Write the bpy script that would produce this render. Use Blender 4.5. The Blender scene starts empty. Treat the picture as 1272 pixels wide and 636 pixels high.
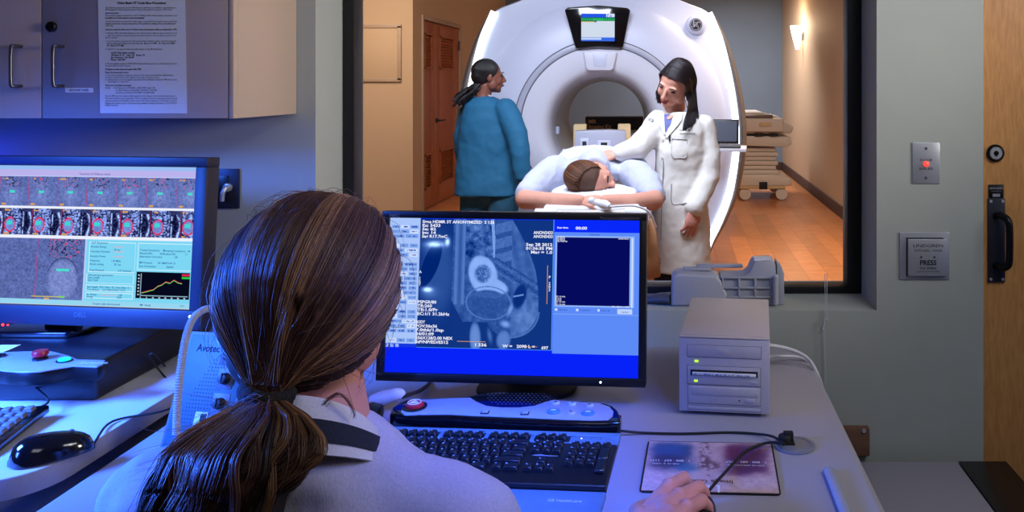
import bpy, math, random
import numpy as np
from mathutils import Vector, Matrix, Euler
from mathutils import noise as mnoise

random.seed(7)
rng = np.random.default_rng(11)
SC = bpy.context.scene
COL = SC.collection
PI = math.pi

# ------------------------------------------------------------------ camera
FOC, U0, V0, EYE = 970.0, 840.0, 105.0, 1.40      # focal length and principal point in pixels of the 1272x636 frame
cam_data = bpy.data.cameras.new('camera')
cam_data.sensor_width = 36.0
cam_data.lens = FOC / 1272.0 * 36.0
cam_data.shift_x = (636.0 - U0) / 1272.0
cam_data.shift_y = (V0 - 318.0) / 1272.0
cam_data.clip_start = 0.05
cam = bpy.data.objects.new('camera', cam_data)
COL.objects.link(cam)
cam.location = (0, 0, EYE)
cam.rotation_euler = (PI / 2, 0, 0)
SC.camera = cam

# ------------------------------------------------------------------ view, world, lights
SC.view_settings.view_transform = 'Standard'
SC.view_settings.look = 'None'
SC.view_settings.exposure = 0.0
SC.view_settings.gamma = 1.0
SC.view_settings.use_curve_mapping = False
SC.cycles.use_denoising = True
SC.cycles.max_bounces = 8
SC.cycles.transparent_max_bounces = 12
SC.cycles.sample_clamp_indirect = 4.0

w = bpy.data.worlds.new('world')
SC.world = w
w.use_nodes = True
w.node_tree.nodes['Background'].inputs[0].default_value = (0.42, 0.46, 0.75, 1)
w.node_tree.nodes['Background'].inputs[1].default_value = 0.09


def area(name, loc, aim, size, power, color, size_y=None, spread=180):
    l = bpy.data.lights.new(name, 'AREA')
    l.shape = 'RECTANGLE' if size_y else 'SQUARE'
    l.size = size
    if size_y:
        l.size_y = size_y
    l.energy = power
    l.color = color
    l.spread = math.radians(spread)
    o = bpy.data.objects.new(name, l)
    COL.objects.link(o)
    o.location = loc
    d = Vector(aim) - Vector(loc)
    o.rotation_euler = d.to_track_quat('-Z', 'Y').to_euler()
    return o


# control room: dim ceiling panel, blue lamp on the left, blue glow lamp behind the treatment monitor
area('ceiling_panel_light', (1.0, 0.7, 2.55), (0.2, 1.3, 0.7), 1.2, 15.5, (0.82, 0.85, 1.0), 0.6)
area('door_side_light', (1.1, 0.6, 2.5), (1.2, 2.1, 1.0), 0.6, 6.0, (0.98, 1.0, 0.92))
area('blue_side_lamp', (-1.95, 0.95, 1.5), (-1.42, 1.48, 0.75), 0.4, 34.0, (0.04, 0.17, 1.0), None, 70)
area('blue_rim_fill', (-1.9, 0.75, 1.35), (-0.55, 0.85, 1.02), 0.3, 8.0, (0.03, 0.14, 1.0), None, 38)  # added out of view to give the hair a blue edge
area('warm_right_lamp', (2.0, 1.2, 1.75), (-1.1, 2.1, 1.5), 0.5, 6.0, (1.0, 0.92, 0.86), None, 60)
area('blue_cabinet_lamp', (-1.75, 1.93, 1.22), (-1.55, 2.1, 1.14), 1.0, 0.8, (0.0, 0.02, 1.0), 0.05)
area('blue_front_fill', (-2.3, 0.2, 1.25), (-1.4, 1.45, 0.66), 0.5, 6.5, (0.03, 0.10, 1.0), None, 40)  # unseen fill, added to deepen the blue on the side desk
area('dim_rear_panel', (-0.3, -0.6, 2.5), (-0.2, 1.3, 0.8), 0.8, 5.5, (0.84, 0.84, 1.0))
area('blue_keyboard_fill', (0.3, 0.3, 2.2), (-0.33, 1.40, 0.75), 0.3, 3.2, (0.03, 0.12, 1.0), None, 20)  # added overhead; stands in for the main monitor's blue glow on the keys
# scanner room: ceiling panels
area('scanner_room_panel', (-0.6, 3.3, 2.85), (-0.45, 4.9, 0.9), 1.6, 108.0, (0.78, 0.86, 1.0), 1.0, 140)
area('scanner_room_warm_panel', (0.9, 6.0, 2.85), (1.0, 7.0, 0.0), 1.0, 72.0, (1.0, 0.80, 0.60), 1.8, 110)
area('scanner_room_left_panel', (-3.0, 7.0, 2.85), (-3.3, 8.8, 0.9), 1.4, 46.0, (1.0, 0.80, 0.62), None, 140)
area('scanner_room_back_panel', (0.6, 10.8, 2.85), (0.8, 11.6, 0.8), 1.2, 105.0, (0.86, 0.9, 1.0), None, 140)


# ------------------------------------------------------------------ helpers
def P(u, v, Y):
    """point of the place seen at pixel (u, v) at distance Y from the camera plane"""
    return Vector(((u - U0) * Y / FOC, Y, EYE - (v - V0) * Y / FOC))


def lin(c):
    c = c / 255.0
    return c / 12.92 if c <= 0.04045 else ((c + 0.055) / 1.055) ** 2.4


def rgb(r, g, b):
    return (lin(r), lin(g), lin(b), 1.0)


MATS = {}


def mat(name, color, rough=0.5, metal=0.0, spec=0.5, noise=0.06, scale=60.0, bump=0.0, emit=None, strength=0.0, alpha=None, stretch=None, coat=0.0):
    m = bpy.data.materials.new(name)
    m.use_nodes = True
    nt = m.node_tree
    b = nt.nodes['Principled BSDF']
    b.inputs['Roughness'].default_value = rough
    b.inputs['Metallic'].default_value = metal
    b.inputs['Specular IOR Level'].default_value = spec
    b.inputs['Coat Weight'].default_value = coat
    tc = nt.nodes.new('ShaderNodeTexCoord')
    src = tc.outputs['Object']
    if stretch:
        mp = nt.nodes.new('ShaderNodeMapping')
        mp.inputs['Scale'].default_value = stretch
        nt.links.new(src, mp.inputs['Vector'])
        src = mp.outputs['Vector']
    nz = nt.nodes.new('ShaderNodeTexNoise')
    nz.inputs['Scale'].default_value = scale
    nz.inputs['Detail'].default_value = 5
    nt.links.new(src, nz.inputs['Vector'])
    rp = nt.nodes.new('ShaderNodeValToRGB')
    lo = tuple(max(0, c * (1 - noise)) for c in color[:3]) + (1,)
    hi = tuple(min(1, c * (1 + noise)) for c in color[:3]) + (1,)
    rp.color_ramp.elements[0].position = 0.3
    rp.color_ramp.elements[1].position = 0.7
    rp.color_ramp.elements[0].color = lo
    rp.color_ramp.elements[1].color = hi
    nt.links.new(nz.outputs['Fac'], rp.inputs['Fac'])
    nt.links.new(rp.outputs['Color'], b.inputs['Base Color'])
    if bump:
        bp = nt.nodes.new('ShaderNodeBump')
        bp.inputs['Strength'].default_value = bump
        bp.inputs['Distance'].default_value = 0.01
        nt.links.new(nz.outputs['Fac'], bp.inputs['Height'])
        nt.links.new(bp.outputs['Normal'], b.inputs['Normal'])
    if emit:
        b.inputs['Emission Color'].default_value = emit
        b.inputs['Emission Strength'].default_value = strength
    MATS[name] = m
    return m


def emat(name, color, strength=1.0):
    m = bpy.data.materials.new(name)
    m.use_nodes = True
    nt = m.node_tree
    nt.nodes.clear()
    e = nt.nodes.new('ShaderNodeEmission')
    e.inputs[0].default_value = color
    e.inputs[1].default_value = strength
    o = nt.nodes.new('ShaderNodeOutputMaterial')
    nt.links.new(e.outputs[0], o.inputs[0])
    MATS[name] = m
    return m


def attr_emat(name, strength=1.0):
    m = emat(name, (1, 1, 1, 1), strength)
    nt = m.node_tree
    a = nt.nodes.new('ShaderNodeAttribute')
    a.attribute_name = 'picture'
    e = [n for n in nt.nodes if n.type == 'EMISSION'][0]
    nt.links.new(a.outputs['Color'], e.inputs[0])
    return m


def frame(o, x, y):
    """matrix whose columns are x (right), y (up), z (towards the viewer) and origin"""
    x = Vector(x).normalized()
    y = Vector(y)
    y = (y - x * y.dot(x)).normalized()
    z = x.cross(y)
    m = Matrix.Identity(4)
    for i in range(3):
        m[i][0], m[i][1], m[i][2], m[i][3] = x[i], y[i], z[i], o[i]
    return m


def catmull(pts, n=6):
    pts = [Vector(p) for p in pts]
    if len(pts) < 3:
        return pts
    out = []
    ext = [pts[0] * 2 - pts[1]] + pts + [pts[-1] * 2 - pts[-2]]
    for i in range(1, len(ext) - 2):
        p0, p1, p2, p3 = ext[i - 1:i + 3]
        for k in range(n):
            t = k / n
            out.append(0.5 * ((2 * p1) + (p2 - p0) * t + (2 * p0 - 5 * p1 + 4 * p2 - p3) * t * t + (3 * p1 - p0 - 3 * p2 + p3) * t ** 3))
    out.append(pts[-1])
    return out


class MB:
    """collects shapes and links them as ONE mesh object"""

    def __init__(s, M=None):
        s.v, s.f, s.M = [], [], M or Matrix.Identity(4)

    def add(s, vs, fs):
        n = len(s.v)
        s.v += [s.M @ Vector(p) for p in vs]
        s.f += [tuple(i + n for i in f) for f in fs]
        return s

    def box(s, c, size, rot=None):
        c = Vector(c)
        hx, hy, hz = size[0] / 2, size[1] / 2, size[2] / 2
        R = rot.to_3x3() if rot is not None else None
        vs = []
        for dx, dy, dz in ((-1, -1, -1), (1, -1, -1), (1, 1, -1), (-1, 1, -1), (-1, -1, 1), (1, -1, 1), (1, 1, 1), (-1, 1, 1)):
            p = Vector((dx * hx, dy * hy, dz * hz))
            vs.append(c + (R @ p if R else p))
        return s.add(vs, [(3, 2, 1, 0), (4, 5, 6, 7), (0, 1, 5, 4), (1, 2, 6, 5), (2, 3, 7, 6), (3, 0, 4, 7)])

    def span(s, a, b):
        a, b = Vector(a), Vector(b)
        return s.box((a + b) / 2, [abs(b[i] - a[i]) for i in range(3)])

    def tube(s, pts, r, n=10, smooth=0, flat=1.0, up=None):
        pts = [Vector(p) for p in pts]
        k0 = len(pts)
        if smooth:
            if hasattr(r, '__len__'):
                rr = list(r)
                new = []
                for i in range(k0 - 1):
                    for k in range(smooth):
                        new.append(rr[i] + (rr[i + 1] - rr[i]) * k / smooth)
                new.append(rr[-1])
                r = new
            pts = catmull(pts, smooth)
        if not hasattr(r, '__len__'):
            r = [r] * len(pts)
        t = (pts[1] - pts[0]).normalized()
        a = Vector(up) if up else (Vector((0, 0, 1)) if abs(t.z) < 0.9 else Vector((1, 0, 0)))
        vs = []
        for i, p in enumerate(pts):
            t = (pts[min(i + 1, len(pts) - 1)] - pts[max(i - 1, 0)]).normalized()
            a = (a - t * a.dot(t)).normalized()
            b = t.cross(a)
            for k in range(n):
                th = 2 * PI * k / n
                vs.append(p + (a * math.cos(th) * flat + b * math.sin(th)) * r[i])
        fs = []
        for i in range(len(pts) - 1):
            for k in range(n):
                fs.append((i * n + k, i * n + (k + 1) % n, (i + 1) * n + (k + 1) % n, (i + 1) * n + k))
        fs.append(tuple(reversed(range(n))))
        m = (len(pts) - 1) * n
        fs.append(tuple(range(m, m + n)))
        return s.add(vs, fs)

    def cyl(s, p0, p1, r, r1=None, n=20):
        return s.tube([p0, p1], [r, r if r1 is None else r1], n)

    def capsule(s, p0, p1, r0, r1, n=14):
        s.ell(p0, (r0, r0, r0), n=n)
        s.ell(p1, (r1, r1, r1), n=n)
        return s.tube([p0, p1], [r0, r1], n)

    def limb(s, pts, rs):
        for i in range(len(pts) - 1):
            s.capsule(pts[i], pts[i + 1], rs[i], rs[i + 1])
        return s

    def ell(s, c, r, rot=None, n=18):
        c = Vector(c)
        if not hasattr(r, '__len__'):
            r = (r, r, r)
        m = max(6, n // 2)
        R = rot.to_3x3() if rot is not None else None
        vs, fs = [], []

        def q(x, y, z):
            p = Vector((x * r[0], y * r[1], z * r[2]))
            return c + (R @ p if R else p)
        vs.append(q(0, 0, 1))
        for i in range(1, m):
            th = PI * i / m
            for k in range(n):
                ph = 2 * PI * k / n
                vs.append(q(math.sin(th) * math.cos(ph), math.sin(th) * math.sin(ph), math.cos(th)))
        vs.append(q(0, 0, -1))
        for k in range(n):
            fs.append((0, 1 + k, 1 + (k + 1) % n))
        for i in range(m - 2):
            for k in range(n):
                a = 1 + i * n
                fs.append((a + k, a + n + k, a + n + (k + 1) % n, a + (k + 1) % n))
        a = 1 + (m - 2) * n
        for k in range(n):
            fs.append((a + k, len(vs) - 1, a + (k + 1) % n))
        return s.add(vs, fs)

    def lathe(s, prof, M, n=48, closed=True):
        """profile [(radius, height)] turned about the z axis of M"""
        vs, fs = [], []
        for (r, h) in prof:
            for k in range(n):
                a = 2 * PI * k / n
                vs.append(M @ Vector((r * math.cos(a), r * math.sin(a), h)))
        for i in range(len(prof) - 1):
            for k in range(n):
                fs.append((i * n + k, i * n + (k + 1) % n, (i + 1) * n + (k + 1) % n, (i + 1) * n + k))
        if closed:
            fs.append(tuple(reversed(range(n))))
            fs.append(tuple(range((len(prof) - 1) * n, len(prof) * n)))
        return s.add(vs, fs)

    def prism(s, out, z0, z1, M=None):
        """2D outline pushed along the z axis from z0 to z1"""
        M = M or Matrix.Identity(4)
        n = len(out)
        vs = [M @ Vector((x, y, z0)) for x, y in out] + [M @ Vector((x, y, z1)) for x, y in out]
        fs = [tuple(reversed(range(n))), tuple(range(n, 2 * n))]
        for k in range(n):
            fs.append((k, (k + 1) % n, n + (k + 1) % n, n + k))
        return s.add(vs, fs)

    def loft(s, rings, cap=True):
        n = len(rings[0])
        vs = [p for r in rings for p in r]
        fs = []
        for i in range(len(rings) - 1):
            for k in range(n):
                fs.append((i * n + k, i * n + (k + 1) % n, (i + 1) * n + (k + 1) % n, (i + 1) * n + k))
        if cap:
            fs.append(tuple(reversed(range(n))))
            fs.append(tuple(range((len(rings) - 1) * n, len(rings) * n)))
        return s.add(vs, fs)

    def text(s, txt, x, y, size, M=None, align='LEFT', z=0.0, wide=1.0, bold=0.0):
        M = M or Matrix.Identity(4)
        c = bpy.data.curves.new('t', 'FONT')
        c.body = txt
        c.size = size
        c.align_x = align
        c.resolution_u = 2
        c.offset = bold * size
        o = bpy.data.objects.new('t', c)
        COL.objects.link(o)
        me = bpy.data.meshes.new_from_object(o.evaluated_get(bpy.context.evaluated_depsgraph_get()))
        vs = [M @ Vector((x + p.co.x * wide, y + p.co.y, z)) for p in me.vertices]
        fs = [tuple(p.vertices) for p in me.polygons]
        s.add(vs, fs)
        bpy.data.objects.remove(o)
        bpy.data.curves.remove(c)
        bpy.data.meshes.remove(me)
        return s

    def build(s, name, m, parent=None, bevel=0.0, seg=2, smooth=True, remesh=0.0, soft=0, folds=None, thick=0.0, sub=0):
        me = bpy.data.meshes.new(name)
        me.from_pydata([tuple(p) for p in s.v], [], s.f)
        me.update()
        o = bpy.data.objects.new(name, me)
        COL.objects.link(o)
        if not remesh and not thick:
            import bmesh
            b = bmesh.new()
            b.from_mesh(me)
            bmesh.ops.recalc_face_normals(b, faces=b.faces)
            if bevel:
                ed = [e for e in b.edges if len(e.link_faces) == 2 and e.calc_face_angle(0) > math.radians(40)]
                if ed:
                    bmesh.ops.bevel(b, geom=ed, offset=bevel, segments=seg, affect='EDGES', clamp_overlap=True, profile=0.5)
            b.to_mesh(me)
            b.free()
        if remesh:
            q = o.modifiers.new('r', 'REMESH')
            q.mode = 'VOXEL'
            q.voxel_size = remesh
            if soft:
                q = o.modifiers.new('s', 'SMOOTH')
                q.iterations = soft
                q.factor = 0.6
            if folds:
                for (strength, scale) in folds:
                    t = bpy.data.textures.new('folds', 'CLOUDS')
                    t.noise_scale = scale
                    t.noise_depth = 2
                    q = o.modifiers.new('d', 'DISPLACE')
                    q.texture = t
                    q.texture_coords = 'GLOBAL'
                    q.strength = strength
                    q.mid_level = 0.5
        if sub:
            q = o.modifiers.new('u', 'SUBSURF')
            q.levels = q.render_levels = sub
        if thick:
            q = o.modifiers.new('k', 'SOLIDIFY')
            q.thickness = thick
            q.offset = 0
        if o.modifiers:
            new = bpy.data.meshes.new_from_object(o.evaluated_get(bpy.context.evaluated_depsgraph_get()))
            new.name = name
            o.modifiers.clear()
            o.data = new
            bpy.data.meshes.remove(me)
            me = new
        me.materials.clear()
        me.materials.append(m if not isinstance(m, str) else MATS[m])
        if smooth:
            for p in me.polygons:
                p.use_smooth = True
            if not remesh:
                try:
                    me.set_sharp_from_angle(angle=math.radians(38))
                except Exception:
                    pass
        if parent:
            adopt(o, parent)
        return o


def world_of(o):
    M = o.matrix_local if False else Matrix.LocRotScale(o.location, o.rotation_euler, o.scale)
    if o.parent:
        return world_of(o.parent) @ o.matrix_parent_inverse @ M
    return M


def adopt(o, parent):
    o.parent = parent
    o.matrix_parent_inverse = world_of(parent).inverted()


def tag(o, label, cat, group=None, kind=None):
    o['label'] = label
    o['category'] = cat
    if group:
        o['group'] = group
    if kind:
        o['kind'] = kind
    return o


def thing(name, label, cat, loc, group=None):
    o = bpy.data.objects.new(name, None)
    o.empty_display_size = 0.05
    COL.objects.link(o)
    o.location = loc
    return tag(o, label, cat, group)


def struct(o):
    o['kind'] = 'structure'
    return o


def copy_tree(o, parent=None):
    c = o.copy()
    COL.objects.link(c)
    if parent:
        c.parent = parent
    for ch in [k for k in bpy.data.objects if k.parent == o]:
        copy_tree(ch, c)
    return c


def picture(name, nx, ny, func, m, M, w_, h_, parent, z=0.0):
    """a screen picture: a fine grid of w_ x h_ (metres, origin top left, y down) whose points carry colours"""
    X, Y = np.meshgrid(np.linspace(0, 1, nx), np.linspace(0, 1, ny))
    C = np.clip(func(X, Y), 0, 255) / 255.0
    C = np.where(C <= 0.04045, C / 12.92, ((C + 0.055) / 1.055) ** 2.4)
    me = bpy.data.meshes.new(name)
    vs = [tuple(M @ Vector((x * w_, -y * h_, z))) for x, y in zip(X.ravel(), Y.ravel())]
    fs = [(j * nx + i, (j + 1) * nx + i, (j + 1) * nx + i + 1, j * nx + i + 1) for j in range(ny - 1) for i in range(nx - 1)]
    me.from_pydata(vs, [], fs)
    a = me.color_attributes.new('picture', 'FLOAT_COLOR', 'POINT')
    buf = np.ones((nx * ny, 4), dtype=np.float32)
    buf[:, :3] = C.reshape(-1, 3)
    a.data.foreach_set('color', buf.ravel())
    me.materials.append(m)
    o = bpy.data.objects.new(name, me)
    COL.objects.link(o)
    if parent:
        adopt(o, parent)
    return o


def vnoise(X, Y, sx, sy, seed, octaves=3):
    """smooth value noise in 0..1"""
    r = np.random.default_rng(seed)
    out = np.zeros_like(X)
    amp = tot = 0
    amp = 1.0
    for o in range(octaves):
        gx, gy = int(sx * 2 ** o) + 2, int(sy * 2 ** o) + 2
        g = r.random((gy + 1, gx + 1))
        fx, fy = np.clip(X, 0, 0.999) * (gx - 1), np.clip(Y, 0, 0.999) * (gy - 1)
        ix, iy = fx.astype(int), fy.astype(int)
        tx, ty = fx - ix, fy - iy
        tx, ty = tx * tx * (3 - 2 * tx), ty * ty * (3 - 2 * ty)
        out += amp * ((g[iy, ix] * (1 - tx) + g[iy, ix + 1] * tx) * (1 - ty) + (g[iy + 1, ix] * (1 - tx) + g[iy + 1, ix + 1] * tx) * ty)
        tot += amp
        amp *= 0.55
    return out / tot


def strands(name, lines, radius, cols, m, parent, sides=3, taper=0.35):
    """many hair strands as one mesh; lines (n, k, 3), radius (n,), cols (n, 3) linear colour of the hair itself"""
    L = np.asarray(lines, dtype=np.float64)
    n, k, _ = L.shape
    R = np.broadcast_to(np.asarray(radius), (n,))
    T = np.gradient(L, axis=1)
    T /= np.linalg.norm(T, axis=2, keepdims=True) + 1e-9
    ref = np.array([0.31, 0.17, 0.93])
    A = np.cross(T, ref)
    A /= np.linalg.norm(A, axis=2, keepdims=True) + 1e-9
    B = np.cross(T, A)
    prof = 1 - (1 - taper) * np.linspace(0, 1, k) ** 3
    V = np.zeros((n, k, sides, 3))
    for s_ in range(sides):
        th = 2 * PI * s_ / sides
        V[:, :, s_] = L + (A * math.cos(th) + B * math.sin(th)) * (R[:, None] * prof[None])[:, :, None]
    idx = np.arange(n * k * sides).reshape(n, k, sides)
    q = np.stack([idx[:, :-1], np.roll(idx, -1, 2)[:, :-1], np.roll(idx, -1, 2)[:, 1:], idx[:, 1:]], axis=-1).reshape(-1, 4)
    me = bpy.data.meshes.new(name)
    me.vertices.add(n * k * sides)
    me.vertices.foreach_set('co', V.astype(np.float32).ravel())
    me.loops.add(q.size)
    me.loops.foreach_set('vertex_index', q.astype(np.int32).ravel())
    me.polygons.add(len(q))
    me.polygons.foreach_set('loop_start', np.arange(0, q.size, 4, dtype=np.int32))
    me.polygons.foreach_set('loop_total', np.full(len(q), 4, dtype=np.int32))
    me.update(calc_edges=True)
    me.polygons.foreach_set('use_smooth', np.ones(len(q), dtype=bool))
    a = me.color_attributes.new('hair_colour', 'FLOAT_COLOR', 'POINT')
    buf = np.ones((n, k * sides, 4), dtype=np.float32)
    buf[:, :, :3] = np.asarray(cols)[:, None, :]
    a.data.foreach_set('color', buf.ravel())
    me.materials.append(m)
    me.validate()
    o = bpy.data.objects.new(name, me)
    COL.objects.link(o)
    adopt(o, parent)
    return o


def rrect(x0, y0, x1, y1, r, n=5):
    out = []
    for cx, cy, a0 in ((x1 - r, y1 - r, 0), (x0 + r, y1 - r, 90), (x0 + r, y0 + r, 180), (x1 - r, y0 + r, 270)):
        for k in range(n + 1):
            a = math.radians(a0 + 90 * k / n)
            out.append((cx + r * math.cos(a), cy + r * math.sin(a)))
    return out


# ------------------------------------------------------------------ materials
mat('wall_paint', rgb(162, 167, 160), 0.75, noise=0.02, scale=12)
mat('laminate_grey', rgb(154, 151, 162), 0.45, noise=0.10, scale=900)
mat('laminate_white', rgb(196, 196, 204), 0.45, noise=0.08, scale=900)
mat('desk_edge', rgb(128, 124, 130), 0.55, noise=0.12, scale=700)
mat('cabinet_beige', rgb(160, 144, 140), 0.5, noise=0.05, scale=700)
mat('cabinet_side', rgb(184, 162, 142), 0.5, noise=0.04, scale=500)
mat('black_plastic', rgb(14, 14, 18), 0.35, noise=0.1, scale=200)
mat('frame_black', rgb(10, 10, 14), 0.5, noise=0.05, scale=200)
mat('gloss_black', rgb(8, 8, 14), 0.12, noise=0.05, scale=200, coat=0.5)
mat('console_dark', rgb(16, 16, 26), 0.4, noise=0.04, scale=200)
mat('bezel_dark', rgb(22, 24, 44), 0.5, noise=0.04, scale=200)
mat('black_matte', rgb(14, 14, 16), 0.7, noise=0.2, scale=300)
mat('black_metal', rgb(30, 28, 32), 0.35, metal=0.7)
mat('handle_metal', rgb(96, 92, 100), 0.3, metal=0.8)
mat('dark_plate', rgb(52, 54, 66), 0.4, metal=0.6, noise=0.1)
mat('steel', rgb(178, 182, 190), 0.35, metal=0.55, noise=0.06, scale=30, stretch=(1, 1, 30))
mat('paper', rgb(214, 216, 224), 0.8, noise=0.02)
mat('ink', rgb(22, 22, 30), 0.8, noise=0.02)
mat('beige_case', rgb(172, 162, 168), 0.5, noise=0.05, scale=900)
mat('beige_trim', rgb(176, 173, 184), 0.45, noise=0.03)
mat('line_grey', rgb(110, 108, 122), 0.6)
mat('coil_grey', rgb(158, 160, 170), 0.5, noise=0.04, scale=300)
mat('dark_grey', rgb(74, 76, 84), 0.5, noise=0.06)
mat('brown_wood', rgb(110, 76, 58), 0.55, noise=0.1, scale=50)
mat('cable_white', rgb(190, 190, 200), 0.5)
mat('keyboard_silver', rgb(96, 128, 160), 0.35, metal=0.2)
mat('key_black', rgb(16, 17, 22), 0.4)
mat('key_print', rgb(150, 160, 175), 0.6)
mat('intercom_face', rgb(44, 82, 98), 0.5)
mat('intercom_case', rgb(96, 102, 116), 0.5)
mat('key_light', rgb(104, 108, 124), 0.45)
mat('panel_silver', rgb(150, 156, 172), 0.35, metal=0.15)
mat('red_plastic', rgb(170, 24, 40), 0.35, noise=0.05)
mat('white_print', rgb(225, 225, 230), 0.6)
mat('blue_button', rgb(70, 120, 180), 0.35)
mat('button_grey', rgb(160, 165, 175), 0.35)
mat('clear_plastic', rgb(150, 154, 168), 0.15, noise=0.03)
mat('grommet_grey', rgb(112, 116, 130), 0.3, noise=0.03)
mat('sweater', rgb(176, 170, 184), 0.85, noise=0.10, scale=420, bump=0.08, stretch=(1, 1, 0.35))
mat('collar_white', rgb(206, 200, 204), 0.8, noise=0.05, scale=300, bump=0.1)
mat('navy', rgb(20, 26, 46), 0.8, noise=0.2, scale=400, bump=0.2)
mat('skin', rgb(206, 138, 124), 0.55, noise=0.06, scale=40)
mat('skin_light', rgb(216, 156, 136), 0.7, spec=0.2, noise=0.04, scale=30)
mat('skin_dark', rgb(120, 70, 54), 0.5, noise=0.05, scale=30)
mat('lips', rgb(168, 70, 70), 0.45)
mat('lips_dark', rgb(110, 50, 46), 0.45)
mat('white_eye', rgb(225, 225, 225), 0.3)
mat('dark_eye', rgb(25, 16, 12), 0.2)
mat('elastic', rgb(18, 14, 18), 0.9, noise=0.3, scale=500, bump=0.4)
mat('trousers', rgb(30, 30, 44), 0.85, noise=0.1)
mat('chair_fabric', rgb(36, 40, 60), 0.9, noise=0.2, scale=400)
mat('coat_white', rgb(226, 222, 216), 0.8, noise=0.02, scale=60)
mat('coat_shade', rgb(176, 172, 176), 0.8)
mat('scrubs_teal', rgb(22, 94, 132), 0.8, noise=0.05, scale=60)
mat('scrubs_pants', rgb(26, 76, 100), 0.8, noise=0.05, scale=60)
mat('gown_blue', rgb(186, 190, 214), 0.8, noise=0.03, scale=100)
mat('blouse', rgb(90, 100, 160), 0.7, noise=0.3, scale=150)
mat('sheet_white', rgb(232, 234, 242), 0.85, noise=0.02)
mat('scanner_white', rgb(196, 200, 222), 0.38, noise=0.015, scale=8)
mat('scanner_cream', rgb(206, 206, 220), 0.38, noise=0.015, scale=8)
mat('scanner_band', rgb(168, 170, 190), 0.35, noise=0.02)
mat('scanner_edge', rgb(120, 112, 110), 0.3, metal=0.5, noise=0.05)
mat('bore_inner', rgb(196, 186, 176), 0.5, noise=0.02)
mat('cream_plastic', rgb(204, 196, 186), 0.45, noise=0.03)
mat('foam_beige', rgb(200, 176, 134), 0.8, noise=0.05)
mat('cardboard_black', rgb(30, 26, 30), 0.6)
mat('orange_print', rgb(216, 160, 100), 0.6)
mat('mri_wall_tan', rgb(196, 166, 132), 0.7, noise=0.04, scale=90, bump=0.1)
mat('mri_wall_grey', rgb(110, 124, 138), 0.7, noise=0.05, scale=3)
mat('door_frame_paint', rgb(176, 150, 124), 0.5)
mat('brown_rubber', rgb(74, 52, 44), 0.6)
mat('tan_strap', rgb(170, 116, 74), 0.7, noise=0.1, scale=60)
mat('yellow', rgb(210, 190, 30), 0.5)
mat('ceiling_white', rgb(200, 200, 200), 0.9)
mat('carpet', rgb(70, 74, 84), 0.95, noise=0.2, scale=200)
mat('red_lamp', rgb(220, 20, 20), 0.3, emit=(1, 0.03, 0.02, 1), strength=3.0)
mat('green_led', rgb(120, 230, 40), 0.3, emit=(0.55, 1.0, 0.05, 1), strength=1.1)
mat('cyan_lamp', rgb(40, 220, 200), 0.3, emit=(0.0, 0.9, 0.7, 1), strength=1.0)
mat('white_led', rgb(230, 230, 255), 0.3, emit=(0.75, 0.8, 1.0, 1), strength=4.0)
mat('amber_led', rgb(250, 200, 60), 0.3, emit=(1.0, 0.75, 0.2, 1), strength=3.0)
emat('light_strip', (0.78, 0.92, 1.0, 1), 8.0)
emat('sconce_glass', (1.0, 0.88, 0.72, 1), 9.0)


def wood(name, c1, c2, scale, stretch, rough=0.45, planks=None):
    m = mat(name, c1, rough)
    nt = m.node_tree
    b = nt.nodes['Principled BSDF']
    tc = nt.nodes.new('ShaderNodeTexCoord')
    mp = nt.nodes.new('ShaderNodeMapping')
    mp.inputs['Scale'].default_value = stretch
    nz = nt.nodes.new('ShaderNodeTexNoise')
    nz.inputs['Scale'].default_value = scale
    nz.inputs['Detail'].default_value = 7
    nz.inputs['Distortion'].default_value = 0.6
    rp = nt.nodes.new('ShaderNodeValToRGB')
    rp.color_ramp.elements[0].position = 0.32
    rp.color_ramp.elements[1].position = 0.68
    rp.color_ramp.elements[0].color = c1
    rp.color_ramp.elements[1].color = c2
    nt.links.new(tc.outputs['Object'], mp.inputs[0])
    nt.links.new(mp.outputs[0], nz.inputs['Vector'])
    nt.links.new(nz.outputs['Fac'], rp.inputs['Fac'])
    col = rp.outputs['Color']
    if planks:
        mp2 = nt.nodes.new('ShaderNodeMapping')
        mp2.inputs['Rotation'].default_value = (0, 0, planks[2])
        br = nt.nodes.new('ShaderNodeTexBrick')
        br.inputs['Scale'].default_value = 1.0
        br.inputs['Brick Width'].default_value = planks[0]
        br.inputs['Row Height'].default_value = planks[1]
        br.inputs['Mortar Size'].default_value = 0.002
        br.inputs['Color1'].default_value = (0.72, 0.72, 0.72, 1)
        br.inputs['Color2'].default_value = (1.1, 1.05, 1.0, 1)
        br.inputs['Mortar'].default_value = (0.45, 0.4, 0.4, 1)
        nt.links.new(tc.outputs['Object'], mp2.inputs[0])
        nt.links.new(mp2.outputs[0], br.inputs['Vector'])
        mx = nt.nodes.new('ShaderNodeMix')
        mx.data_type = 'RGBA'
        mx.blend_type = 'MULTIPLY'
        mx.inputs[0].default_value = 1.0
        nt.links.new(col, mx.inputs[6])
        nt.links.new(br.outputs['Color'], mx.inputs[7])
        col = mx.outputs[2]
    nt.links.new(col, b.inputs['Base Color'])
    return m


wood('door_oak', rgb(184, 128, 70), rgb(206, 150, 90), 22, (6, 6, 0.8), 0.45)
wood('door_louvre_wood', rgb(156, 84, 40), rgb(186, 108, 56), 14, (5, 5, 0.6), 0.4)
wood('floor_wood', rgb(168, 102, 56), rgb(200, 134, 82), 5, (1.0, 8, 1), 0.32, planks=(1.2, 0.16, PI / 2))


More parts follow.
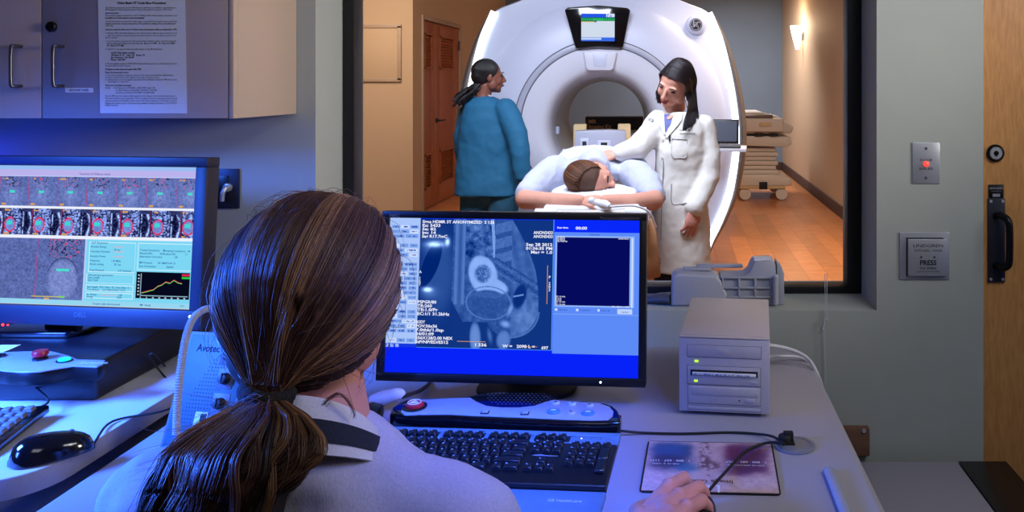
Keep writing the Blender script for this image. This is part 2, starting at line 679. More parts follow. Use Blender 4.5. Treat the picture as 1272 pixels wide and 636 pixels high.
def glass_mat():
    m = bpy.data.materials.new('window_glass')
    m.use_nodes = True
    nt = m.node_tree
    nt.nodes.clear()
    o = nt.nodes.new('ShaderNodeOutputMaterial')
    tr = nt.nodes.new('ShaderNodeBsdfTransparent')
    tr.inputs[0].default_value = (0.97, 0.97, 0.98, 1)
    gl = nt.nodes.new('ShaderNodeBsdfGlossy')
    gl.inputs['Roughness'].default_value = 0.02
    lw = nt.nodes.new('ShaderNodeLayerWeight')
    lw.inputs[0].default_value = 0.12
    mx = nt.nodes.new('ShaderNodeMixShader')
    nt.links.new(lw.outputs['Fresnel'], mx.inputs[0])
    nt.links.new(tr.outputs[0], mx.inputs[1])
    nt.links.new(gl.outputs[0], mx.inputs[2])
    nt.links.new(mx.outputs[0], o.inputs[0])
    MATS['glass'] = m


glass_mat()


def hair_mat(name, rough=0.45):
    m = bpy.data.materials.new(name)
    m.use_nodes = True
    nt = m.node_tree
    b = nt.nodes['Principled BSDF']
    a = nt.nodes.new('ShaderNodeAttribute')
    a.attribute_name = 'hair_colour'
    nt.links.new(a.outputs['Color'], b.inputs['Base Color'])
    b.inputs['Roughness'].default_value = rough
    b.inputs['Specular IOR Level'].default_value = 0.38
    MATS[name] = m
    return m


hair_mat('hair_strands')
mat('hair_brown_base', rgb(30, 20, 18), 0.6, noise=0.3, scale=80, stretch=(8, 8, 1))
mat('hair_black', rgb(20, 16, 20), 0.35, noise=0.4, scale=60, bump=0.5, stretch=(8, 8, 0.6))
mat('hair_brown', rgb(84, 52, 36), 0.45, noise=0.35, scale=60, bump=0.5, stretch=(8, 1, 8))
attr_emat('screen_picture', 1.0)
emat('screen_white', rgb(235, 238, 255), 1.0)
emat('screen_text_dark', rgb(20, 60, 150), 1.0)
emat('screen_orange', rgb(240, 170, 60), 1.0)

# =================================================================== THE SETTING
WY = 2.10          # face of the wall with the viewing window
GY = 2.28          # glass
WXL, WXR, SILL, WTOP = -0.970, 0.539, 0.792, 2.15
DX = 0.826         # left edge of the sealed door
mb = MB()
mb.span((-3.0, WY, 0), (WXL, 2.42, 2.6))
mb.span((WXR, WY, 0), (DX, 2.42, 2.6))
mb.span((WXL, WY, 0), (WXR, 2.42, SILL))
mb.span((WXL, WY, WTOP), (WXR, 2.42, 2.6))
mb.span((DX, WY, 2.1), (2.3, 2.42, 2.6))
mb.span((1.86, WY, 0), (2.3, 2.42, 2.1))
struct(mb.build('wall_front', 'wall_paint', smooth=False))
struct(MB().span((-3.1, -1.3, 0), (-3.0, WY, 2.6)).build('wall_left', 'wall_paint', smooth=False))
struct(MB().span((2.3, -1.3, 0), (2.4, 2.42, 2.6)).build('wall_right', 'wall_paint', smooth=False))
struct(MB().span((-3.1, -1.4, 0), (2.4, -1.3, 2.6)).build('wall_back', 'wall_paint', smooth=False))
struct(MB().span((-3.1, -1.4, -0.1), (2.4, 2.42, 0)).build('floor', 'carpet', smooth=False))
struct(MB().span((-3.1, -1.4, 2.6), (2.4, 2.42, 2.7)).build('ceiling', 'ceiling_white', smooth=False))

# window: black frame and glass
win = MB()
fw = 0.040
y0, y1 = GY - 0.012, GY + 0.05
win.span((WXL + .001, y0, SILL + .001), (WXL + 0.034, y1, WTOP - .001))
win.span((WXR - 0.042, y0, SILL + .001), (WXR - .001, y1, WTOP - .001))
win.span((WXL + 0.034, y0, SILL + .001), (WXR - 0.042, y1, SILL + 0.021))
win.span((WXL + 0.034, y0, WTOP - 0.04), (WXR - 0.042, y1, WTOP - .001))
wo = struct(win.build('window_1', 'frame_black', bevel=0.002))
wo['label'] = 'black-framed viewing window into the scanner room'
MB().span((WXL + 0.03, GY + 0.01, SILL + 0.018), (WXR - 0.038, GY + 0.018, WTOP - 0.036)).build('glass_pane', 'glass', wo, smooth=False)

# sealed door on the right
door = struct(MB().span((DX + .003, WY + 0.012, 0.005), (1.855, WY + 0.06, 2.095)).build('door_1', 'door_oak', bevel=0.002))
pm = frame(P(1227.5, 190, WY + 0.011), (1, 0, 0), (0, 0, 1))
lk = MB().lathe([(0.0235, 0), (0.0235, 0.006), (0.019, 0.011), (0.019, 0.004)], frame(P(1236, 190, WY + 0.011), (1, 0, 0), (0, 0, 1)), 32, closed=False).build('lock_ring', 'black_metal', door)
M_ = frame(P(1236, 190, WY + 0.011), (1, 0, 0), (0, 0, 1))
MB().lathe([(0.018, 0.0), (0.018, 0.007), (0.016, 0.009)], M_, 32).build('lock_cylinder', 'steel', door)
MB(M_).box((0, -0.003, 0.010), (0.003, 0.012, 0.002)).lathe([(0.007, 0.009), (0.006, 0.0105)], Matrix.Identity(4), 20).build('keyhole', 'black_metal', door)
hp = MB(frame(P(1237, 298, WY + 0.011), (1, 0, 0), (0, 0, 1)))
hp.box((0.0, 0, 0.003), (0.046, 0.226, 0.006))
hp.build('handle_plate', 'dark_plate', door, bevel=0.001)
hs = MB(frame(P(1237, 298, WY + 0.011), (1, 0, 0), (0, 0, 1)))
for sx in (-0.016, 0.016):
    for sy in (-0.105, 0.105):
        hs.lathe([(0.004, 0.006), (0.004, 0.0075), (0.002, 0.008)], Matrix.Translation((sx, sy, 0)), 12)
hs.build('plate_screws', 'steel', door)
a0 = frame(P(1237, 298, WY + 0.011), (1, 0, 0), (0, 0, 1))
hh = MB(a0).tube([(-0.002, 0.066, 0.004), (0.004, 0.070, 0.022), (0.014, 0.062, 0.040), (0.017, 0.04, 0.046), (0.017, -0.04, 0.046), (0.014, -0.062, 0.040), (0.004, -0.070, 0.022), (-0.002, -0.066, 0.004)], 0.0095, 14, smooth=5)
hh.build('handle', 'black_metal', door)
lb = MB(a0).box((0, 0.132, 0.0015), (0.041, 0.036, 0.003)).build('maker_label', 'black_plastic', door, bevel=0.001)
MB(a0).text('LINDGREN', 0, 0.1375, 0.0075, None, 'CENTER', 0.0033, bold=0.02).text('RF ENCLOSURES, INC', 0, 0.131, 0.003, None, 'CENTER', 0.0033).box((0, 0.121, 0.0032), (0.02, 0.008, 0.0004)).build('label_print', 'steel', lb, smooth=False)

# scanner room shell
struct(MB().span((-5.1, 2.42, -0.1), (1.84, 12.9, 0)).build('floor_scanner_room', 'floor_wood', smooth=False))
struct(MB().span((-5.1, 2.42, 2.9), (1.84, 12.9, 3.0)).build('ceiling_scanner_room', 'ceiling_white', smooth=False))
struct(MB().span((1.74, 2.42, 0), (1.84, 12.9, 2.9)).build('wall_scanner_room_right', 'mri_wall_tan', smooth=False))
struct(MB().span((-2.8, 12.8, 0), (1.74, 12.9, 2.9)).build('wall_scanner_room_back', 'mri_wall_grey', smooth=False))
struct(MB().span((-5.1, 8.3, 0), (-2.8, 8.4, 2.9)).span((-2.9, 8.4, 0), (-2.8, 8.58, 2.9)).span((-2.9, 10.12, 0), (-2.8, 12.8, 2.9)).span((-2.9, 8.58, 2.17), (-2.8, 10.12, 2.9)).build('wall_scanner_room_left', 'mri_wall_tan', smooth=False))
struct(MB().span((-5.1, 2.42, 0), (-5.0, 8.3, 2.9)).build('wall_scanner_room_far_left', 'mri_wall_tan', smooth=False))
struct(MB().span((1.722, 2.42, 0.001), (1.74, 12.8, 0.13)).build('baseboard_right', 'brown_rubber', bevel=0.003))
struct(MB().span((-2.8, 12.782, 0.001), (1.72, 12.8, 0.13)).build('baseboard_back', 'brown_rubber', bevel=0.003))

# framed access panel on the left wall of the scanner room
M_ = frame(P(469, 66, 8.298), (1, 0, 0), (0, 0, 1))
t = thing('wall_panel', 'square tan access panel with raised rim on the scanner room wall', 'wall panel', P(469, 100, 8.298))
MB(M_).box((0, 0, 0.006), (0.43, 0.53, 0.012)).build('panel_board', 'mri_wall_tan', t, bevel=0.003)
fr = MB(M_)
for s_ in (-1, 1):
    fr.box((s_ * 0.235, 0, 0.012), (0.04, 0.58, 0.024)).box((0, s_ * 0.285, 0.012), (0.51, 0.04, 0.024))
fr.build('rim', 'door_frame_paint', t, bevel=0.004)

# louvred double door in the left wall, seen edge on (wall plane x = -2.8)
M_ = frame((-2.8, 8.60, 0), (0, 1, 0), (0, 0, 1))     # x along +Y, y up, z towards +X
dr = MB(M_)
dr.span((-0.02, 0, -0.05), (0.03, 2.17, 0.02)).span((1.47, 0, -0.05), (1.52, 2.17, 0.02)).span((0.03, 2.12, -0.05), (1.47, 2.17, 0.02))
d2 = struct(dr.build('door_2', 'door_frame_paint', bevel=0.004))
d2['label'] = 'double louvred wooden door frame'


def leaf_(x0, x1, name, lx0, lx1):
    """door leaf with a louvred opening near the top and one near the bottom"""
    m = MB(M_)
    zs = [(0.0, 0.22), (0.62, 1.58), (1.98, 2.11)]
    m.span((x0, 0.01, -0.045), (lx0, 2.11, -0.005)).span((lx1, 0.01, -0.045), (x1, 2.11, -0.005))
    for a, b in zs:
        m.span((lx0, max(a, .01), -0.045), (lx1, b, -0.005))
    o = m.build(name, 'door_louvre_wood', d2, bevel=0.002)
    l = MB(M_)
    for a, b in ((0.22, 0.62), (1.58, 1.98)):
        for q in (lx0, lx1 - 0.02):
            l.span((q, a, -0.01), (q + 0.02, b, 0.006))
        l.span((lx0, a, -0.01), (lx1, a + .02, 0.006)).span((lx0, b - .02, -0.01), (lx1, b, 0.006))
        n = 10
        for k in range(n):
            z_ = a + 0.03 + (b - a - 0.06) * (k + 0.5) / n
            l.box(((lx0 + lx1) / 2, z_, -0.02), (lx1 - lx0 - 0.03, 0.032, 0.006), Euler((0.7, 0, 0)).to_matrix())
    for a, b in ((0.22, 0.62), (1.58, 1.98)):
        l.span((lx0, a, -0.044), (lx1, b, -0.038))
    l.build('louvre_panel', 'door_louvre_wood', o, smooth=False)
    h = MB(M_)
    hx = x0 + 0.005 if name == 'narrow_leaf' else x1 - 0.005
    for z_ in (0.3, 1.1, 1.9):
        h.cyl((hx, z_ - 0.06, 0.004), (hx, z_ + 0.06, 0.004), 0.012, n=10)
    h.build('hinge', 'dark_grey', o)
    return o


leaf_(0.035, 0.46, 'narrow_leaf', 0.10, 0.36)
o = leaf_(0.465, 1.465, 'wide_leaf', 0.66, 1.24)
MB(M_).lathe([(0.03, -0.005), (0.03, 0.008)], Matrix.Translation((0.53, 0.98, 0)), 20).tube([(0.53, 0.98, 0.0), (0.53, 0.98, 0.055), (0.56, 0.98, 0.06), (0.66, 0.98, 0.06)], 0.010, 10).build('lever_handle', 'dark_plate', o)

# =================================================================== MAIN DESK
DZ = 0.72


def desk_outline(x0, y0, x1, y1, r, rs):
    """rounded rectangle, rs = which corners are rounded (TR, TL, BL, BR)"""
    out = []
    for (cx, cy, a0, sx, sy), on in zip(((x1, y1, 0, -1, -1), (x0, y1, 90, 1, -1), (x0, y0, 180, 1, 1), (x1, y0, 270, -1, 1)), rs):
        if not on:
            out.append((cx, cy))
            continue
        for k in range(9):
            a = math.radians(a0 + 90 * k / 8)
            out.append((cx + sx * r + r * math.cos(a), cy + sy * r + r * math.sin(a)))
    return out


desk = thing('computer_desk', 'long grey speckled desk with rounded corner below the viewing window', 'desk', (-0.35, 1.6, 0))
MB().prism(desk_outline(-1.03, 1.14, 0.338, 2.035, 0.10, (1, 0, 0, 1)), DZ - 0.04, DZ).build('worktop', 'laminate_grey', desk, bevel=0.016, seg=4)
MB().span((0.25, 1.2, 0.001), (0.29, 1.98, DZ - 0.04)).build('side_panel', 'desk_edge', desk, bevel=0.003)
MB().span((-1.02, 1.2, 0.001), (-0.98, 1.98, DZ - 0.04)).build('side_panel', 'desk_edge', desk, bevel=0.003)
MB().span((-0.98, 1.94, 0.25), (0.25, 1.965, DZ - 0.04)).build('modesty_panel', 'desk_edge', desk, bevel=0.003)

# grommet with its cable slot
g = P(985, 553, 1.0)
gy = 0.68 * FOC / (553.5 - V0)
gx = (987 - U0) * gy / FOC
gr = thing('cable_grommet', 'round grey cable grommet set in the desk beyond the mouse pad', 'cable grommet', (gx, gy, DZ))
prof = [(0.0385, 0.0005), (0.0385, 0.002), (0.036, 0.0035), (0.030, 0.0035), (0.029, 0.0025), (0.0, 0.0025)]
MB().lathe(prof, Matrix.Translation((gx, gy, DZ)), 40, closed=False).build('cover', 'grommet_grey', gr)
MB().box((gx - 0.012, gy + 0.004, DZ + 0.0035), (0.024, 0.018, 0.003)).build('cable_opening', 'black_matte', gr)
MB().lathe([(0.012, 0.0), (0.012, 0.014), (0.009, 0.016)], Matrix.Translation((gx - 0.018, gy + 0.006, DZ + 0.002)), 20).box((gx - 0.01, gy + 0.012, DZ + 0.012), (0.018, 0.012, 0.018)).build('rubber_plug', 'black_matte', gr, bevel=0.001)

# clear plastic rail lying on the desk
ra = P(1030, 589, 0.68 * FOC / (589 - V0))
rb = P(1058, 660, 0.68 * FOC / (660 - V0))
rl = MB().tube([ra + Vector((0, 0, 0.006)), ra.lerp(rb, .5) + Vector((0, 0, .006)), rb + Vector((0, 0, 0.006))], 0.0105, 14, flat=0.5, up=(0, 0, 1)).ell(ra + Vector((0, 0, 0.006)), (0.0105, 0.0105, 0.0055))
tag(rl.build('plastic_rail', 'clear_plastic'), 'pale rounded plastic rail lying on the desk near its right edge', 'plastic rail')

# =================================================================== LEFT DESK
LZ = 0.75
ld = thing('side_desk', 'white laminate desk with thick rounded corner holding the treatment console', 'desk', (-1.8, 1.6, 0))
MB().prism(desk_outline(-2.6, 1.27, -1.06, 2.08, 0.10, (0, 0, 0, 1)), LZ - 0.036, LZ - 0.0005).build('edge_band', 'desk_edge', ld, bevel=0.001)
MB().prism(desk_outline(-2.598, 1.2715, -1.0615, 2.079, 0.10, (0, 0, 0, 1)), LZ - 0.001, LZ).build('worktop', 'laminate_white', ld)
MB().span((-1.22, 1.36, 0.001), (-1.18, 2.0, LZ - 0.036)).build('side_panel', 'desk_edge', ld, bevel=0.003)
MB().span((-2.5, 1.36, 0.001), (-2.46, 2.0, LZ - 0.036)).build('side_panel', 'desk_edge', ld, bevel=0.003)
MB().span((-2.46, 1.95, 0.2), (-1.22, 1.97, LZ - 0.036)).build('modesty_panel', 'black_matte', ld, bevel=0.003)

# treatment console (black riser with the operator panel)
cs = thing('treatment_console', 'wide black operator console under the left monitor with red stop button', 'console', (-1.7, 1.8, LZ))
CX = -1.190
top = [(-2.4, LZ), (CX, LZ), (CX, LZ + 0.078), (-2.4, LZ + 0.078)]
MB().span((-2.4, 1.60, LZ + 0.0005), (CX, 2.05, LZ + 0.078)).build('housing', 'console_dark', cs, bevel=0.008, seg=3)


def cpt(u, v, z):
    Y = (EYE - z) * FOC / (v - V0)
    return ((u - U0) * Y / FOC, Y)


zc = LZ + 0.088
pts = [cpt(128, 452, zc), cpt(120, 455, zc), cpt(90, 454, zc), cpt(68, 457.5, zc), cpt(48, 461, zc), cpt(25, 461.5, zc), cpt(5, 460, zc), cpt(-20, 456, zc), cpt(-60, 452, zc),
       cpt(-60, 434, zc), cpt(-5, 437.5, zc), cpt(30, 436, zc), cpt(65, 436, zc), cpt(85, 441, zc), cpt(97, 446, zc), cpt(124, 446.5, zc), cpt(131, 447, zc)]
MB().prism(pts, LZ + 0.084, zc).build('control_panel', 'panel_silver', cs, bevel=0.003)
MB().prism([(x, y + 0.003) for x, y in pts], LZ + 0.058, LZ + 0.085).build('panel_underside', 'black_plastic', cs, bevel=0.003)
bx, by = cpt(50, 439, zc + 0.012)
T = Matrix.Translation((bx, by, zc)) @ Matrix.Scale(.66, 4)
MB().lathe([(0.020, 0), (0.020, 0.006), (0.012, 0.008), (0.012, 0.012)], T, 24).build('stop_button_collar', 'black_plastic', cs)
MB().lathe([(0.014, 0.008), (0.021, 0.014), (0.0215, 0.022), (0.019, 0.027), (0.008, 0.028)], T, 28).build('stop_button', 'red_plastic', cs)
bx, by = cpt(80, 448.5, zc)
T = Matrix.Translation((bx, by, zc - 0.001)) @ Matrix.Diagonal((.72, .62, 1, 1))
MB().lathe([(0.021, 0), (0.021, 0.003), (0.018, 0.0035)], T, 28).build('lamp_ring', 'black_plastic', cs)
MB().lathe([(0.016, 0.003), (0.015, 0.006), (0.008, 0.0075)], T, 28).build('lit_button', 'cyan_lamp', cs)
bx, by = cpt(0, 443, zc)
MB().lathe([(0.011, 0), (0.011, 0.004), (0.009, 0.005), (0.007, 0.003)], Matrix.Translation((bx, by, zc - 0.001)), 28).build('key_switch', 'gloss_black', cs)
Mx = Matrix.Translation((0, 0, 0))
lx, ly = cpt(98, 452, zc)
MB(frame((lx, ly, zc + 0.0006), (1, 0, 0), (0, 1, 0))).text('ExAblate', 0, 0, 0.014, wide=1.1).build('panel_print', 'white_print', cs, smooth=False)
lx, ly = cpt(-4, 434, LZ + 0.079)
tag(MB(frame((lx - 0.03, ly - 0.01, LZ + 0.079), (1, 0.05, 0), (-0.05, 1, 0))).box((0, 0.01, 0.0006), (0.12, 0.05, 0.001)).build('paper_note', 'paper'), 'small white paper note lying on the black console', 'note')
rd = MB()
for u in (3.5, 10):
    p = P(u, 403.5, 1.75)
    rd.lathe([(0.0035 if u < 5 else 0.0022, 0), (0.0015, 0.002)], frame(p, (1, 0, 0), (0, 0, 1)), 12)

# =================================================================== LEFT MONITOR
bl_ = P(-44, 377 - 1.5, 1.78)
BR = P(236.5, 385, 1.715)
TR = P(245, 208, 1.737)
xax = (BR - P(0, 377, 1.7385 + 0.03)).normalized()
up = (TR - BR)
M1 = frame(TR, xax, up)
H1 = up.length
W1 = H1 * 1.6
m1 = thing('treatment_monitor', 'glossy dark flat monitor on the left showing thermal maps and graph', 'monitor', (M1 @ Vector((-W1 / 2, -H1, 0.0))) - Vector((0, 0, 0.03)))
fb = MB(M1)
bz = 0.022
fb.span((-W1 - bz, 0.001, -0.035), (bz + 0.006, 0.022, 0.006))
fb.span((-W1 - bz, -H1 - 0.042, -0.035), (bz + 0.006, -H1 - 0.001, 0.006))
fb.span((0.001, -H1 - 0.001, -0.035), (bz + 0.006, 0.001, 0.006))
fb.span((-W1 - bz, -H1 - 0.001, -0.035), (-W1 - 0.001, 0.001, 0.006))
fb.span((-W1, -H1, -0.035), (0.001, 0.001, -0.004))
fb.build('bezel', 'bezel_dark', m1, bevel=0.002)
M1s = MB(M1)
M1s.box((-W1 / 2, -H1 / 2 - 0.01, -0.045), (W1 * 0.8, H1 * 0.8, 0.02))
M1s.build('back_cover', 'black_plastic', m1, bevel=0.006)
MB().prism(rrect(-0.10, -0.07, 0.10, 0.07, 0.03), 0, 0.012, Matrix.Translation((-1.45, 1.83, LZ + 0.079))).span((-1.49, 1.84, LZ + 0.085), (-1.41, 1.875, 1.02)).build('stand', 'gloss_black', m1, bevel=0.003)
MB(M1).lathe([(0.0028, 0.006), (0.0024, 0.008), (0.001, 0.0085)], Matrix.Translation((0.005, -H1 - 0.013, 0)), 12).build('power_light', 'white_led', m1)
MB(M1).text('DELL', -0.275, -H1 - 0.022, 0.014, z=0.0066, bold=0.02).build('brand_print', 'dark_grey', m1, smooth=False)
rd.build('status_light', 'red_lamp', cs)


def gray(a):
    """grey value to the blue-grey of the photographed screens"""
    return np.stack([a * 0.78, a * 0.92, a * 1.18 + 34], -1)


def screen_left(X, Y):
    # work in a 3200x2240-ish frame: u,v in photo pixels relative to the visible screen (width 283, height 177)
    U = X * 283.0
    V = Y * 177.0
    n1 = vnoise(X, Y, 150, 100, 1, 3)
    n2 = vnoise(X, Y, 60, 40, 2, 3)
    img = np.zeros(X.shape + (3,)) + np.array([190, 206, 250.0])

    def put(mask, col):
        img[mask] = col if np.ndim(col) == 1 else col[mask]
    put(V < 5, np.array([150, 190, 245.]))
    put((V >= 5) & (V < 13), np.array([186, 178, 236.]))
    per, off = 41.8, 4.0
    ph = ((U - off) % per) / per
    # first strip: grey thermal maps
    b = 122 + 60 * (n1 - .5) + 30 * (n2 - .5)
    s1 = gray(b)
    lv = (V - 14) / 38
    body = np.exp(-(((ph - .45) / .28) ** 2 + ((lv - .65) / .35) ** 2))
    s1 += (body * 22)[..., None]
    red = (n1 > .70) & (lv < .36) & (ph > .2) & (ph < .75)
    s1[red] = (225, 60, 100)
    blk = (n1 < .32) & (lv < .36) & (ph > .2) & (ph < .75)
    s1[blk] = (30, 32, 60)
    s1[(np.abs(ph - .45) < .09) & (np.abs(lv - .52) < .035)] = (70, 220, 205)
    s1[ph < .02] = (180, 60, 120)
    s1[(np.abs(ph - .18) < .10) & (np.abs(lv - .08) < .03) & (n2 > .4)] = (215, 160, 90)
    s1[(np.abs(ph - .18) < .07) & (np.abs(lv - .94) < .03)] = (215, 160, 90)
    m = (V >= 14) & (V < 52)
    put(m, s1)
    put((V >= 52) & (V < 55), np.array([236, 240, 255.]))
    # second strip: black and white anatomy with a red ring
    lv = (V - 55) / 34
    off2 = 12.0
    ph = ((U - off2) % per) / per
    a = 95 + 420 * (n1 - .47)
    a = np.where(ph > .64, 15 + 0 * a, a)
    a = np.where((ph > .68) & (ph < .98), 15 + 250 * np.exp(-((ph - .95 + .05 * np.sin(lv * 7 + .8)) / .05) ** 2) + 230 * np.exp(-((ph - .70) / .03) ** 2) * (n2 > .4), a)
    a = np.where((ph > .64) & ((lv < .14) | (n1 > .62)), 30 + 60 * n1, a)
    fib = ((ph - .25) / .17) ** 2 + ((lv - .62) / .25) ** 2
    a = np.where(fib < 1.2, 150 + 60 * (n1 - .5), a)
    a = np.where((ph < .05), 30, a)
    spine = np.abs(ph - .42 - .08 * np.sin(lv * 4)) < .04
    a = np.where(spine & (fib > 1.2) & (np.sin(lv * 60) > 0), 190, a)
    s2 = gray(np.clip(a, 5, 235))
    s2[(fib > .85) & (fib < 1.35) & (n1 > .38)] = (225, 40, 80)
    s2[(np.abs(ph - .23) < .09) & (np.abs(lv - .55) < .07)] = (60, 215, 210)
    s2[(ph < .015)] = (180, 60, 120)
    s2[(np.abs(ph - .14) < .10) & ((np.abs(lv - .07) < .03) | (np.abs(lv - .95) < .03)) & (n2 > .4)] = (215, 160, 90)
    m = (V >= 55) & (V < 89)
    put(m, s2)
    put((V >= 89) & (V < 93), np.array([236, 240, 255.]))
    # bottom left: big grey map
    m = (V >= 93) & (V < 172) & (U < 132)
    xx, yy = (U - 46) / 84, (V - 93) / 79
    b = 116 + 56 * (n1 - .5) + 30 * (n2 - .5)
    s3 = gray(b)
    ring = ((xx - .67) / .26) ** 2 + ((yy - .66) / .34) ** 2
    s3 += (np.clip(1.1 - ring, 0, .5) * 60)[..., None]
    s3[(np.abs(ring - 1.05) < .05) & (yy < .55)] = (60, 66, 110)
    red = (n1 > .665) & (yy < .30) & (xx > .40) & (xx < .98)
    s3[red] = (228, 60, 100)
    blk = (n1 < .33) & (yy < .28) & (xx > .40) & (xx < .98)
    s3[blk] = (25, 28, 60)
    s3[np.abs(xx - .22) < .006] = (180, 60, 130)
    s3[(np.abs(xx - .67) < .11) & (np.abs(yy - .50) < .018)] = (70, 225, 205)
    s3[(xx > .16) & (xx < .72) & (np.abs(yy - .93) < .006)] = (210, 200, 60)
    s3[(np.abs(xx - .42) < .045) & (np.abs(yy - .965) < .014)] = (215, 160, 90)
    s3[(np.abs(xx - .68) < .05) & (np.abs(yy - .93) < .014)] = (120, 220, 80)
    put(m, s3)
    # bottom right: cyan parameter panel
    m = (V >= 93) & (U >= 134)
    put(m, np.array([124, 214, 244.]))
    for (x0, y0, x1, y1) in ((138, 96, 203, 134), (206, 96, 281, 130), (136, 136, 202, 148), (136, 150, 202, 158), (136, 159.5, 202, 167)):
        e = (U > x0) & (U < x1) & (V > y0) & (V < y1) & ~((U > x0 + .9) & (U < x1 - .9) & (V > y0 + .9) & (V < y1 - .9))
        put(e, np.array([205, 240, 252.]))
    m = (U > 206) & (U < 279) & (V > 132) & (V < 165)
    put(m, np.array([6, 8, 28.]))
    for k, (x0, x1, yv) in enumerate(((172, 186, 102), (172, 186, 108), (172, 186, 114), (156, 180, 163))):
        put((U > x0) & (U < x1) & (np.abs(V - yv) < .8), np.array([190, 190, 215.]))
    put((U > 268) & (U < 279) & (V > 133.5) & (V < 136), np.array([225, 40, 90.]))
    put((U > 268) & (U < 279) & (V > 137) & (V < 139.5), np.array([40, 200, 70.]))
    put((U > 212) & (U < 213) & (V > 134) & (V < 162), np.array([150, 190, 210.]))
    put((U > 212) & (U < 277) & (V > 161) & (V < 162), np.array([150, 190, 210.]))
    put((V >= 170), np.array([150, 214, 240.]))
    put((V >= 176), np.array([206, 206, 226.]))
    return img


picture('screen_picture', 560, 350, screen_left, MATS['screen_picture'], M1 @ Matrix.Translation((-W1, 0, -0.003)), W1, H1, m1)
su = W1 / 283.0
MS = M1 @ Matrix.Translation((-W1, 0, -0.0022))


def scr(mbx, s_, u, v, size, align='LEFT', bold=0.01):
    mbx.text(s_, u * su, -v * su, size * su, MS, align, bold=bold)


tx = MB()
for s_, u, v in (('AUT Parameters', 141, 98.2), ('Acoustic Energy', 140, 103), ('Sonication Duration', 140, 109), ('Acoustic Power', 140, 115), ('Frequency', 140, 120.5), ('Actual cooling', 140, 125), ('Treat Protocol', 140, 132.5),
                 ('Selected spot parameters', 139, 138.5), ('Spot Length', 139, 141.8), ('Spot Type', 139, 145), ('Spot length  30.0  Diam  4.5  Num Elem  0', 138, 153.6), ('Coordinates     L5.2 P28.4 S90.2 T15.5', 138, 157),
                 ('Ac. Power                                100', 138, 163), ('Energy                                   3200', 138, 166), ('20 Sec', 173, 106.5), ('1.05 MHz', 170, 120.5), ('78  Sec', 174, 125), ('U.F. Nominal', 180, 132.5),
                 ('Treated Sonications    17', 209, 106), ('Remaining Sonications   44', 241, 106.2), ('Planned HIU           20.0', 209, 110), ('Treated HIU             1.1', 241, 110.2), ('Aberration Correction                 Off', 209, 114), ('MR Protocol        UF-TMAP3-IN 13', 209, 121.6), ('Scan Orientation               Sagittal', 209, 126), ('Coupler cable disconnected', 147, 174.5), ('MR  Ready', 213, 174.2), ('9:11', 268, 174), ('Treatment of UF/latency results', 118, 11)):
    scr(tx, s_, u, v, 3.4)
tx.build('screen_text', 'screen_text_dark', m1, smooth=False)
gl = MB(MS)
crv = [(0, .08), (.10, .14), (.2, .20), (.3, .26), (.4, .44), (.5, .52), (.6, .68), (.7, .62), (.8, .78), (.9, .66), (1, .62)]
MATS['graph_red'] = emat('graph_red', rgb(235, 60, 100), 1)
MATS['graph_green'] = emat('graph_green', rgb(60, 220, 90), 1)


def graph(dy):
    m = MB(MS)
    q = [((214 + 55 * a), -(160 - 24 * b) + dy) for a, b in crv]
    for (xa, ya), (xb, yb) in zip(q[:-1], q[1:]):
        m.add([((xa) * su, (ya - .35) * su, 0), ((xb) * su, (yb - .35) * su, 0), ((xb) * su, (yb + .35) * su, 0), ((xa) * su, (ya + .35) * su, 0)], [(0, 1, 2, 3)])
    return m


graph(0.3).build('graph_red_curve', 'graph_red', m1, smooth=False)
graph(-0.5).build('graph_green_curve', 'graph_green', m1, smooth=False)
tk = MB(MS)
for k in range(8):
    tk.text(str(k * 5), (213 + k * 8.6) * su, -164.6 * su, 2.6 * su, align='CENTER', bold=.03)
for k in range(7):
    tk.text(str(90 - k * 8), 209.6 * su, -(137 + k * 4) * su, 2.4 * su, align='CENTER', bold=.03)
tk.build('graph_numbers', 'screen_white', m1, smooth=False)

# wall plate with jacks between the cabinet and the monitor
M_ = frame(P(278, 234, WY - 0.0005), (1, 0, 0), (0, 0, 1))
t = thing('wall_jack_plate', 'dark square jack plate on the wall just right of the left monitor', 'wall plate', P(278, 258, WY))
MB(M_).box((0, 0, 0.003), (0.088, 0.106, 0.006)).build('plate', 'dark_plate', t, bevel=0.0015)
MB(M_).box((0.0, 0, 0.007), (0.034, 0.07, 0.003)).build('insert', 'black_plastic', t, bevel=0.001)
MB(M_).tube([(0.016, 0.004, 0.008), (0.016, 0.004, 0.02), (0.012, -0.01, 0.026), (0.008, -0.03, 0.022)], 0.006, 12, smooth=4).lathe([(0.011, 0.006), (0.011, 0.014), (0.007, 0.016)], Matrix.Translation((0.016, 0.004, 0)), 20).build('plug', 'steel', t)

# =================================================================== UPPER CABINET
CB = thing('wall_cabinet', 'beige laminate wall cabinet with two doors above the left monitor', 'cabinet', (-1.5, 1.95, 1.32))
CF = 1.80
CZ = EYE - 42.5 * CF / FOC
cxr = (290 - U0) * CF / FOC
MB().span((-2.6, CF + 0.018, CZ), (cxr, WY - 0.001, 1.95)).build('body', 'cabinet_side', CB, bevel=0.001)


def cx_(u):
    return (u - U0) * (CF - 0.0) / FOC


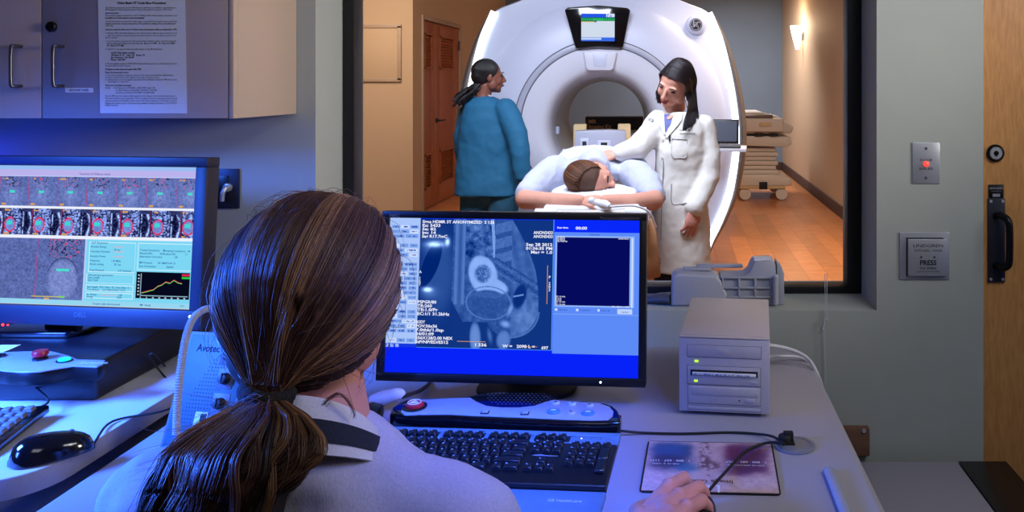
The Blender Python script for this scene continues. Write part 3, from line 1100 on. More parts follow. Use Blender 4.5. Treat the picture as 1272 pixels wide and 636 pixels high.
MB().span((cx_(284), CF, CZ), (cxr, CF + 0.018, 1.95)).build('edge_strip', 'cabinet_side', CB, bevel=0.001)
d_r = MB().span((cx_(52.5), CF, CZ + .001), (cx_(283), CF + 0.018, 1.95)).build('door', 'cabinet_beige', CB, bevel=0.001)
d_l = MB().span((cx_(-180), CF, CZ + .001), (cx_(51), CF + 0.018, 1.95)).build('door', 'cabinet_beige', CB, bevel=0.001)
for (u, dd) in ((66, d_r), (13.5, d_l)):
    a, b = P(u, 57, CF - 0.026) + Vector((0, 0.026, 0)), P(u, 107, CF - 0.026) + Vector((0, 0.026, 0))
    off = Vector((0.002, 0, 0))
    MB().tube([a + off, a + Vector((0.003, -0.022, -0.0)), a + Vector((0, -0.026, -0.008)), b + Vector((0, -0.026, 0.008)), b + Vector((0.003, -0.022, 0)), b + off], 0.0040, 12, smooth=4).build('handle', 'handle_metal', dd)
MB().lathe([(0.0125, 0), (0.0125, 0.004), (0.010, 0.007), (0.004, 0.0072)], frame(P(64.5, 33.5, CF), (1, 0, 0), (0, 0, 1)), 28).build('lock', 'black_metal', d_r)
ml = frame(P(98.5, 112, CF - 0.0004), (1, 0, 0), (0, 0, 1))
lb = MB(ml).box((0, 0, 0.0003), (0.064, 0.0105, 0.0005)).build('door_label', 'paper', d_r, smooth=False)
MB(ml).text('ARCHIVE TAPES', 0, -0.0022, 0.0066, None, 'CENTER', 0.0008, bold=0.02, wide=.95).build('label_print', 'ink', lb, smooth=False)
# notice
mn = frame(P(124, 0, CF - 0.001), (1, 0, 0), (0, 0, 1))
pa = MB().add([P(121, -30, CF - .0012), P(229.5, -30, CF - .0012), P(232.5, 141, CF - .0012), P(124.5, 140.5, CF - .0012),
               P(121, -30, CF - .0004), P(229.5, -30, CF - .0004), P(232.5, 141, CF - .0004), P(124.5, 140.5, CF - .0004)],
              [(0, 1, 2, 3), (7, 6, 5, 4), (0, 4, 5, 1), (1, 5, 6, 2), (2, 6, 7, 3), (3, 7, 4, 0)]).build('notice_sheet', 'paper', smooth=False)
tag(pa, 'printed procedure notice taped to the right cabinet door', 'notice')
k_ = CF / FOC
nt_ = MB(mn)


def nline(s_, u, v, size=3.2, bold=0.0, align='LEFT', width=None):
    nt_.text(s_, (u - 124) * k_, -(v) * k_, size * k_, None, align, 0.0006, bold=bold, wide=1.0)


rr = random.Random(3)
nline('China Basin 3T Code Blue Procedure', 176, 5, 4.0, 0.03, 'CENTER')
BODY = [(10.5, 131, 219, 'The following instructions are for MRI Research staff who are certified in case they face an', 0), (13, 131, 214, 'MR emergency. Each associate should review it and perform a practice drill if asked', 0),
        (17.2, 131, 148, 'Assess the patient', .02), (20.2, 131, 220, 'If the patient appears responsive or ask of "feeling" while in the scanner, the patient must', 0), (23.2, 131, 180, 'be pulled out of the magnet room immediately.', .03),
        (27.5, 131, 220, 'Unlock the wheels and unlatch the table, make it cannot from the magnet room, ensure the', 0), (30.3, 131, 218, 'magnet room door. As you disconnect, if the patient is coding, have a Code Blue and', .01), (33, 131, 141, 'start CPR.', 0),
        (37.6, 131, 220, 'Instruct a second staff person to follow these instructions while you administer CPR.', .02),
        (42, 131, 220, '1. Get the AED and Ambu bag from the clinical station cabinet open it and turn it on', 0), (45, 133, 219, 'now. If the cabinet is locked use the same key located in the side cabinet to the left of', 0), (47.6, 131, 146, 'the 3T console.', 0),
        (52, 131, 219, '2. Go to the phone and push the "Broadcast" button. Lift the receiver and wait 2 seconds', 0), (54.8, 133, 219, 'before saying the follow in a loud voice: Dr. Blue to 3T MRI - Dr. Blue to 3T MRI -', .01), (57.6, 133, 155, 'Dr. Blue to 3T MRI.', .02),
        (62, 131, 202, '3. Call 9-911 and give the following information to the ER Dispatcher:', 0),
        (66.5, 138, 168, 'UCSF China Basin Landing', .03), (69.4, 138, 180, '185 Berry St. St.   Suite 190   Room 131', .03), (72.3, 138, 167, 'San Francisco, CA 94107', .03), (75.2, 138, 156, 'Phone:  353-9461', .03),
        (80, 131, 220, '4. Phone building security at 9-415-547-93 and tell them you have a code blue and to direct', 0), (82.6, 131, 163, 'the paramedics to your location.', 0), (87, 131, 176, '5. Return to the tech and assist with CPR.', .03),
        (91, 131, 160, 'When the Paramedics Arrive:', .02), (94.2, 131, 216, '1. Describe the patient\'s response, reason for the exam, and pertinent medical history.', 0), (97, 131, 198, '2. Point to front of the closed magnet room door to restrict access.', 0), (99.8, 131, 220, '3. Admit entrance to the magnet room only if the individual is declared "MR safe" by the', 0), (102.4, 134, 160, 'technologist or researcher.', 0),
        (107, 131, 163, 'When the Code Blue has Ended', .02), (110, 131, 193, 'Notify:      Dan Vigneron at 476-3343, x 4001/3344 / kg11,1131', 0), (113, 144, 195, 'or Sarah Nelson at 476-6383 / 514-3441 / 514-2541', 0), (116, 144, 192, 'and Xiaoyu Hammond 353-9403 / 514-287-2440', 0),
        (120, 131, 218, 'Put the AED and the remains Ambu bag back in the cabinet, with it lock and the key back.', 0), (123, 131, 220, 'Fill out an incident report right away. This is to happen based on what page and/or the wall', 0), (126, 131, 220, 'address incident and checklist and its return. We discuss listed on "Crash Data" and start', .0), (129, 131, 220, 'filing in the incident report. If you have any problems contact Ivy Roberts at 353-9459 or', 0), (131.6, 131, 147, 'Natalie Korytina.', 0)]
for v, u0_, u1_, s_, bo in BODY:
    size = 3.0
    n0 = len(nt_.v)
    nt_.text(s_, 0, 0, size * k_, None, 'LEFT', 0.0006, bold=bo)
    inv = mn.inverted()
    pts_ = [inv @ p for p in nt_.v[n0:]]
    mx = max(p.x for p in pts_)
    tgt = (u1_ - u0_) * k_
    for i, p in enumerate(pts_):
        p.x = p.x * tgt / mx + (u0_ - 124) * k_
        p.y = p.y - v * k_
        nt_.v[n0 + i] = mn @ p
nt_.build('notice_print', 'ink', pa, smooth=False)

# =================================================================== THINGS ON THE LEFT DESK
def keyboard(name, label, M, width, depth, layout, body_mat, key_mat, cap=0.0165, pitch=0.019, group=None):
    t = thing(name, label, 'keyboard', M @ Vector((width / 2, -depth / 2, -0.012)))
    MB(M).span((0, -depth, -0.016), (width, 0, 0.0)).build('case', body_mat, t, bevel=0.004, seg=3)
    for (x, y, w_) in layout:
        hw = w_ * pitch / 2 - 0.0012
        hh = pitch / 2 - 0.0012
        c = MB(M)
        t_ = 0.0022
        c.add([(x - hw, y - hh, 0), (x + hw, y - hh, 0), (x + hw, y + hh, 0), (x - hw, y + hh, 0),
               (x - hw + t_, y - hh + t_ * .6, 0.008), (x + hw - t_, y - hh + t_ * .6, 0.008), (x + hw - t_, y + hh - t_ * 1.2, 0.0085), (x - hw + t_, y + hh - t_ * 1.2, 0.0085)],
              [(3, 2, 1, 0), (4, 5, 6, 7), (0, 1, 5, 4), (1, 2, 6, 5), (2, 3, 7, 6), (3, 0, 4, 7)])
        c.build('key', key_mat, t, bevel=0.0008, seg=1)
    return t


# left keyboard: its right end shows
kx, ky = cpt(62, 501, LZ + 0.03)
fx, fy = cpt(2, 547, LZ + 0.02)
rt = Vector((kx, ky, LZ + 0.028))
fr_ = Vector((fx, fy, LZ + 0.017))
yv = (rt - fr_).normalized()
xv = Vector((yv.y, -yv.x, 0)).normalized()
wk, dk = 0.44, 0.17
Mk = frame(rt - xv * wk, xv, yv)
lay = []
for r in range(6):
    for k in range(4):
        lay.append((wk - 0.013 - 0.019 * (k + .5), -0.022 - 0.019 * (r + (.3 if r else 0)), 1))
    for k in range(3):
        lay.append((wk - 0.106 - 0.019 * (k + .5), -0.022 - 0.019 * (r + (.3 if r else 0)), 1))
    for k in range(7):
        lay.append((wk - 0.172 - 0.019 * (k + .5), -0.022 - 0.019 * (r + (.3 if r else 0)), 1))
kb2 = keyboard('keyboard', 'black keyboard with pale blue-lit keys on the white side desk', Mk, wk, dk, lay, 'gloss_black', 'key_light')
MB(Mk).lathe([(0.0014, 0.0), (0.0012, 0.0012)], Matrix.Translation((wk - 0.055, -0.006, 0)), 10).build('indicator_light', 'white_led', kb2)
c0 = Mk @ Vector((wk - 0.02, 0.0, -0.006))
tag(MB().tube([c0, c0 + Vector((-0.005, 0.03, 0.002)), P(45, 482, 1.60) * 1.0, P(32, 478, 1.63)], 0.0022, 8, smooth=6).build('keyboard_cable', 'black_matte'), 'black cable leaving the back of the side desk keyboard', 'cable')


def mouse(name, label, pos, ang, L=0.115, Wd=0.062, H=0.036, m='gloss_black'):
    t = thing(name, label, 'mouse', pos)
    T = Matrix.Translation(pos) @ Matrix.Rotation(ang, 4, 'Z')
    rings = []
    N = 28
    K = 16
    for i in range(K + 1):
        x = -1 + 2 * i / K
        q = math.sqrt(max(0.0, 1 - abs(x) ** 2.6))
        q = max(q, 0.06)
        wv = Wd / 2 * q * (1 - 0.10 * x)
        hv = H * (q ** 0.8) * (1 - 0.16 * x)
        ring = []
        for k in range(N):
            a = 2 * PI * k / N
            yy = math.cos(a) * wv
            zz = math.sin(a)
            zz = hv * zz if zz > 0 else 0.0035 * zz
            ring.append(T @ Vector((x * L / 2, yy, 0.004 + zz)))
        rings.append(ring)
    MB().loft(rings).build('shell', m, t)
    MB(T).tube([(L * 0.05, 0, H * 1.02), (L * 0.22, 0, H * 0.93), (L * 0.38, 0, H * 0.68), (L * .46, 0, H * 0.45)], 0.0010, 6).build('button_seam', 'black_matte', t)
    MB(T).cyl((L * 0.22, -0.004, H * 0.92), (L * 0.22, 0.004, H * 0.92), 0.005, n=20).build('scroll_wheel', 'dark_grey', t)
    return t, T


mx_, my_ = cpt(65, 560, LZ + 0.012)
mt, T = mouse('computer_mouse', 'glossy black mouse on the white side desk beside the keyboard', Vector((mx_, my_, LZ)), 0.62, L=0.120, Wd=0.064, H=0.040)
c0 = T @ Vector((0.057, 0, 0.008))
q1, q2 = cpt(140, 524, LZ + .003), cpt(200, 512, LZ + .003)
tag(MB().tube([c0, Vector((q1[0], q1[1], LZ + .004)), Vector((q2[0], q2[1], LZ + .004)), Vector((q2[0] + 0.02, q2[1] + 0.06, LZ + .003))], 0.0022, 8, smooth=6).build('mouse_cable', 'black_matte'), 'thin black cable running right from the side desk mouse', 'cable')
# thin black cables looping beside the console
tag(MB().tube([P(213, 478, 1.72), P(198, 460, 1.74), P(186, 443, 1.72), P(192, 440, 1.72), P(205, 455, 1.8), P(215, 470, 1.85)], 0.002, 8, smooth=6).build('loop_cable', 'black_matte'), 'thin black cable looping beside the console and intercom', 'cable')

# intercom box leaning behind the operator
ib = P(197, 545 + 14, 1.45)
ib.z = DZ + 0.001
itl = P(228, 411, 1.53)
up_ = (itl - ib)
xr = Vector((1, -0.16, 0)).normalized()
Mi = frame(ib, xr, up_)
Hi = up_.length
Wi = 0.215
it = thing('intercom_box', 'pale blue-grey intercom box with speaker holes and knobs behind the operator', 'intercom', ib)
MB(Mi).span((0, 0, -0.06), (Wi, Hi, -0.0)).build('case', 'intercom_case', it, bevel=0.002)
MB(Mi).span((0.006, 0.006, -0.001), (Wi - 0.006, Hi - 0.006, 0.0015)).build('front_plate', 'intercom_face', it, bevel=0.0005)
hl = MB(Mi)
rows = 19
for r in range(rows):
    sh = [0, 1, 2, 3, 4, 5, 6, 7, 8, 8, 8, 7, 6, 5, 4, 3, 2, 1, 0][r]
    y_ = Hi - 0.050 - r * 0.0066
    x_ = 0.055 + (0.018 * abs(math.sin(r * PI / 18)) * -1 + 0.018) + (0.006 if r % 2 else 0)
    x_ = 0.030 + 0.003 * abs(9 - r) * (1 if r < 9 else -0.7) + (0.003 if r % 2 else 0)
    for k in range(4 + min(r, 18 - r, 5)):
        hl.lathe([(0.0011, 0.0012), (0.001, 0.0019)], Matrix.Translation((x_ + k * 0.0062 + 0.01, y_, 0)), 8)
hl.build('speaker_holes', 'black_matte', it)
MB(Mi).text('Avotec', 0.024, Hi - 0.036, 0.019, None, 'LEFT', 0.0018, bold=0.015, wide=.9).build('brand_print', 'navy', it, smooth=False)
kn, kr = MB(Mi), MB(Mi)
for (x_, y_) in ((0.096, Hi - 0.040), (0.101, Hi - 0.082), (0.103, Hi - 0.126), (0.103, Hi - 0.166), (0.150, Hi - 0.082), (0.150, Hi - 0.126)):
    MB(Mi).box((x_, y_, 0.002), (0.034, 0.036, 0.001)).build('knob_plate', 'intercom_case', it, bevel=0.0003)
    MB(Mi).lathe([(0.011, 0.002), (0.0095, 0.011), (0.0085, 0.015), (0.003, 0.0155)], Matrix.Translation((x_, y_, 0)), 20).box((x_, y_ + 0.002, 0.0155), (0.0025, 0.016, 0.003)).build('knob', 'black_plastic', it)
st = MB(Mi).box((0.071, Hi - 0.160, 0.0022), (0.026, 0.036, 0.0014)).build('warning_sticker', 'paper', it, smooth=False)
MB(Mi).add([(0.056, Hi - 0.178, 0.0034), (0.082, Hi - 0.178, 0.0034), (0.069, Hi - 0.154, 0.0034)], [(0, 1, 2)]).build('warning_triangle', 'yellow', st, smooth=False)
MB(Mi).box((0.076, Hi - 0.152, 0.0035), (0.012, 0.014, 0.0006)).box((0.069, Hi - 0.170, 0.0038), (0.006, 0.008, 0.0004)).build('sticker_print', 'ink', st, smooth=False)
MB(Mi).box((0.040, Hi - 0.203, 0.004), (0.022, 0.022, 0.008)).build('jack_socket', 'black_plastic', it, bevel=0.001)
# ribbed hose arching over the intercom box
hz = [P(219, 540, 1.40), P(220, 505, 1.405), P(225, 455, 1.42), P(232, 415, 1.44), P(243, 392, 1.47), P(262, 383, 1.51), P(283, 391, 1.56), P(300, 425, 1.58)]
cp = catmull(hz, 30)
ra_ = [0.0062 + (0.0007 if i % 2 else -0.0003) for i in range(len(cp))]
tag(MB().tube(cp, ra_, 12).build('ribbed_hose', 'coil_grey'), 'grey ribbed hose arching over the intercom box', 'hose')

# =================================================================== MAIN MONITOR
nBL, nBR, nTL, nTR = P(466, 473, 1.655), P(801, 482, 1.615), P(474.5, 262, 1.687), P(802.5, 267, 1.647)
M2 = frame(nTL, (nBR - nBL), (nTL - nBL))
W2, H2 = (nBR - nBL).length, (nTL - nBL).length
m2 = thing('main_monitor', 'wide black monitor in front of the window showing a sagittal body scan', 'monitor', (M2 @ Vector((W2 / 2, -H2, -0.09))) * 1.0)
m2.location.z = DZ
bl_, bt_, br_, bb_ = 0.017, 0.0145, 0.0148, 0.0175
b2 = MB(M2)
b2.span((0, -bt_, -0.03), (W2, 0, 0)).span((0, -H2, -0.03), (W2, -H2 + bb_, 0)).span((0, -H2 + bb_, -0.03), (bl_, -bt_, 0)).span((W2 - br_, -H2 + bb_, -0.03), (W2, -bt_, 0))
b2.span((bl_, -H2 + bb_, -0.03), (W2 - br_, -bt_, -0.006))
b2.build('bezel', 'black_plastic', m2, bevel=0.0015)
MB(M2).box((W2 / 2, -H2 / 2, -0.045), (W2 * .7, H2 * .7, 0.03)).build('back_cover', 'black_plastic', m2, bevel=0.008)
cx2 = (655 - U0) * 1.74 / FOC
MB().prism(rrect(cx2 - 0.11, 1.68, cx2 + 0.11, 1.86, 0.05), DZ + 0.0005, DZ + 0.012).build('stand_base', 'black_matte', m2, bevel=0.004)
MB().span((cx2 - 0.045, 1.735, DZ + 0.012), (cx2 + 0.045, 1.775, DZ + 0.26)).build('stand_neck', 'black_plastic', m2, bevel=0.006)
MB(M2).text('NEC', 0.017, -0.0125, 0.0088, None, 'LEFT', 0.0004, bold=0.03, wide=1.3).text('MultiSync LCD2690WUXi', W2 - 0.015, -0.0125, 0.0078, None, 'RIGHT', 0.0004).build('brand_print', 'line_grey', m2, smooth=False)
MB(M2).lathe([(0.0022, 0), (0.0018, 0.0008)], Matrix.Translation((W2 - 0.093, -H2 + 0.009, 0)), 10).build('power_light', 'white_led', m2)
sw, sh = W2 - bl_ - br_, H2 - bt_ - bb_
MS2 = M2 @ Matrix.Translation((bl_, -bt_, -0.005))


def screen_main(X, Y):
    # zoomed photo coordinates: screen spans x 65..882, y 57..585 (left part hidden by the head)
    U = 65 + X * 817 - 0.0
    V = 57 + Y * 528
    n1 = vnoise(X, Y, 200, 120, 5, 3)
    n2 = vnoise(X, Y, 50, 30, 6, 3)
    img = np.zeros(X.shape + (3,)) + np.array([8, 40, 250.])

    def put(mask, col):
        img[mask] = col if np.ndim(col) == 1 else col[mask]

    def el(cx, cy, rx, ry, rot=0.0):
        c, s = math.cos(rot), math.sin(rot)
        dx, dy = U - cx, V - cy
        a, b = dx * c + dy * s, -dx * s + dy * c
        return (a / rx) ** 2 + (b / ry) ** 2

    def sm(d, w=0.15):
        return 1 / (1 + np.exp((d - 1) / w))
    # control column on the left
    m = (U < 166) & (V < 487)
    put(m, np.array([168, 196, 250.]))
    for k in range(26):
        y0 = 66 + k * 16.2
        if k in (0, 4, 8, 18, 24):
            continue
        for j in range(3 if k % 3 else 2):
            n = 3 if k % 3 else 2
            x0 = 72 + j * (92 / n)
            e = (U > x0) & (U < x0 + 92 / n - 4) & (V > y0) & (V < y0 + 12)
            put(e & (U < 166), np.array([120, 158, 232.]) if (k * 7 + j * 3) % 5 else np.array([205, 222, 255.]))
            e2 = (U > x0 + 5) & (U < x0 + 92 / n - 9) & (V > y0 + 4) & (V < y0 + 8) & (n1 > .48)
            put(e2, np.array([28, 60, 165.]))
    # scan picture
    g = 24 + 0 * U
    g = np.where(U < 285, 22 + 38 * sm(el(230, 250, 52, 130), .3), g)
    dark = (el(205, 215, 26, 82, 0.32) < 1) & (V > 140)
    g = np.where(dark, 3, g)
    for (cx, cy, rx, ry, a) in ((218, 148, 28, 10, 260), (258, 138, 8, 14, 280), (197, 303, 15, 8, 290), (208, 150, 45, 26, 60), (200, 312, 30, 20, 60)):
        g = g + a * np.exp(-el(cx, cy, rx, ry) * 1.2)
    # body outline
    body = (U > 277 + 10 * ((V - 300) / 200.) ** 2) & (U < 548 + 0 * V)
    back = 560 - 0.0009 * (V - 345) ** 2 - np.clip(230 - V, 0, 200) * 0.10
    low = el(470, 330, 95, 132) < 1
    bd = (U > 277 + np.clip(V - 340, 0, 999) * 0.55) & (U < back) & ((V < 340) | low | ((V < 410) & (U < 500)))
    tissue = 66 + 55 * (n2 - .5) + 40 * (n1 - .5)
    g = np.where(bd, tissue, g)
    skin_r = bd & (U > back - 5)
    g = np.where(skin_r, 100, g)
    # abdominal wall
    ab = (U > 283) & (U < 318) & (V < 350)
    g = np.where(ab, 92 + 22 * np.sin((U - 283) / 35 * 9) + 10 * (n2 - .5), g)
    # bowel and spine mottling
    up_ = bd & (V < 190) & (U > 320) & (U < 420)
    g = np.where(up_, 70 + 190 * (n2 - .5) + 60 * (n1 - .5), g)
    sp = bd & (np.abs(U - (405 + (V - 60) * 0.08)) < 5) & (V < 190)
    g = np.where(sp, 165, g)
    vert = bd & (U > 415) & (U < 470) & (V < 210)
    g = np.where(vert, 62 + 34 * (np.sin((V + .3 * U) / 8.2) > -.5) + 40 * (n1 - .5), g)
    sac = bd & (np.abs((V - 215) - (U - 420) * 0.62) < 26) & (U > 415) & (U < 560)
    g = np.where(sac, 70 + 20 * np.sin((V - .62 * U) / 5) + 70 * (n1 - .5), g)
    fat = bd & (U > 470) & (V < 330) & ~sac
    g = np.where(fat, 82 + 22 * np.sin((U - V * .22) / 6) * .5 + 36 * (n2 - .5), g)
    lowf = bd & (V > 330) & (U > 470)
    g = np.where(lowf, 84 + 60 * (n2 - .5) + 35 * np.exp(-el(520, 400, 40, 60)), g)
    # womb / fibroid
    e = el(378, 250, 46, 68, -0.28)
    wmb = np.maximum(sm(e, .06), sm(el(410, 285, 52, 26, 0.35), .1))
    g = g * (1 - wmb) + wmb * (188 + 18 * (n2 - .5))
    hol = sm(el(378, 246, 27, 30), .12)
    g = g * (1 - hol) + hol * (70 + 210 * np.clip(n1 - .42, 0, 1) + 60 * np.clip(U - 385, 0, 20) / 20)
    ring = np.abs(el(398, 345, 68, 52, 0.1) - 1.15) < .07
    g = np.where(ring, 112, g)
    bl = sm(el(396, 343, 62, 42, 0.05), .06)
    g = g * (1 - bl) + bl * (62 + 34 * (n1 - .5) + 16 * (n2 - .5))
    g = np.where(el(395, 318, 66, 12, 0.03) < .6, np.maximum(g, 0) * .8 + 30, g)
    # bright vagina band, dark rectum, coccyx
    g = np.maximum(g, 160 * np.exp(-el(470, 365, 12, 40, .35) * 1.2))
    g = np.maximum(g, 175 * np.exp(-el(455, 415, 24, 16, .3) * 1.1))
    rec = sm(el(499, 320, 20, 42, .25), .12)
    g = g * (1 - rec) + rec * 14
    g = np.where(np.abs((V - 318) + .2 * (U - 495)) + 50 * (np.abs(U - 495) > 16) < 2.5, 150, g)
    # buttock outline and thighs
    ob = el(470, 372, 92, 88)
    edge = (np.abs(ob - 1) < .05) & (V > 372) & (U > 440)
    g = np.where(edge, 105, g)
    g = np.where((ob < .95) & (V > 372) & (U > 440), np.maximum(g, 60 + 30 * (n2 - .5)), g)
    g = np.maximum(g, 140 * sm(el(358, 465, 18, 55, -.05), .2))
    g = np.maximum(g, 125 * sm(el(450, 468, 23, 34, .1), .2))
    g = np.maximum(g, 100 * np.exp(-el(405, 455, 9, 30, -.2)))
    g = np.where((V > 455) & (n1 < .0), 20, g)
    m = (U >= 167) & (U < 604) & (V > 59) & (V < 498)
    g = np.clip(g, 0, 285)
    sc = np.stack([g * .74 - 2, 34 + g * .76, 112 + g * .72], -1)
    put(m, sc)
    e = (U >= 604) & (U < 606.5) & (V < 500)
    put(e, np.array([110, 190, 255.]))
    e = (V >= 498) & (V < 500) & (U < 605)
    put(e, np.array([80, 150, 255.]))
    # right pane
    m = (U > 607) & (V > 100) & (V < 510)
    put(m, np.array([92, 138, 246.]))
    put((U > 612) & (U < 866) & (V > 112) & (V < 352), np.array([150, 186, 252.]))
    put((U > 617) & (U < 852) & (V > 117) & (V < 347), np.array([6, 10, 92.]))
    put((U > 858) & (U < 861) & (V > 118) & (V < 352), np.array([220, 232, 255.]))
    put((U > 607) & (V > 376) & (V < 378), np.array([120, 160, 250.]))
    put((U > 813) & (U < 861) & (V > 357) & (V < 374), np.array([190, 212, 255.]))
    for x0 in (614, 682, 750):
        put((U > x0) & (U < x0 + 7) & (V > 359) & (V < 366), np.array([215, 225, 250.]))
    put((V > 500) & (U < 607), np.array([6, 34, 248.]))
    put((V > 510), np.array([6, 34, 248.]))
    put((V > 487) & (V < 500) & (U < 166), np.array([20, 56, 220.]))
    for x0 in (60, 75, 92):
        put((U > x0 + 5) & (U < x0 + 16) & (V > 489) & (V < 500) & (n1 > .4), np.array([150, 180, 250.]))
    return img


picture('screen_picture', 520, 340, screen_main, MATS['screen_picture'], MS2, sw, sh, m2)
kz = sw / 817.0
ky_ = sh / 528.0
MT = MS2 @ Matrix.Translation((0, 0, 0.0008))
tw = MB(MT)


def sline(s_, x, y, size=13, al='LEFT', fit=None, b=0.02):
    n0 = len(tw.v)
    tw.text(s_, 0, 0, size * kz, None, 'LEFT', 0, bold=b)
    inv = MT.inverted()
    q = [inv @ p for p in tw.v[n0:]]
    mx = max(p.x for p in q)
    f = (fit * kz / mx) if fit else 1.0
    x0 = (x - 65) * kz - (mx * f if al == 'RIGHT' else 0)
    for i, p in enumerate(q):
        tw.v[n0 + i] = MT @ Vector((p.x * f + x0, p.y - (y - 57) * ky_, 0))


for s_, x, y, ft in (('Signa HDMR 3T ANONYMIZED  S 136', 173, 74, 238), ('Ex: 5433', 173, 87, 60), ('Se: 82', 173, 99.5, 46), ('Im: 14', 173, 112, 46), ('Sag R17.7mC', 173, 124.5, 84),
                     ('PSPGR/80', 166, 350, 62), ('TR:260', 166, 363, 48), ('TE:1.0/Fr', 166, 376, 68), ('EC:1/1 31.2kHz', 166, 390, 106), ('BODY', 163, 418, 30), ('FOV:36x36', 163, 431.5, 70), ('7.0thk/1.0sp', 163, 444.5, 92), ('24/01:09', 163, 458, 60), ('256X128/2.00 NEX', 163, 471.5, 122), ('StP/NP/ED/E512', 163, 485, 108),
                     ('I 336', 358, 491, 38), ('W =   2098 L =', 448, 493, 104), ('697', 573, 496, 22), ('00:00', 676, 90, 37)):
    sline(s_, x, y, 13, 'LEFT', ft, 0.03)
for s_, y, ft in (('ANON5433', 107, 62), ('ANON5433', 120, 62), ('Sep 28 2012', 148, 86), ('01:36:35 PM', 161, 86), ('Mag = 1.0', 174, 70)):
    sline(s_, 602, y, 13, 'RIGHT', ft, 0.03)
sline('Scan time', 616, 87, 8, 'LEFT', 36, .03)
sline('A', 168, 247, 12); sline('1', 168, 268, 12); sline('5', 168, 279, 12); sline('7', 168, 290, 12); sline('P', 592, 258, 12); sline('2', 592, 279, 12); sline('0', 592, 290, 12); sline('3', 592, 301, 12)
for y in (118, 123, 128, 133):
    sline('Ex 5433 Se', 618, y, 6, 'LEFT', 24 if y != 133 else 32, .02)
for y in (320, 326, 332, 338, 346):
    sline('TE 1.0 mh', 614, y, 6, 'LEFT', 32 if y in (320, 338, 346) else 20, .02)
sline('ANON 5433 2', 848, 122, 6, 'RIGHT', 34, .02)
sline('W: 256 L: 128', 850, 351, 6, 'RIGHT', 54, .02)
tw.build('screen_text', 'screen_white', m2, smooth=False)
tr_ = MB(MT)
for a, b in (((587, 214), (588.6, 344)), ((300, 475), (392, 476.5)), ((520, 488), (560, 489))):
    tr_.span(((a[0] - 65) * kz, -(a[1] - 57) * ky_, 0), ((b[0] - 65) * kz, -(b[1] - 57) * ky_, 0.0002))
tr_.build('screen_scale_marks', 'screen_orange', m2, smooth=False)
td = MB(MT)
for s_, x, y in (('Autoview', 722, 110), ('Selection', 624, 365), ('Crosshairs', 692, 365), ('Show ref', 760, 365), ('Update', 826, 369)):
    td.text(s_, (x - 65) * kz, -(y - 57) * ky_, 8 * kz)
td.build('screen_small_text', 'screen_text_dark', m2, smooth=False)

# =================================================================== SCANNER CONTROL BAR (behind the keyboard)
KO = Vector((-0.5615, 1.480, DZ + 0.030))
KX = Vector((0.4495, -0.0305, 0.0)).normalized()
KW = 0.452
KY = Vector((0.0305 / 0.4495, 1, 0.075)).normalized()
Mkb = frame(KO, KX, KY)
cb = thing('intercom_controller', 'dark curved scanner control bar with emergency button behind the main keyboard', 'controller', KO + Vector((0.24, 0.06, -0.03)))


def bpt(u, v, z):
    x, y = cpt(u, v, z)
    return (x, y)


zt = DZ + 0.045
# outline from the photo, clockwise on the top plane
out = [(484, 514), (486, 506), (494, 500), (505, 496), (520, 494.5), (552, 493), (580, 491.5), (598, 488.5), (615, 486.2), (650, 486), (668, 487.5), (685, 493), (700, 496.5), (730, 498.5), (752, 500), (762, 503.5), (768, 509), (771, 517), (771, 524), (740, 524.5), (700, 523.5), (640, 521.5), (585, 518.5), (560, 516.5), (520, 516)]
o3 = [bpt(u, v, zt) for u, v in out]
MB().prism(o3[::-1], DZ + 0.006, zt).build('housing', 'gloss_black', cb, bevel=0.006, seg=3)
# feet apron in front
a = bpt(483, 529, DZ + 0.004); b = bpt(771, 542, DZ + 0.004)
c = bpt(771, 523, zt - .006); d_ = bpt(484, 513, zt - .006)
ap = MB().add([(a[0], a[1], DZ + .001), (b[0], b[1], DZ + .001), (c[0], c[1], zt - .006), (d_[0], d_[1], zt - .006),
               (a[0], a[1] + .05, DZ + .001), (b[0], b[1] + .05, DZ + .001), (c[0], c[1] + .03, zt - .006), (d_[0], d_[1] + .03, zt - .006)],
              [(0, 1, 2, 3), (7, 6, 5, 4), (0, 4, 5, 1), (1, 5, 6, 2), (2, 6, 7, 3), (3, 7, 4, 0)])
ap.build('front_apron', 'gloss_black', cb, bevel=0.004)
inn = [(498, 512), (500, 504), (508, 498.5), (522, 496.5), (560, 494.5), (584, 493.8), (592, 499), (604, 504), (622, 506), (645, 506), (664, 504), (678, 499), (688, 496.5), (720, 499.5), (745, 501), (757, 505), (762, 511), (761, 517), (755, 521.5), (735, 522), (700, 521), (640, 518), (585, 516), (560, 514.5), (520, 514.5), (503, 515)]
MB().prism([bpt(u, v, zt + .001) for u, v in inn][::-1], zt - 0.002, zt + 0.0012).build('face_plate', 'panel_silver', cb, bevel=0.0006)
# speaker mesh dots
md = MB()
for r in range(6):
    for k in range(16):
        u, v = 606 + k * 5.0 + (2.5 if r % 2 else 0), 489 + r * 2.6
        if ((u - 643) / 42) ** 2 + ((v - 494) / 11) ** 2 > 1:
            continue
        x, y = bpt(u, v, zt)
        md.lathe([(0.0014, 0), (0.0012, 0.0006)], Matrix.Translation((x, y, zt)), 6)
md.build('speaker_holes', 'dark_grey', cb)
x, y = bpt(515, 504.5, zt + .003)
Tm = Matrix.Translation((x, y, zt))
MB().lathe([(0.024, 0), (0.024, 0.0035), (0.020, 0.005), (0.0185, 0.003)], Tm, 36).build('button_ring', 'gloss_black', cb)
MB().lathe([(0.0175, 0.001), (0.0175, 0.008), (0.015, 0.0105), (0.004, 0.011)], Tm, 36).build('emergency_button', 'red_plastic', cb)
tri = MB(Matrix.Translation((x, y, zt + 0.0113)) @ Matrix.Rotation(0.1, 4, 'Z'))
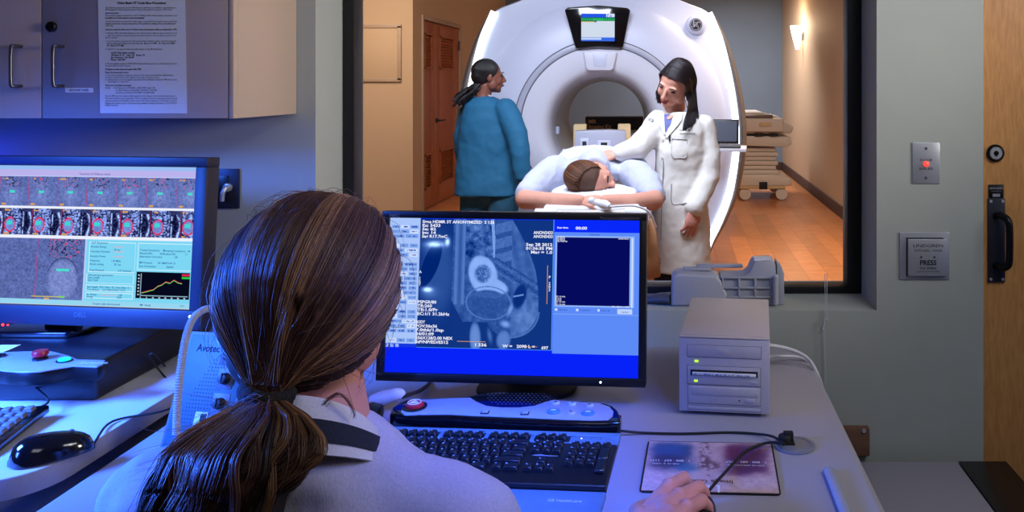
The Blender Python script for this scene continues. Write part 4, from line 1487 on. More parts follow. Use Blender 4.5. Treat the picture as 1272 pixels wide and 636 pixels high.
ps = [Vector((0.009 * math.sin(2 * PI * k / 3), 0.009 * math.cos(2 * PI * k / 3) * 1.0, 0)) for k in range(3)]
for k in range(3):
    tri.tube([ps[k], ps[(k + 1) % 3]], 0.0009, 6)
ps = [p * .5 for p in ps]
for k in range(3):
    tri.tube([ps[k], ps[(k + 1) % 3]], 0.0007, 6)
cr = [Vector((0.0125 * math.cos(2 * PI * k / 24), 0.0125 * math.sin(2 * PI * k / 24), 0)) for k in range(25)]
tri.tube(cr, 0.0008, 6)
tri.build('button_symbol', 'white_print', cb)
for (u, v) in ((602.5, 513.5), (652, 514.8)):
    x, y = bpt(u, v, zt)
    MB().box((x, y, zt + 0.0015), (0.0155, 0.0125, 0.003)).build('slider_frame', 'ink', cb)
    MB().box((x, y, zt + 0.003), (0.0115, 0.009, 0.003)).build('slider', 'button_grey', cb, bevel=0.0005)
for (u, v, m, r) in ((690, 502, 'button_grey', .0085), (711, 503.2, 'button_grey', .0085), (732, 504.8, 'button_grey', .0085), (687.5, 512.5, 'blue_button', .012), (709, 514, 'button_grey', .0085), (730.5, 514.5, 'blue_button', .012)):
    x, y = bpt(u, v, zt)
    T3 = Matrix.Translation((x, y, zt)) @ Matrix.Diagonal((1.0 if r < .01 else 1.15, 1, 1, 1))
    bb = MB().lathe([(r, 0), (r, 0.003), (r * .85, 0.0048), (r * .3, 0.0052)], T3, 24).build('push_button', m, cb)
    MB(T3).box((0, 0, 0.0054), (r * .7, r * .45, 0.0003)).build('button_mark', 'ink' if r < .01 else 'white_print', bb, smooth=False)

# =================================================================== MAIN KEYBOARD
lay = []
pt = 0.019
x0, yF = 0.016, -0.0215
for k in [0]:
    lay.append((x0 - .003 + pt * .5 * .9, yF, .9))
for gk in range(3):
    for k in range(4):
        lay.append((x0 + pt * (2.0 + gk * 4.55 + k), yF - 0.0, 1))
gk0 = x0 + 15 * pt + 0.006
for k in range(3):
    lay.append((gk0 + pt * (k + .5), yF, 1))
y1_ = yF - pt * 1.28


def row(y, ws, xs):
    x = xs
    for w_ in ws:
        if w_ > 0:
            lay.append((x + pt * w_ / 2, y, w_))
        x += pt * abs(w_)


row(y1_, [1] * 13 + [2], x0)
row(y1_ - pt, [1.5] + [1] * 12 + [1.5], x0)
row(y1_ - 2 * pt, [1.75] + [1] * 11 + [2.25], x0)
row(y1_ - 3 * pt, [2.25] + [1] * 10 + [2.75], x0)
row(y1_ - 4 * pt, [1.5, -.5, 1.5, 7, 1.5, -.5, 1, 1.5], x0)
for r in range(2):
    row(y1_ - r * pt, [1, 1, 1], gk0)
row(y1_ - 3 * pt, [-1, 1, -1], gk0)
row(y1_ - 4 * pt, [1, 1, 1], gk0)
gn = gk0 + 3 * pt + 0.010
row(y1_, [1, 1, 1, 1], gn)
row(y1_ - pt, [1, 1, 1], gn)
row(y1_ - 2 * pt, [1, 1, 1], gn)
row(y1_ - 3 * pt, [1, 1, 1], gn)
row(y1_ - 4 * pt, [2, 1], gn)
lay = lay[:98]
mkb = keyboard('keyboard', 'black keyboard with silver-blue top strip in front of the main monitor', Mkb, KW + 0.006, 0.162, lay, 'black_plastic', 'key_black')
for (ya) in (y1_ - 1.5 * pt, y1_ - 3.5 * pt):
    hw, hh = pt / 2 - .0012, pt - .0012
    x_ = gn + pt * 3.5
    c = MB(Mkb).span((x_ - hw, ya - hh, 0), (x_ + hw, ya + hh, 0.008))
    c.build('key', 'key_black', mkb, bevel=0.002, seg=1)
st_ = MB(Mkb)
st_.span((-0.001, -0.0105, -0.01), (KW + 0.007, 0.003, 0.0016))
st_.span((x0 + 18.6 * pt, -0.0325, -0.004), (KW + 0.007, -0.0105, 0.0016))
for gk in range(4):
    xx = x0 + pt * (1.05 + gk * 4.55)
    st_.span((xx, -0.0325, -0.004), (xx + pt * .4, -0.0105, 0.0016))
st_.span((-0.001, -0.0355, -0.004), (KW + 0.007, -0.0325, 0.0016))
st_.build('top_strip', 'keyboard_silver', mkb, bevel=0.0006)
kp = MB(Mkb)
for (x, y, w_) in lay:
    kp.box((x - w_ * pt / 2 + 0.0065, y + 0.0022, 0.0087), (0.0028, 0.0026, 0.0003))
kp.box((gk0 + 1.5 * pt, y1_ - 1.75 * pt, 0.0008), (0.045, 0.0012, 0.0004)).text('hp invent', gk0 + 0.010, y1_ - 1.66 * pt, 0.004, z=0.0012)
kp.build('key_legends', 'key_print', mkb, smooth=False)
MB(Mkb).text('hp', x0 + 9.7 * pt, -0.0085, 0.007, z=0.002, bold=0.02).build('brand_print', 'navy', mkb, smooth=False)
for k in range(3):
    MB(Mkb).lathe([(0.0013, 0.0016), (0.001, 0.0024)], Matrix.Translation((KW - 0.062 + k * 0.0175, -0.020, 0)), 10).build('indicator_light', 'amber_led' if k == 0 else 'dark_grey', mkb)
pr = MB(Mkb)
pr.span((0.0, -0.245, -0.021), (KW + 0.0065, -0.163, -0.0085))
pr.build('palm_rest', 'keyboard_silver', mkb, bevel=0.004, seg=3)
MB(Mkb).text('GE Healthcare', KW - 0.085, -0.196, 0.0095, z=-0.0081).build('palm_rest_print', 'white_print', mkb, smooth=False)
# controller cable to the grommet
q = [bpt(771, 536.5, DZ + .01), bpt(800, 537, DZ + .005), bpt(850, 538, DZ + .004), (bpt(905, 536.5, DZ + .004)), bpt(940, 539, DZ + .004), bpt(960, 545, DZ + .006), bpt(975, 550, DZ + .016)]
zz = [DZ + .012, DZ + .004, DZ + .003, DZ + .003, DZ + .004, DZ + .010, DZ + .014]
tag(MB().tube([(a[0], a[1], z) for a, z in zip(q, zz)], 0.0024, 10, smooth=8).build('controller_cable', 'black_matte'), 'black cable running from the control bar to the grommet', 'cable')

# mouse pad
pz = DZ + 0.0035
corners = [cpt(795.5, 547, pz), cpt(956, 547.5, pz), cpt(970.5, 614, pz), cpt(794, 610, pz)]
c0 = Vector((*corners[3], pz)); cxv = Vector((*corners[2], pz)) - c0; cyv = Vector((*corners[0], pz)) - c0
Mp = frame(c0, cxv, cyv)
PW, PH = cxv.length, cyv.length
padb = MB(Mp).prism(rrect(0, 0, PW, PH, 0.008), -0.003, -0.0006).build('mouse_pad', 'black_matte')
tag(padb, 'mouse pad with blue and maroon print under the right hand', 'mouse pad')


def padpic(X, Y):
    n1 = vnoise(X, Y, 30, 24, 21, 4)
    n2 = vnoise(X, Y, 6, 5, 22, 3)
    base = np.zeros(X.shape + (3,)) + np.array([196, 166, 168.]) + (n1 - .5)[..., None] * 40

    def blend(mask, col):
        nonlocal base
        base = base * (1 - mask[..., None]) + np.array(col) * mask[..., None]

    def boxm(x0, y0, x1, y1, s=0.025):
        w_ = (n2 - .5) * .10
        a = 1 / (1 + np.exp(-(X + w_ - x0) / s)) * 1 / (1 + np.exp((X + w_ - x1) / s))
        b = 1 / (1 + np.exp(-(Y + w_ - y0) / s)) * 1 / (1 + np.exp((Y + w_ - y1) / s))
        return a * b
    blend(boxm(.04, .04, .33, .58), (46, 44, 84))
    blend(boxm(.05, .03, .30, .32) * .8, (30, 84, 140))
    blend(boxm(.25, .48, .38, .60) * .9, (20, 100, 150))
    blend(boxm(.62, .06, .95, .66), (86, 40, 84))
    blend(boxm(.60, .10, .74, .34) * .8, (104, 30, 64))
    # engraved figure in the middle
    fig = np.exp(-(((X - .47) / .07) ** 2 + ((Y - .50) / .12) ** 2)) + np.exp(-(((X - .46) / .045) ** 2 + ((Y - .20) / .25) ** 2)) + .7 * np.exp(-(((X - .56) / .06) ** 2 + ((Y - .5) / .07) ** 2)) + .6 * np.exp(-(((X - .49) / .03) ** 2 + ((Y - .70) / .04) ** 2))
    f = np.clip(fig, 0, 1) * np.clip((n1 - .42) * 5, 0, 1)
    blend(np.clip(f, 0, .85), (92, 58, 66))
    return base


pm_ = bpy.data.materials.new('pad_print')
pm_.use_nodes = True
_a = pm_.node_tree.nodes.new('ShaderNodeAttribute')
_a.attribute_name = 'picture'
pm_.node_tree.links.new(_a.outputs['Color'], pm_.node_tree.nodes['Principled BSDF'].inputs['Base Color'])
pm_.node_tree.nodes['Principled BSDF'].inputs['Roughness'].default_value = 0.55
picture('pad_top', 200, 160, padpic, pm_, Mp @ Matrix.Translation((0.003, PH - 0.003, 0)), PW - 0.006, PH - 0.006, padb, z=-0.0002)
Mr = Mp @ Matrix.Translation((PW, PH, 0)) @ Matrix.Rotation(PI, 4, 'Z')
ptx = MB(Mr)
ptx.text('1 · 800 · 657 · 1171', PW * .96, PH * .405, 0.0092, None, 'RIGHT', 0.0004, bold=0.01)
ptx.text('FOR US  &  USERS', PW * .94, PH * .475, 0.0062, None, 'RIGHT', 0.0004)
ptx.text('1 · 800 · 682 · 9767', PW * .38, PH * .405, 0.0092, None, 'RIGHT', 0.0004, bold=0.01)
ptx.text('FOR MR APPLICATIONS', PW * .37, PH * .475, 0.0062, None, 'RIGHT', 0.0004)
ptx.text('LE', PW * .42, PH * .87, 0.034, None, 'LEFT', 0.0004, bold=0.01)
ptx.build('pad_phone_numbers', 'white_print', padb, smooth=False)
ptx = MB(Mr)
ptx.text('Image Guided', PW * .33, PH * .775, 0.0165, None, 'LEFT', 0.0004, bold=0.015)
ptx.build('pad_title', 'brown_wood', padb, smooth=False)

# =================================================================== DRIVE TOWER
fY = 1.609
f0 = P(843.5, 515, fY); f1 = P(954.5, 515, fY - 0.0)
FX = Vector((1, -0.03, 0)).normalized()
FU = Vector((0, 0, 1))
Md = frame(Vector((f0.x, f0.y, DZ + 0.008)), FX, FU)
FW = 0.1855
FH = P(844, 417, fY).z - DZ - 0.008
FD = 0.295
sk = Matrix(((1, 0, 0.10, 0), (0, 1, 0, 0), (0, 0, 1, 0), (0, 0, 0, 1)))   # none: kept square below
dt = thing('drive_tower', 'beige external disc drive tower standing on the desk right of the main monitor', 'disc drive tower', Md @ Vector((FW / 2, -0.008, -FD / 2)))
mdk = Md @ Matrix.Rotation(-math.radians(4.5), 4, 'Y')
Mdk = mdk
MB(Mdk).span((0, 0, -FD), (FW, FH, -0.012)).build('case', 'beige_case', dt, bevel=0.002)
MB(Mdk).span((0.000, 0.0, -0.0115), (FW, FH - 0.004, 0)).build('front_bezel', 'beige_trim', dt, bevel=0.002)
MB(Mdk).span((0.0, FH - 0.003, -0.0125), (FW, FH - 0.001, 0)).build('top_lip', 'beige_case', dt, bevel=0.0005)
feet = MB(Mdk)
for x in (0.02, FW - 0.02):
    for z in (-0.03, -FD + 0.03):
        MB(Mdk).cyl((x, -0.008, z), (x, 0, z), 0.009, n=14).build('foot', 'black_matte', dt)
sx = FW / 393.0


def fr2(x0, y0, x1, y1):
    """zoomed pixels of the front face to local metres"""
    return ((x0 - 155) * sx, FH - (y1 - 236) * FH / 348), ((x1 - 155) * sx, FH - (y0 - 236) * FH / 348)


def bay(x0, y0, x1, y1, m, name, z0=-0.004, z1=0.0012, parent=dt, rim=True):
    (a, b), (c, d) = fr2(x0, y0, x1, y1)
    o = MB(Mdk).span((a, b, z0), (c, d, z1)).build(name, m, parent, bevel=0.0008)
    if rim:
        r = MB(Mdk)
        t = 0.0009
        r.span((a - t, b - t, z0), (c + t, b, 0.0007)).span((a - t, d, z0), (c + t, d + t, 0.0007)).span((a - t, b, z0), (a, d, 0.0007)).span((c, b, z0), (c + t, d, 0.0007))
        r.build('bay_gap', 'line_grey', o, smooth=False)
    return o


o = bay(192, 276, 511, 330, 'beige_trim', 'blank_bay')
bay(322, 291, 378, 316, 'beige_trim', 'latch', 0.0, 0.0018, o)
o = bay(192, 372, 508, 456, 'beige_trim', 'disc_drive')
bay(205, 389, 497, 416, 'black_matte', 'tray_slot', 0.001, 0.0016, o, False)
tr2 = bay(214, 399, 489, 412, 'paper', 'disc_tray', 0.001, 0.0045, o, False)
(a, b), (c, d) = fr2(222, 402, 480, 410)
m = MB(Mdk)
rr = random.Random(5)
xq = a
while xq < c - .006:
    L_ = rr.uniform(.002, .007)
    m.span((xq, b + rr.uniform(0, .001), 0.0046), (xq + L_, b + rr.uniform(.0015, .0032), 0.0047))
    xq += L_ + rr.uniform(.001, .006)
m.build('tray_print', 'blue_button', tr2, smooth=False)
bay(462, 434, 494, 445, 'beige_trim', 'eject_button', 0.0, 0.0025, o)
o = bay(195, 462, 508, 545, 'beige_trim', 'disc_drive')
bay(209, 468, 494, 505, 'beige_trim', 'tray_door', 0.0, 0.0024, o)
bay(442, 517, 484, 533, 'beige_trim', 'eject_button', 0.0, 0.0028, o)
bay(414, 521, 421, 528, 'black_matte', 'jack', 0.0, 0.0016, o, False)
bay(315, 523, 319, 527, 'black_matte', 'eject_hole', 0.0, 0.0016, o, False)
bay(195, 557, 510, 573, 'beige_trim', 'lower_vent_strip')
for (x, y) in ((231, 350), (229, 441)):
    (a, b), (c, d) = fr2(x - 8, y - 5, x + 8, y + 5)
    MB(Mdk).span((a, b, 0), (c, d, 0.0022)).build('activity_light', 'green_led', dt, bevel=0.0008)
# white cables behind it
e = Mdk @ Vector((FW, FH * .45, -FD * .9))
tag(MB().tube([P(950, 428, 1.84), P(970, 431, 1.86), P(990, 437, 1.88), P(1004, 446, 1.88), P(1013, 460, 1.86), P(1020, 480, 1.87), P(1022, 520, 1.9)], 0.0042, 10, smooth=8).build('white_cable', 'cable_white'), 'white cable from the drive tower arching over the desk corner, upper of two', 'cable')
tag(MB().tube([P(948, 443, 1.86), P(968, 442.5, 1.90), P(988, 443, 1.92), P(1003, 448.5, 1.915), P(1014, 462, 1.90), P(1022, 484, 1.92), P(1026, 530, 1.95)], 0.0036, 10, smooth=8).build('white_cable', 'cable_white'), 'white cable from the drive tower lying lower across the desk corner', 'cable')

# small black phone base, pale plug and cable left of the control bar
t = thing('desk_speaker', 'small black cylindrical desk speaker behind the operator\'s collar', 'speaker', P(463, 528, 1.52))
MB().cyl(P(452, 523, 1.50), P(468, 527, 1.50), 0.036, n=28).build('body', 'black_plastic', t, bevel=0.004)
MB().span(P(440, 523, 1.55), P(462, 498, 1.62)).build('stand', 'black_matte', t, bevel=0.004)
pl = thing('cable_plug', 'pale plastic cable plug with black lead left of the control bar', 'plug', P(480, 497, 1.62))
MB().tube([P(462, 499, 1.62), P(478, 494, 1.62), P(495, 490, 1.62), P(500, 493, 1.62)], [0.014, 0.015, 0.013, 0.008], 14, smooth=4).build('plug_body', 'cable_white', pl)
MB().tube([P(500, 493, 1.62), P(512, 489, 1.65), P(524, 484, 1.70), P(536, 474, 1.8)], 0.0042, 10, smooth=6).build('lead', 'black_matte', pl)
tag(MB().span(P(445, 487, 1.80), P(480, 455, 1.95)).build('cable_box', 'dark_grey', bevel=0.01), 'low grey box on the desk behind the main monitor left end', 'box')

# =================================================================== SILL, WALL PLATES, CORD
M_ = frame(P(830, 383, 2.135), (1, 0, 0), (0, 0, 1))
kk = 2.135 / FOC
t = thing('coil_holder', 'pale grey moulded plastic coil cradle resting on the window sill', 'coil cradle', P(900, 383, 2.16))
SZ = SILL + 0.001


def sp(u, v):
    return ((u - 830) * kk, (383 - v) * kk)


def pr_(mb_, pts, z0, z1):
    mb_.prism([sp(*p) for p in pts][::-1], z0, z1)


zf = 0.0
base_v = (EYE - SZ) / kk + V0  # pixel row of the sill at this distance
b_ = MB(M_)
pr_(b_, [(833, base_v), (834, 347), (837, 342), (845, 340), (890, 342.5), (897, 350), (903, 366), (905, base_v)], -0.075, 0.0)
b_.build('left_block', 'coil_grey', t, bevel=0.008, seg=3)
b_ = MB(M_)
pr_(b_, [(898, base_v), (895, 345), (905, 345), (925, 344), (931, 340), (935, 331), (938, 326), (960, 325), (964, 329), (966, base_v), (948, base_v), (946, 375), (930, 373), (922, 378), (918, base_v)], -0.085, -0.008)
b_.build('right_block', 'coil_grey', t, bevel=0.004, seg=2)
b_ = MB(M_)
for u0_, u1_ in ((897, 899), (917, 919.5), (937, 939.5), (957, 959)):
    pr_(b_, [(u0_, 370), (u0_, 346), (u1_, 346), (u1_, 370)], -0.009, -0.001)
for v0_, v1_ in ((344.5, 346.5), (357, 359), (368.5, 370.5)):
    pr_(b_, [(896, v1_), (896, v0_), (959, v0_), (959, v1_)], -0.009, -0.001)
b_.build('ribs', 'coil_grey', t, bevel=0.0008)
b_ = MB(M_)
b_.tube([(sp(963, 344)[0], sp(963, 344)[1], 0.004), (sp(963, base_v)[0], sp(963, base_v)[1] + 0.008, 0.004)], 0.0085, 14)
b_.ell((sp(963, 344)[0], sp(963, 344)[1], 0.004), 0.0085)
b_.build('corner_post', 'coil_grey', t)
b_ = MB(M_)
pr_(b_, [(966, base_v), (966, 327), (972, 333), (975, 342), (975.5, base_v)], -0.075, -0.015)
b_.build('end_block', 'coil_grey', t, bevel=0.003)
MB(M_).span((sp(938, 0)[0], sp(0, 326)[1] + .0, -0.06), (sp(960, 0)[0], sp(0, 325)[1] + .002, -0.02)).build('top_label', 'paper', t, smooth=False)
MB(M_).span((sp(848, 0)[0], sp(0, 340.5)[1], -0.07), (sp(885, 0)[0], sp(0, 338)[1], -0.04)).span((sp(866, 0)[0], sp(0, 339)[1], -0.075), (sp(925, 0)[0], sp(0, 335)[1], -0.055)).build('top_bar', 'coil_grey', t, bevel=0.002)
tg = MB()
tg.tube([P(783, 352, 2.20), P(800, 352, 2.19), P(818, 350, 2.17), P(834, 350, 2.16)], [0.018, 0.022, 0.026, 0.03], 16, smooth=5, flat=0.5, up=(0, 0, 1))
tag(tg.build('coil_tail', 'dark_grey'), 'smooth dark grey tapered coil lying on the sill behind the main monitor', 'coil')
bpy.data.objects['coil_tail'].location.z -= (P(818, 350, 2.17).z - 0.014 - SZ)

# wall plates
k2 = WY / FOC
M_ = frame(P(1150, 202.5, WY - 0.0005), (1, 0, 0), (0, 0, 1))
t = thing('door_sealed_plate', 'steel wall plate with lit red lamp reading DOOR SEALED', 'indicator plate', P(1150, 228, WY))
MB(M_).box((0, 0, 0.0015), (34 * k2, 51 * k2, 0.003)).build('plate', 'steel', t, bevel=0.001)
MB(M_).text('DOOR', 0, 0.0055, 0.0085, None, 'CENTER', 0.0033, wide=1.35, bold=0.01).text('SEALED', 0, -0.0175, 0.0085, None, 'CENTER', 0.0033, wide=1.35, bold=0.01).build('plate_print', 'ink', t, smooth=False)
MB(M_).lathe([(0.0075, 0.003), (0.0068, 0.007), (0.004, 0.009), (0.001, 0.0095)], Matrix.Translation((0.0, -0.002, 0)), 20).build('red_lamp', 'red_lamp', t)
for sy in (-1, 1):
    MB(M_).lathe([(0.004, 0.003), (0.0035, 0.0042), (0.001, 0.0045)], Matrix.Translation((0, sy * 0.0395, 0)), 14).build('screw', 'dark_grey', t)
M_ = frame(P(1148, 317.5, WY - 0.0005), (1, 0, 0), (0, 0, 1))
t = thing('door_press_plate', 'square steel push plate reading PRESS TO OPEN', 'push plate', P(1148, 347, WY))
MB(M_).box((0, 0, 0.002), (0.134, 0.127, 0.004)).build('back_plate', 'steel', t, bevel=0.0012)
MB(M_).box((-0.0465, -0.004, 0.0045), (0.006, 0.10, 0.001)).box((0.0, 0.0475, 0.0045), (0.1, 0.003, 0.001)).build('plate_gap', 'black_matte', t, smooth=False)
MB(M_).box((0.0055, -0.003, 0.009), (0.105, 0.098, 0.010)).build('push_pad', 'steel', t, bevel=0.0015)
MB(M_).text('LINDGREN', 0.006, 0.0255, 0.0115, None, 'CENTER', 0.0145, wide=1.45).text('AUTO-SEAL   DOOR', 0.006, 0.014, 0.0085, None, 'CENTER', 0.0145, wide=.95).text('PRESS', 0.006, -0.022, 0.0185, None, 'CENTER', 0.0145, wide=.95, bold=0.03).text('TO OPEN', 0.006, -0.0335, 0.0085, None, 'CENTER', 0.0145, wide=1.2, bold=0.01).text('AN ESCO TECHNOLOGIES COMPANY', 0.006, -0.041, 0.0038, None, 'CENTER', 0.0145).build('plate_print', 'ink', t, smooth=False)
for sx_ in (-0.012, 0.023):
    MB(M_).lathe([(0.0032, 0.014), (0.003, 0.0152), (0.001, 0.0155)], Matrix.Translation((sx_, -0.001, 0)), 12).build('screw', 'dark_grey', t)

# blind cord
cd = thing('blind_cord', 'thin pale looped blind cord hanging below the window beside the door plates', 'blind cord', P(1025, 486, WY - 0.012))
for du in (-1.2, 1.2):
    MB().tube([P(1026 + du, 340, WY - 0.004 + 0.0), P(1026 + du, 384, WY - 0.006), P(1025.5 + du * .7, 398, WY - 0.008), P(1023 + du * .3, 408, WY - 0.010), P(1024.5 + du * .5, 440, WY - 0.010), P(1025 + du, 484, WY - 0.010)], 0.0009, 6, smooth=4).build('cord', 'cable_white', cd)
MB().tube([P(1029, 398, WY - .012), P(1025, 396, WY - .012), P(1024, 400, WY - .012), P(1022, 408, WY - .012), P(1024, 410, WY - .012)], 0.0016, 6, smooth=4).build('knot', 'cable_white', cd)

# bumper block on the wall and the low cabinet
t = thing('wall_bumper', 'brown block with one screw on the wall behind the desk edge', 'wall block', P(1062, 562, WY))
MB().span(P(1040, 562, WY - 0.0005), Vector((P(1078, 528, WY).x, WY - 0.022, P(1078, 528, WY).z))).build('block', 'brown_wood', t, bevel=0.002)
MB().lathe([(0.0058, 0), (0.005, 0.004), (0.002, 0.0045)], frame(P(1073, 535, WY - 0.0225), (1, 0, 0), (0, 0, 1)), 16).build('screw', 'steel', t)
lc = thing('low_cabinet', 'low grey cabinet with a black top section standing by the sealed door', 'cabinet', (0.75, 1.7, 0))
lzc = 0.405
Yb = 2.06
xs0, xs1, xs2 = 0.36, (1190 - U0) * Yb / FOC, (1250 - U0) * Yb / FOC
MB().span((xs0, 1.25, 0.001), (xs2, Yb, lzc - 0.018)).build('body', 'laminate_grey', lc, bevel=0.003)
MB().span((xs0, 1.24, lzc - 0.018), (xs1 - 0.002, Yb, lzc)).build('top_panel', 'laminate_grey', lc, bevel=0.002)
MB().span((xs1 + 0.001, 1.24, lzc - 0.018), (xs2, Yb, lzc + 0.002)).build('black_panel', 'black_plastic', lc, bevel=0.002)
# computer mouse and its cable

# =================================================================== SCANNER
SY = 5.5
yaw = math.radians(4.0)
S0 = Vector(((748 - U0) * SY / FOC, SY, EYE - (158 - V0) * SY / FOC))
# local frame of the scanner front: x right, y up, z towards the viewer (depth = -z)
MSc = frame(S0, (math.cos(yaw), math.sin(yaw), 0), (0, 0, 1))
kS = SY / FOC
sc_ = thing('mri_scanner', 'large white scanner with round bore and glowing side strips', 'scanner', (S0.x, S0.y + 0.8, 0))
half = [(748, -26), (790, -22), (830, -10), (860, 1), (886, 14), (900, 50), (911, 90), (918.5, 130), (922, 165), (921, 200), (913, 245), (899, 280), (886, 305), (879, 328), (878, 347)]
hl_ = [((u - 748) * kS, (158 - v) * kS) for u, v in half]
oc = catmull([Vector((x, y, 0)) for x, y in hl_], 5)
zfloor = -S0.z + 0.002
right = [(p.x, p.y) for p in oc]
right[-1] = (right[-1][0], zfloor)
outl = right + [(-x, y) for x, y in reversed(right)][:-1]


def ray_out(th):
    """distance from the axis to the outline in direction th"""
    dx, dy = math.cos(th), math.sin(th)
    best = 9
    n = len(outl)
    for i in range(n):
        (x0, y0), (x1, y1) = outl[i], outl[(i + 1) % n]
        den = dx * (y1 - y0) - dy * (x1 - x0)
        if abs(den) < 1e-9:
            continue
        t = (x0 * (y1 - y0) - y0 * (x1 - x0)) / den
        s_ = (x0 * dy - y0 * dx) / den
        if t > 0 and -1e-6 <= s_ <= 1 + 1e-6:
            best = min(best, t)
    return best


NA = 144
angs = [2 * PI * k / NA for k in range(NA)]
rad = [ray_out(a) for a in angs]


def ring(rf, z):
    return [Vector((r * math.cos(a), r * math.sin(a), z)) for a, r in zip(angs, rf)]


DEP = 1.62
hs_ = MB(MSc)
rings_ = [ring([0.895] * NA, -0.09), ring([min(0.91, r) for r in rad], -0.10), ring([r * .93 + .91 * .07 - .0 for r in rad], -0.125), ring([r - 0.004 for r in rad], -0.15),
          ring([r for r in rad], -0.20), ring([r * 0.97 for r in rad], -DEP + .1), ring([r * 0.93 for r in rad], -DEP), ring([0.345] * NA, -DEP)]
hs_.loft(rings_, cap=False)
hs_.build('housing', 'scanner_white', sc_)
MB(MSc).lathe([(0.62, -0.004), (0.68, -0.008), (0.76, -0.024), (0.83, -0.05), (0.878, -0.075), (0.895, -0.09), (0.895, -0.12)], Matrix.Identity(4), NA, closed=False).build('outer_dish', 'scanner_white', sc_)
MB(MSc).lathe([(0.572, -0.012), (0.574, 0.0), (0.580, 0.004), (0.607, 0.004), (0.613, 0.0), (0.615, -0.012)], Matrix.Identity(4), NA, closed=False).build('ring_band', 'scanner_band', sc_)
MB(MSc).lathe([(0.565, -0.02), (0.565, -0.004), (0.5725, -0.004), (0.5725, -0.02)], Matrix.Identity(4), NA, closed=False).lathe([(0.614, -0.02), (0.614, -0.006), (0.6205, -0.006), (0.6205, -0.02)], Matrix.Identity(4), NA, closed=False).build('ring_seam', 'dark_grey', sc_)
MB(MSc).lathe([(0.566, -0.003), (0.52, -0.002), (0.46, -0.004), (0.42, -0.012), (0.395, -0.03), (0.372, -0.07), (0.358, -0.14), (0.350, -0.25)], Matrix.Identity(4), NA, closed=False).build('face_plate', 'scanner_cream', sc_)
MB(MSc).lathe([(0.352, -0.24), (0.336, -0.5), (0.330, -1.3), (0.34, -DEP - .001)], Matrix.Identity(4), NA, closed=False).build('bore_liner', 'bore_inner', sc_)
# glowing strips and dark edges
sp_ = [(885.5, 13.5), (900, 50), (910.5, 90), (917.5, 130), (921, 165), (920, 200), (912, 245), (898.5, 280), (886, 305), (878.5, 326)]
for sgn in (1, -1):
    pts = [Vector((sgn * ((u - 748) * kS - 0.012), (158 - v) * kS, -0.118)) for u, v in sp_]
    MB(MSc).tube(pts, 0.027, 10, smooth=6, flat=0.5, up=(0, 0, 1)).build('light_strip', 'light_strip', sc_)
    pts = [Vector((sgn * ((u - 748) * kS + 0.018 + 0.022 * min(1, k / 3) * (1 - k / 12)), (158 - v) * kS, -0.17)) for k, (u, v) in enumerate(sp_)]
    MB(MSc).tube(pts, [0.012, 0.028, 0.034, 0.038, 0.038, 0.036, 0.032, 0.028, 0.022, 0.014], 12, smooth=6, flat=2.2, up=(0, 0, 1)).build('edge_trim', 'scanner_edge', sc_)
    fu = sgn * (878 - 748) * kS
    MB(MSc).span((fu - 0.10, zfloor, -0.35), (fu + 0.05, (158 - 327) * kS, -0.07)).build('foot', 'scanner_band', sc_, bevel=0.012)


def sl(u, v, z=0.0):
    return ((u - 748) * kS, (158 - v) * kS, z)


# display above the bore
dsp = MB(MSc)
tr4 = [(702, 13), (706, 10), (743, 7), (779, 10), (783, 13), (774, 58), (771, 60.5), (743, 59), (718, 61), (715, 59)]
dsp.prism([sl(*p)[:2] for p in tr4][::-1], -0.03, 0.035)
do = dsp.build('display_housing', 'gloss_black', sc_, bevel=0.008)


def screen_small(X, Y):
    n1 = vnoise(X, Y, 40, 20, 31, 2)
    img = np.zeros(X.shape + (3,)) + np.array([214, 226, 240.])
    img[Y < .14] = (40, 90, 235)
    img[(Y < .12) & (X > .75) & (n1 > .35)] = (225, 235, 255)
    img[(Y > .14) & (Y < .27)] = (20, 110, 80)
    img[(Y > .16) & (Y < .25) & (np.sin(X * 110) > 0)] = (60, 225, 110)
    img[(Y > .27) & (Y < .31) & (X < .45)] = (40, 60, 120)
    img[(Y > .28) & (Y < .31) & (X < .4)] = (220, 200, 80)
    img[Y > .86] = (60, 110, 235)
    img[(Y > .87) & (Y < .95) & (X < .6)] = (200, 220, 255)
    return img


x0_, y0_, _z = sl(722.5, 17.5)
picture('display_screen', 90, 70, screen_small, MATS['screen_picture'], MSc @ Matrix.Translation((x0_, y0_, 0.0365)), 41 * kS, 34 * kS, do)
MB(MSc).prism([sl(*p)[:2] for p in [(724.5, 64.5), (745, 63), (766.5, 64.5), (762, 86), (758, 88), (732, 88), (728, 86)]][::-1], -0.01, 0.03).build('handle_cover', 'scanner_cream', sc_, bevel=0.01, seg=3)
MB(MSc).prism([sl(*p)[:2] for p in [(736, 66), (755, 66), (753, 83), (738, 83)]][::-1], 0.02, 0.034).build('handle_pad', 'scanner_white', sc_, bevel=0.008)
# round badge
Tb = Matrix.Translation(sl(866, 29, -0.10))
bd = MB(MSc).lathe([(0.072, 0), (0.070, 0.018), (0.055, 0.028), (0.050, 0.030)], Tb, 40).build('badge', 'scanner_white', sc_)
bb = MB(MSc).lathe([(0.047, 0.028), (0.046, 0.033), (0.042, 0.0345)], Tb, 40).build('badge_disc', 'dark_plate', bd)
m = MB(MSc @ Tb)
cr = [Vector((0.039 * math.cos(2 * PI * k / 32), 0.039 * math.sin(2 * PI * k / 32), 0.035)) for k in range(33)]
m.tube(cr, 0.0022, 6)
for a in range(4):
    th = a * PI / 2 + .4
    m.tube([Vector((0.036 * math.cos(th + t * .5), 0.036 * math.sin(th + t * .5), 0.035)) * 1.0 + Vector((-t * .012 * math.cos(th + .8), -t * .012 * math.sin(th + .8), 0)) for t in (0, .5, 1, 1.5)], 0.002, 6, smooth=3)
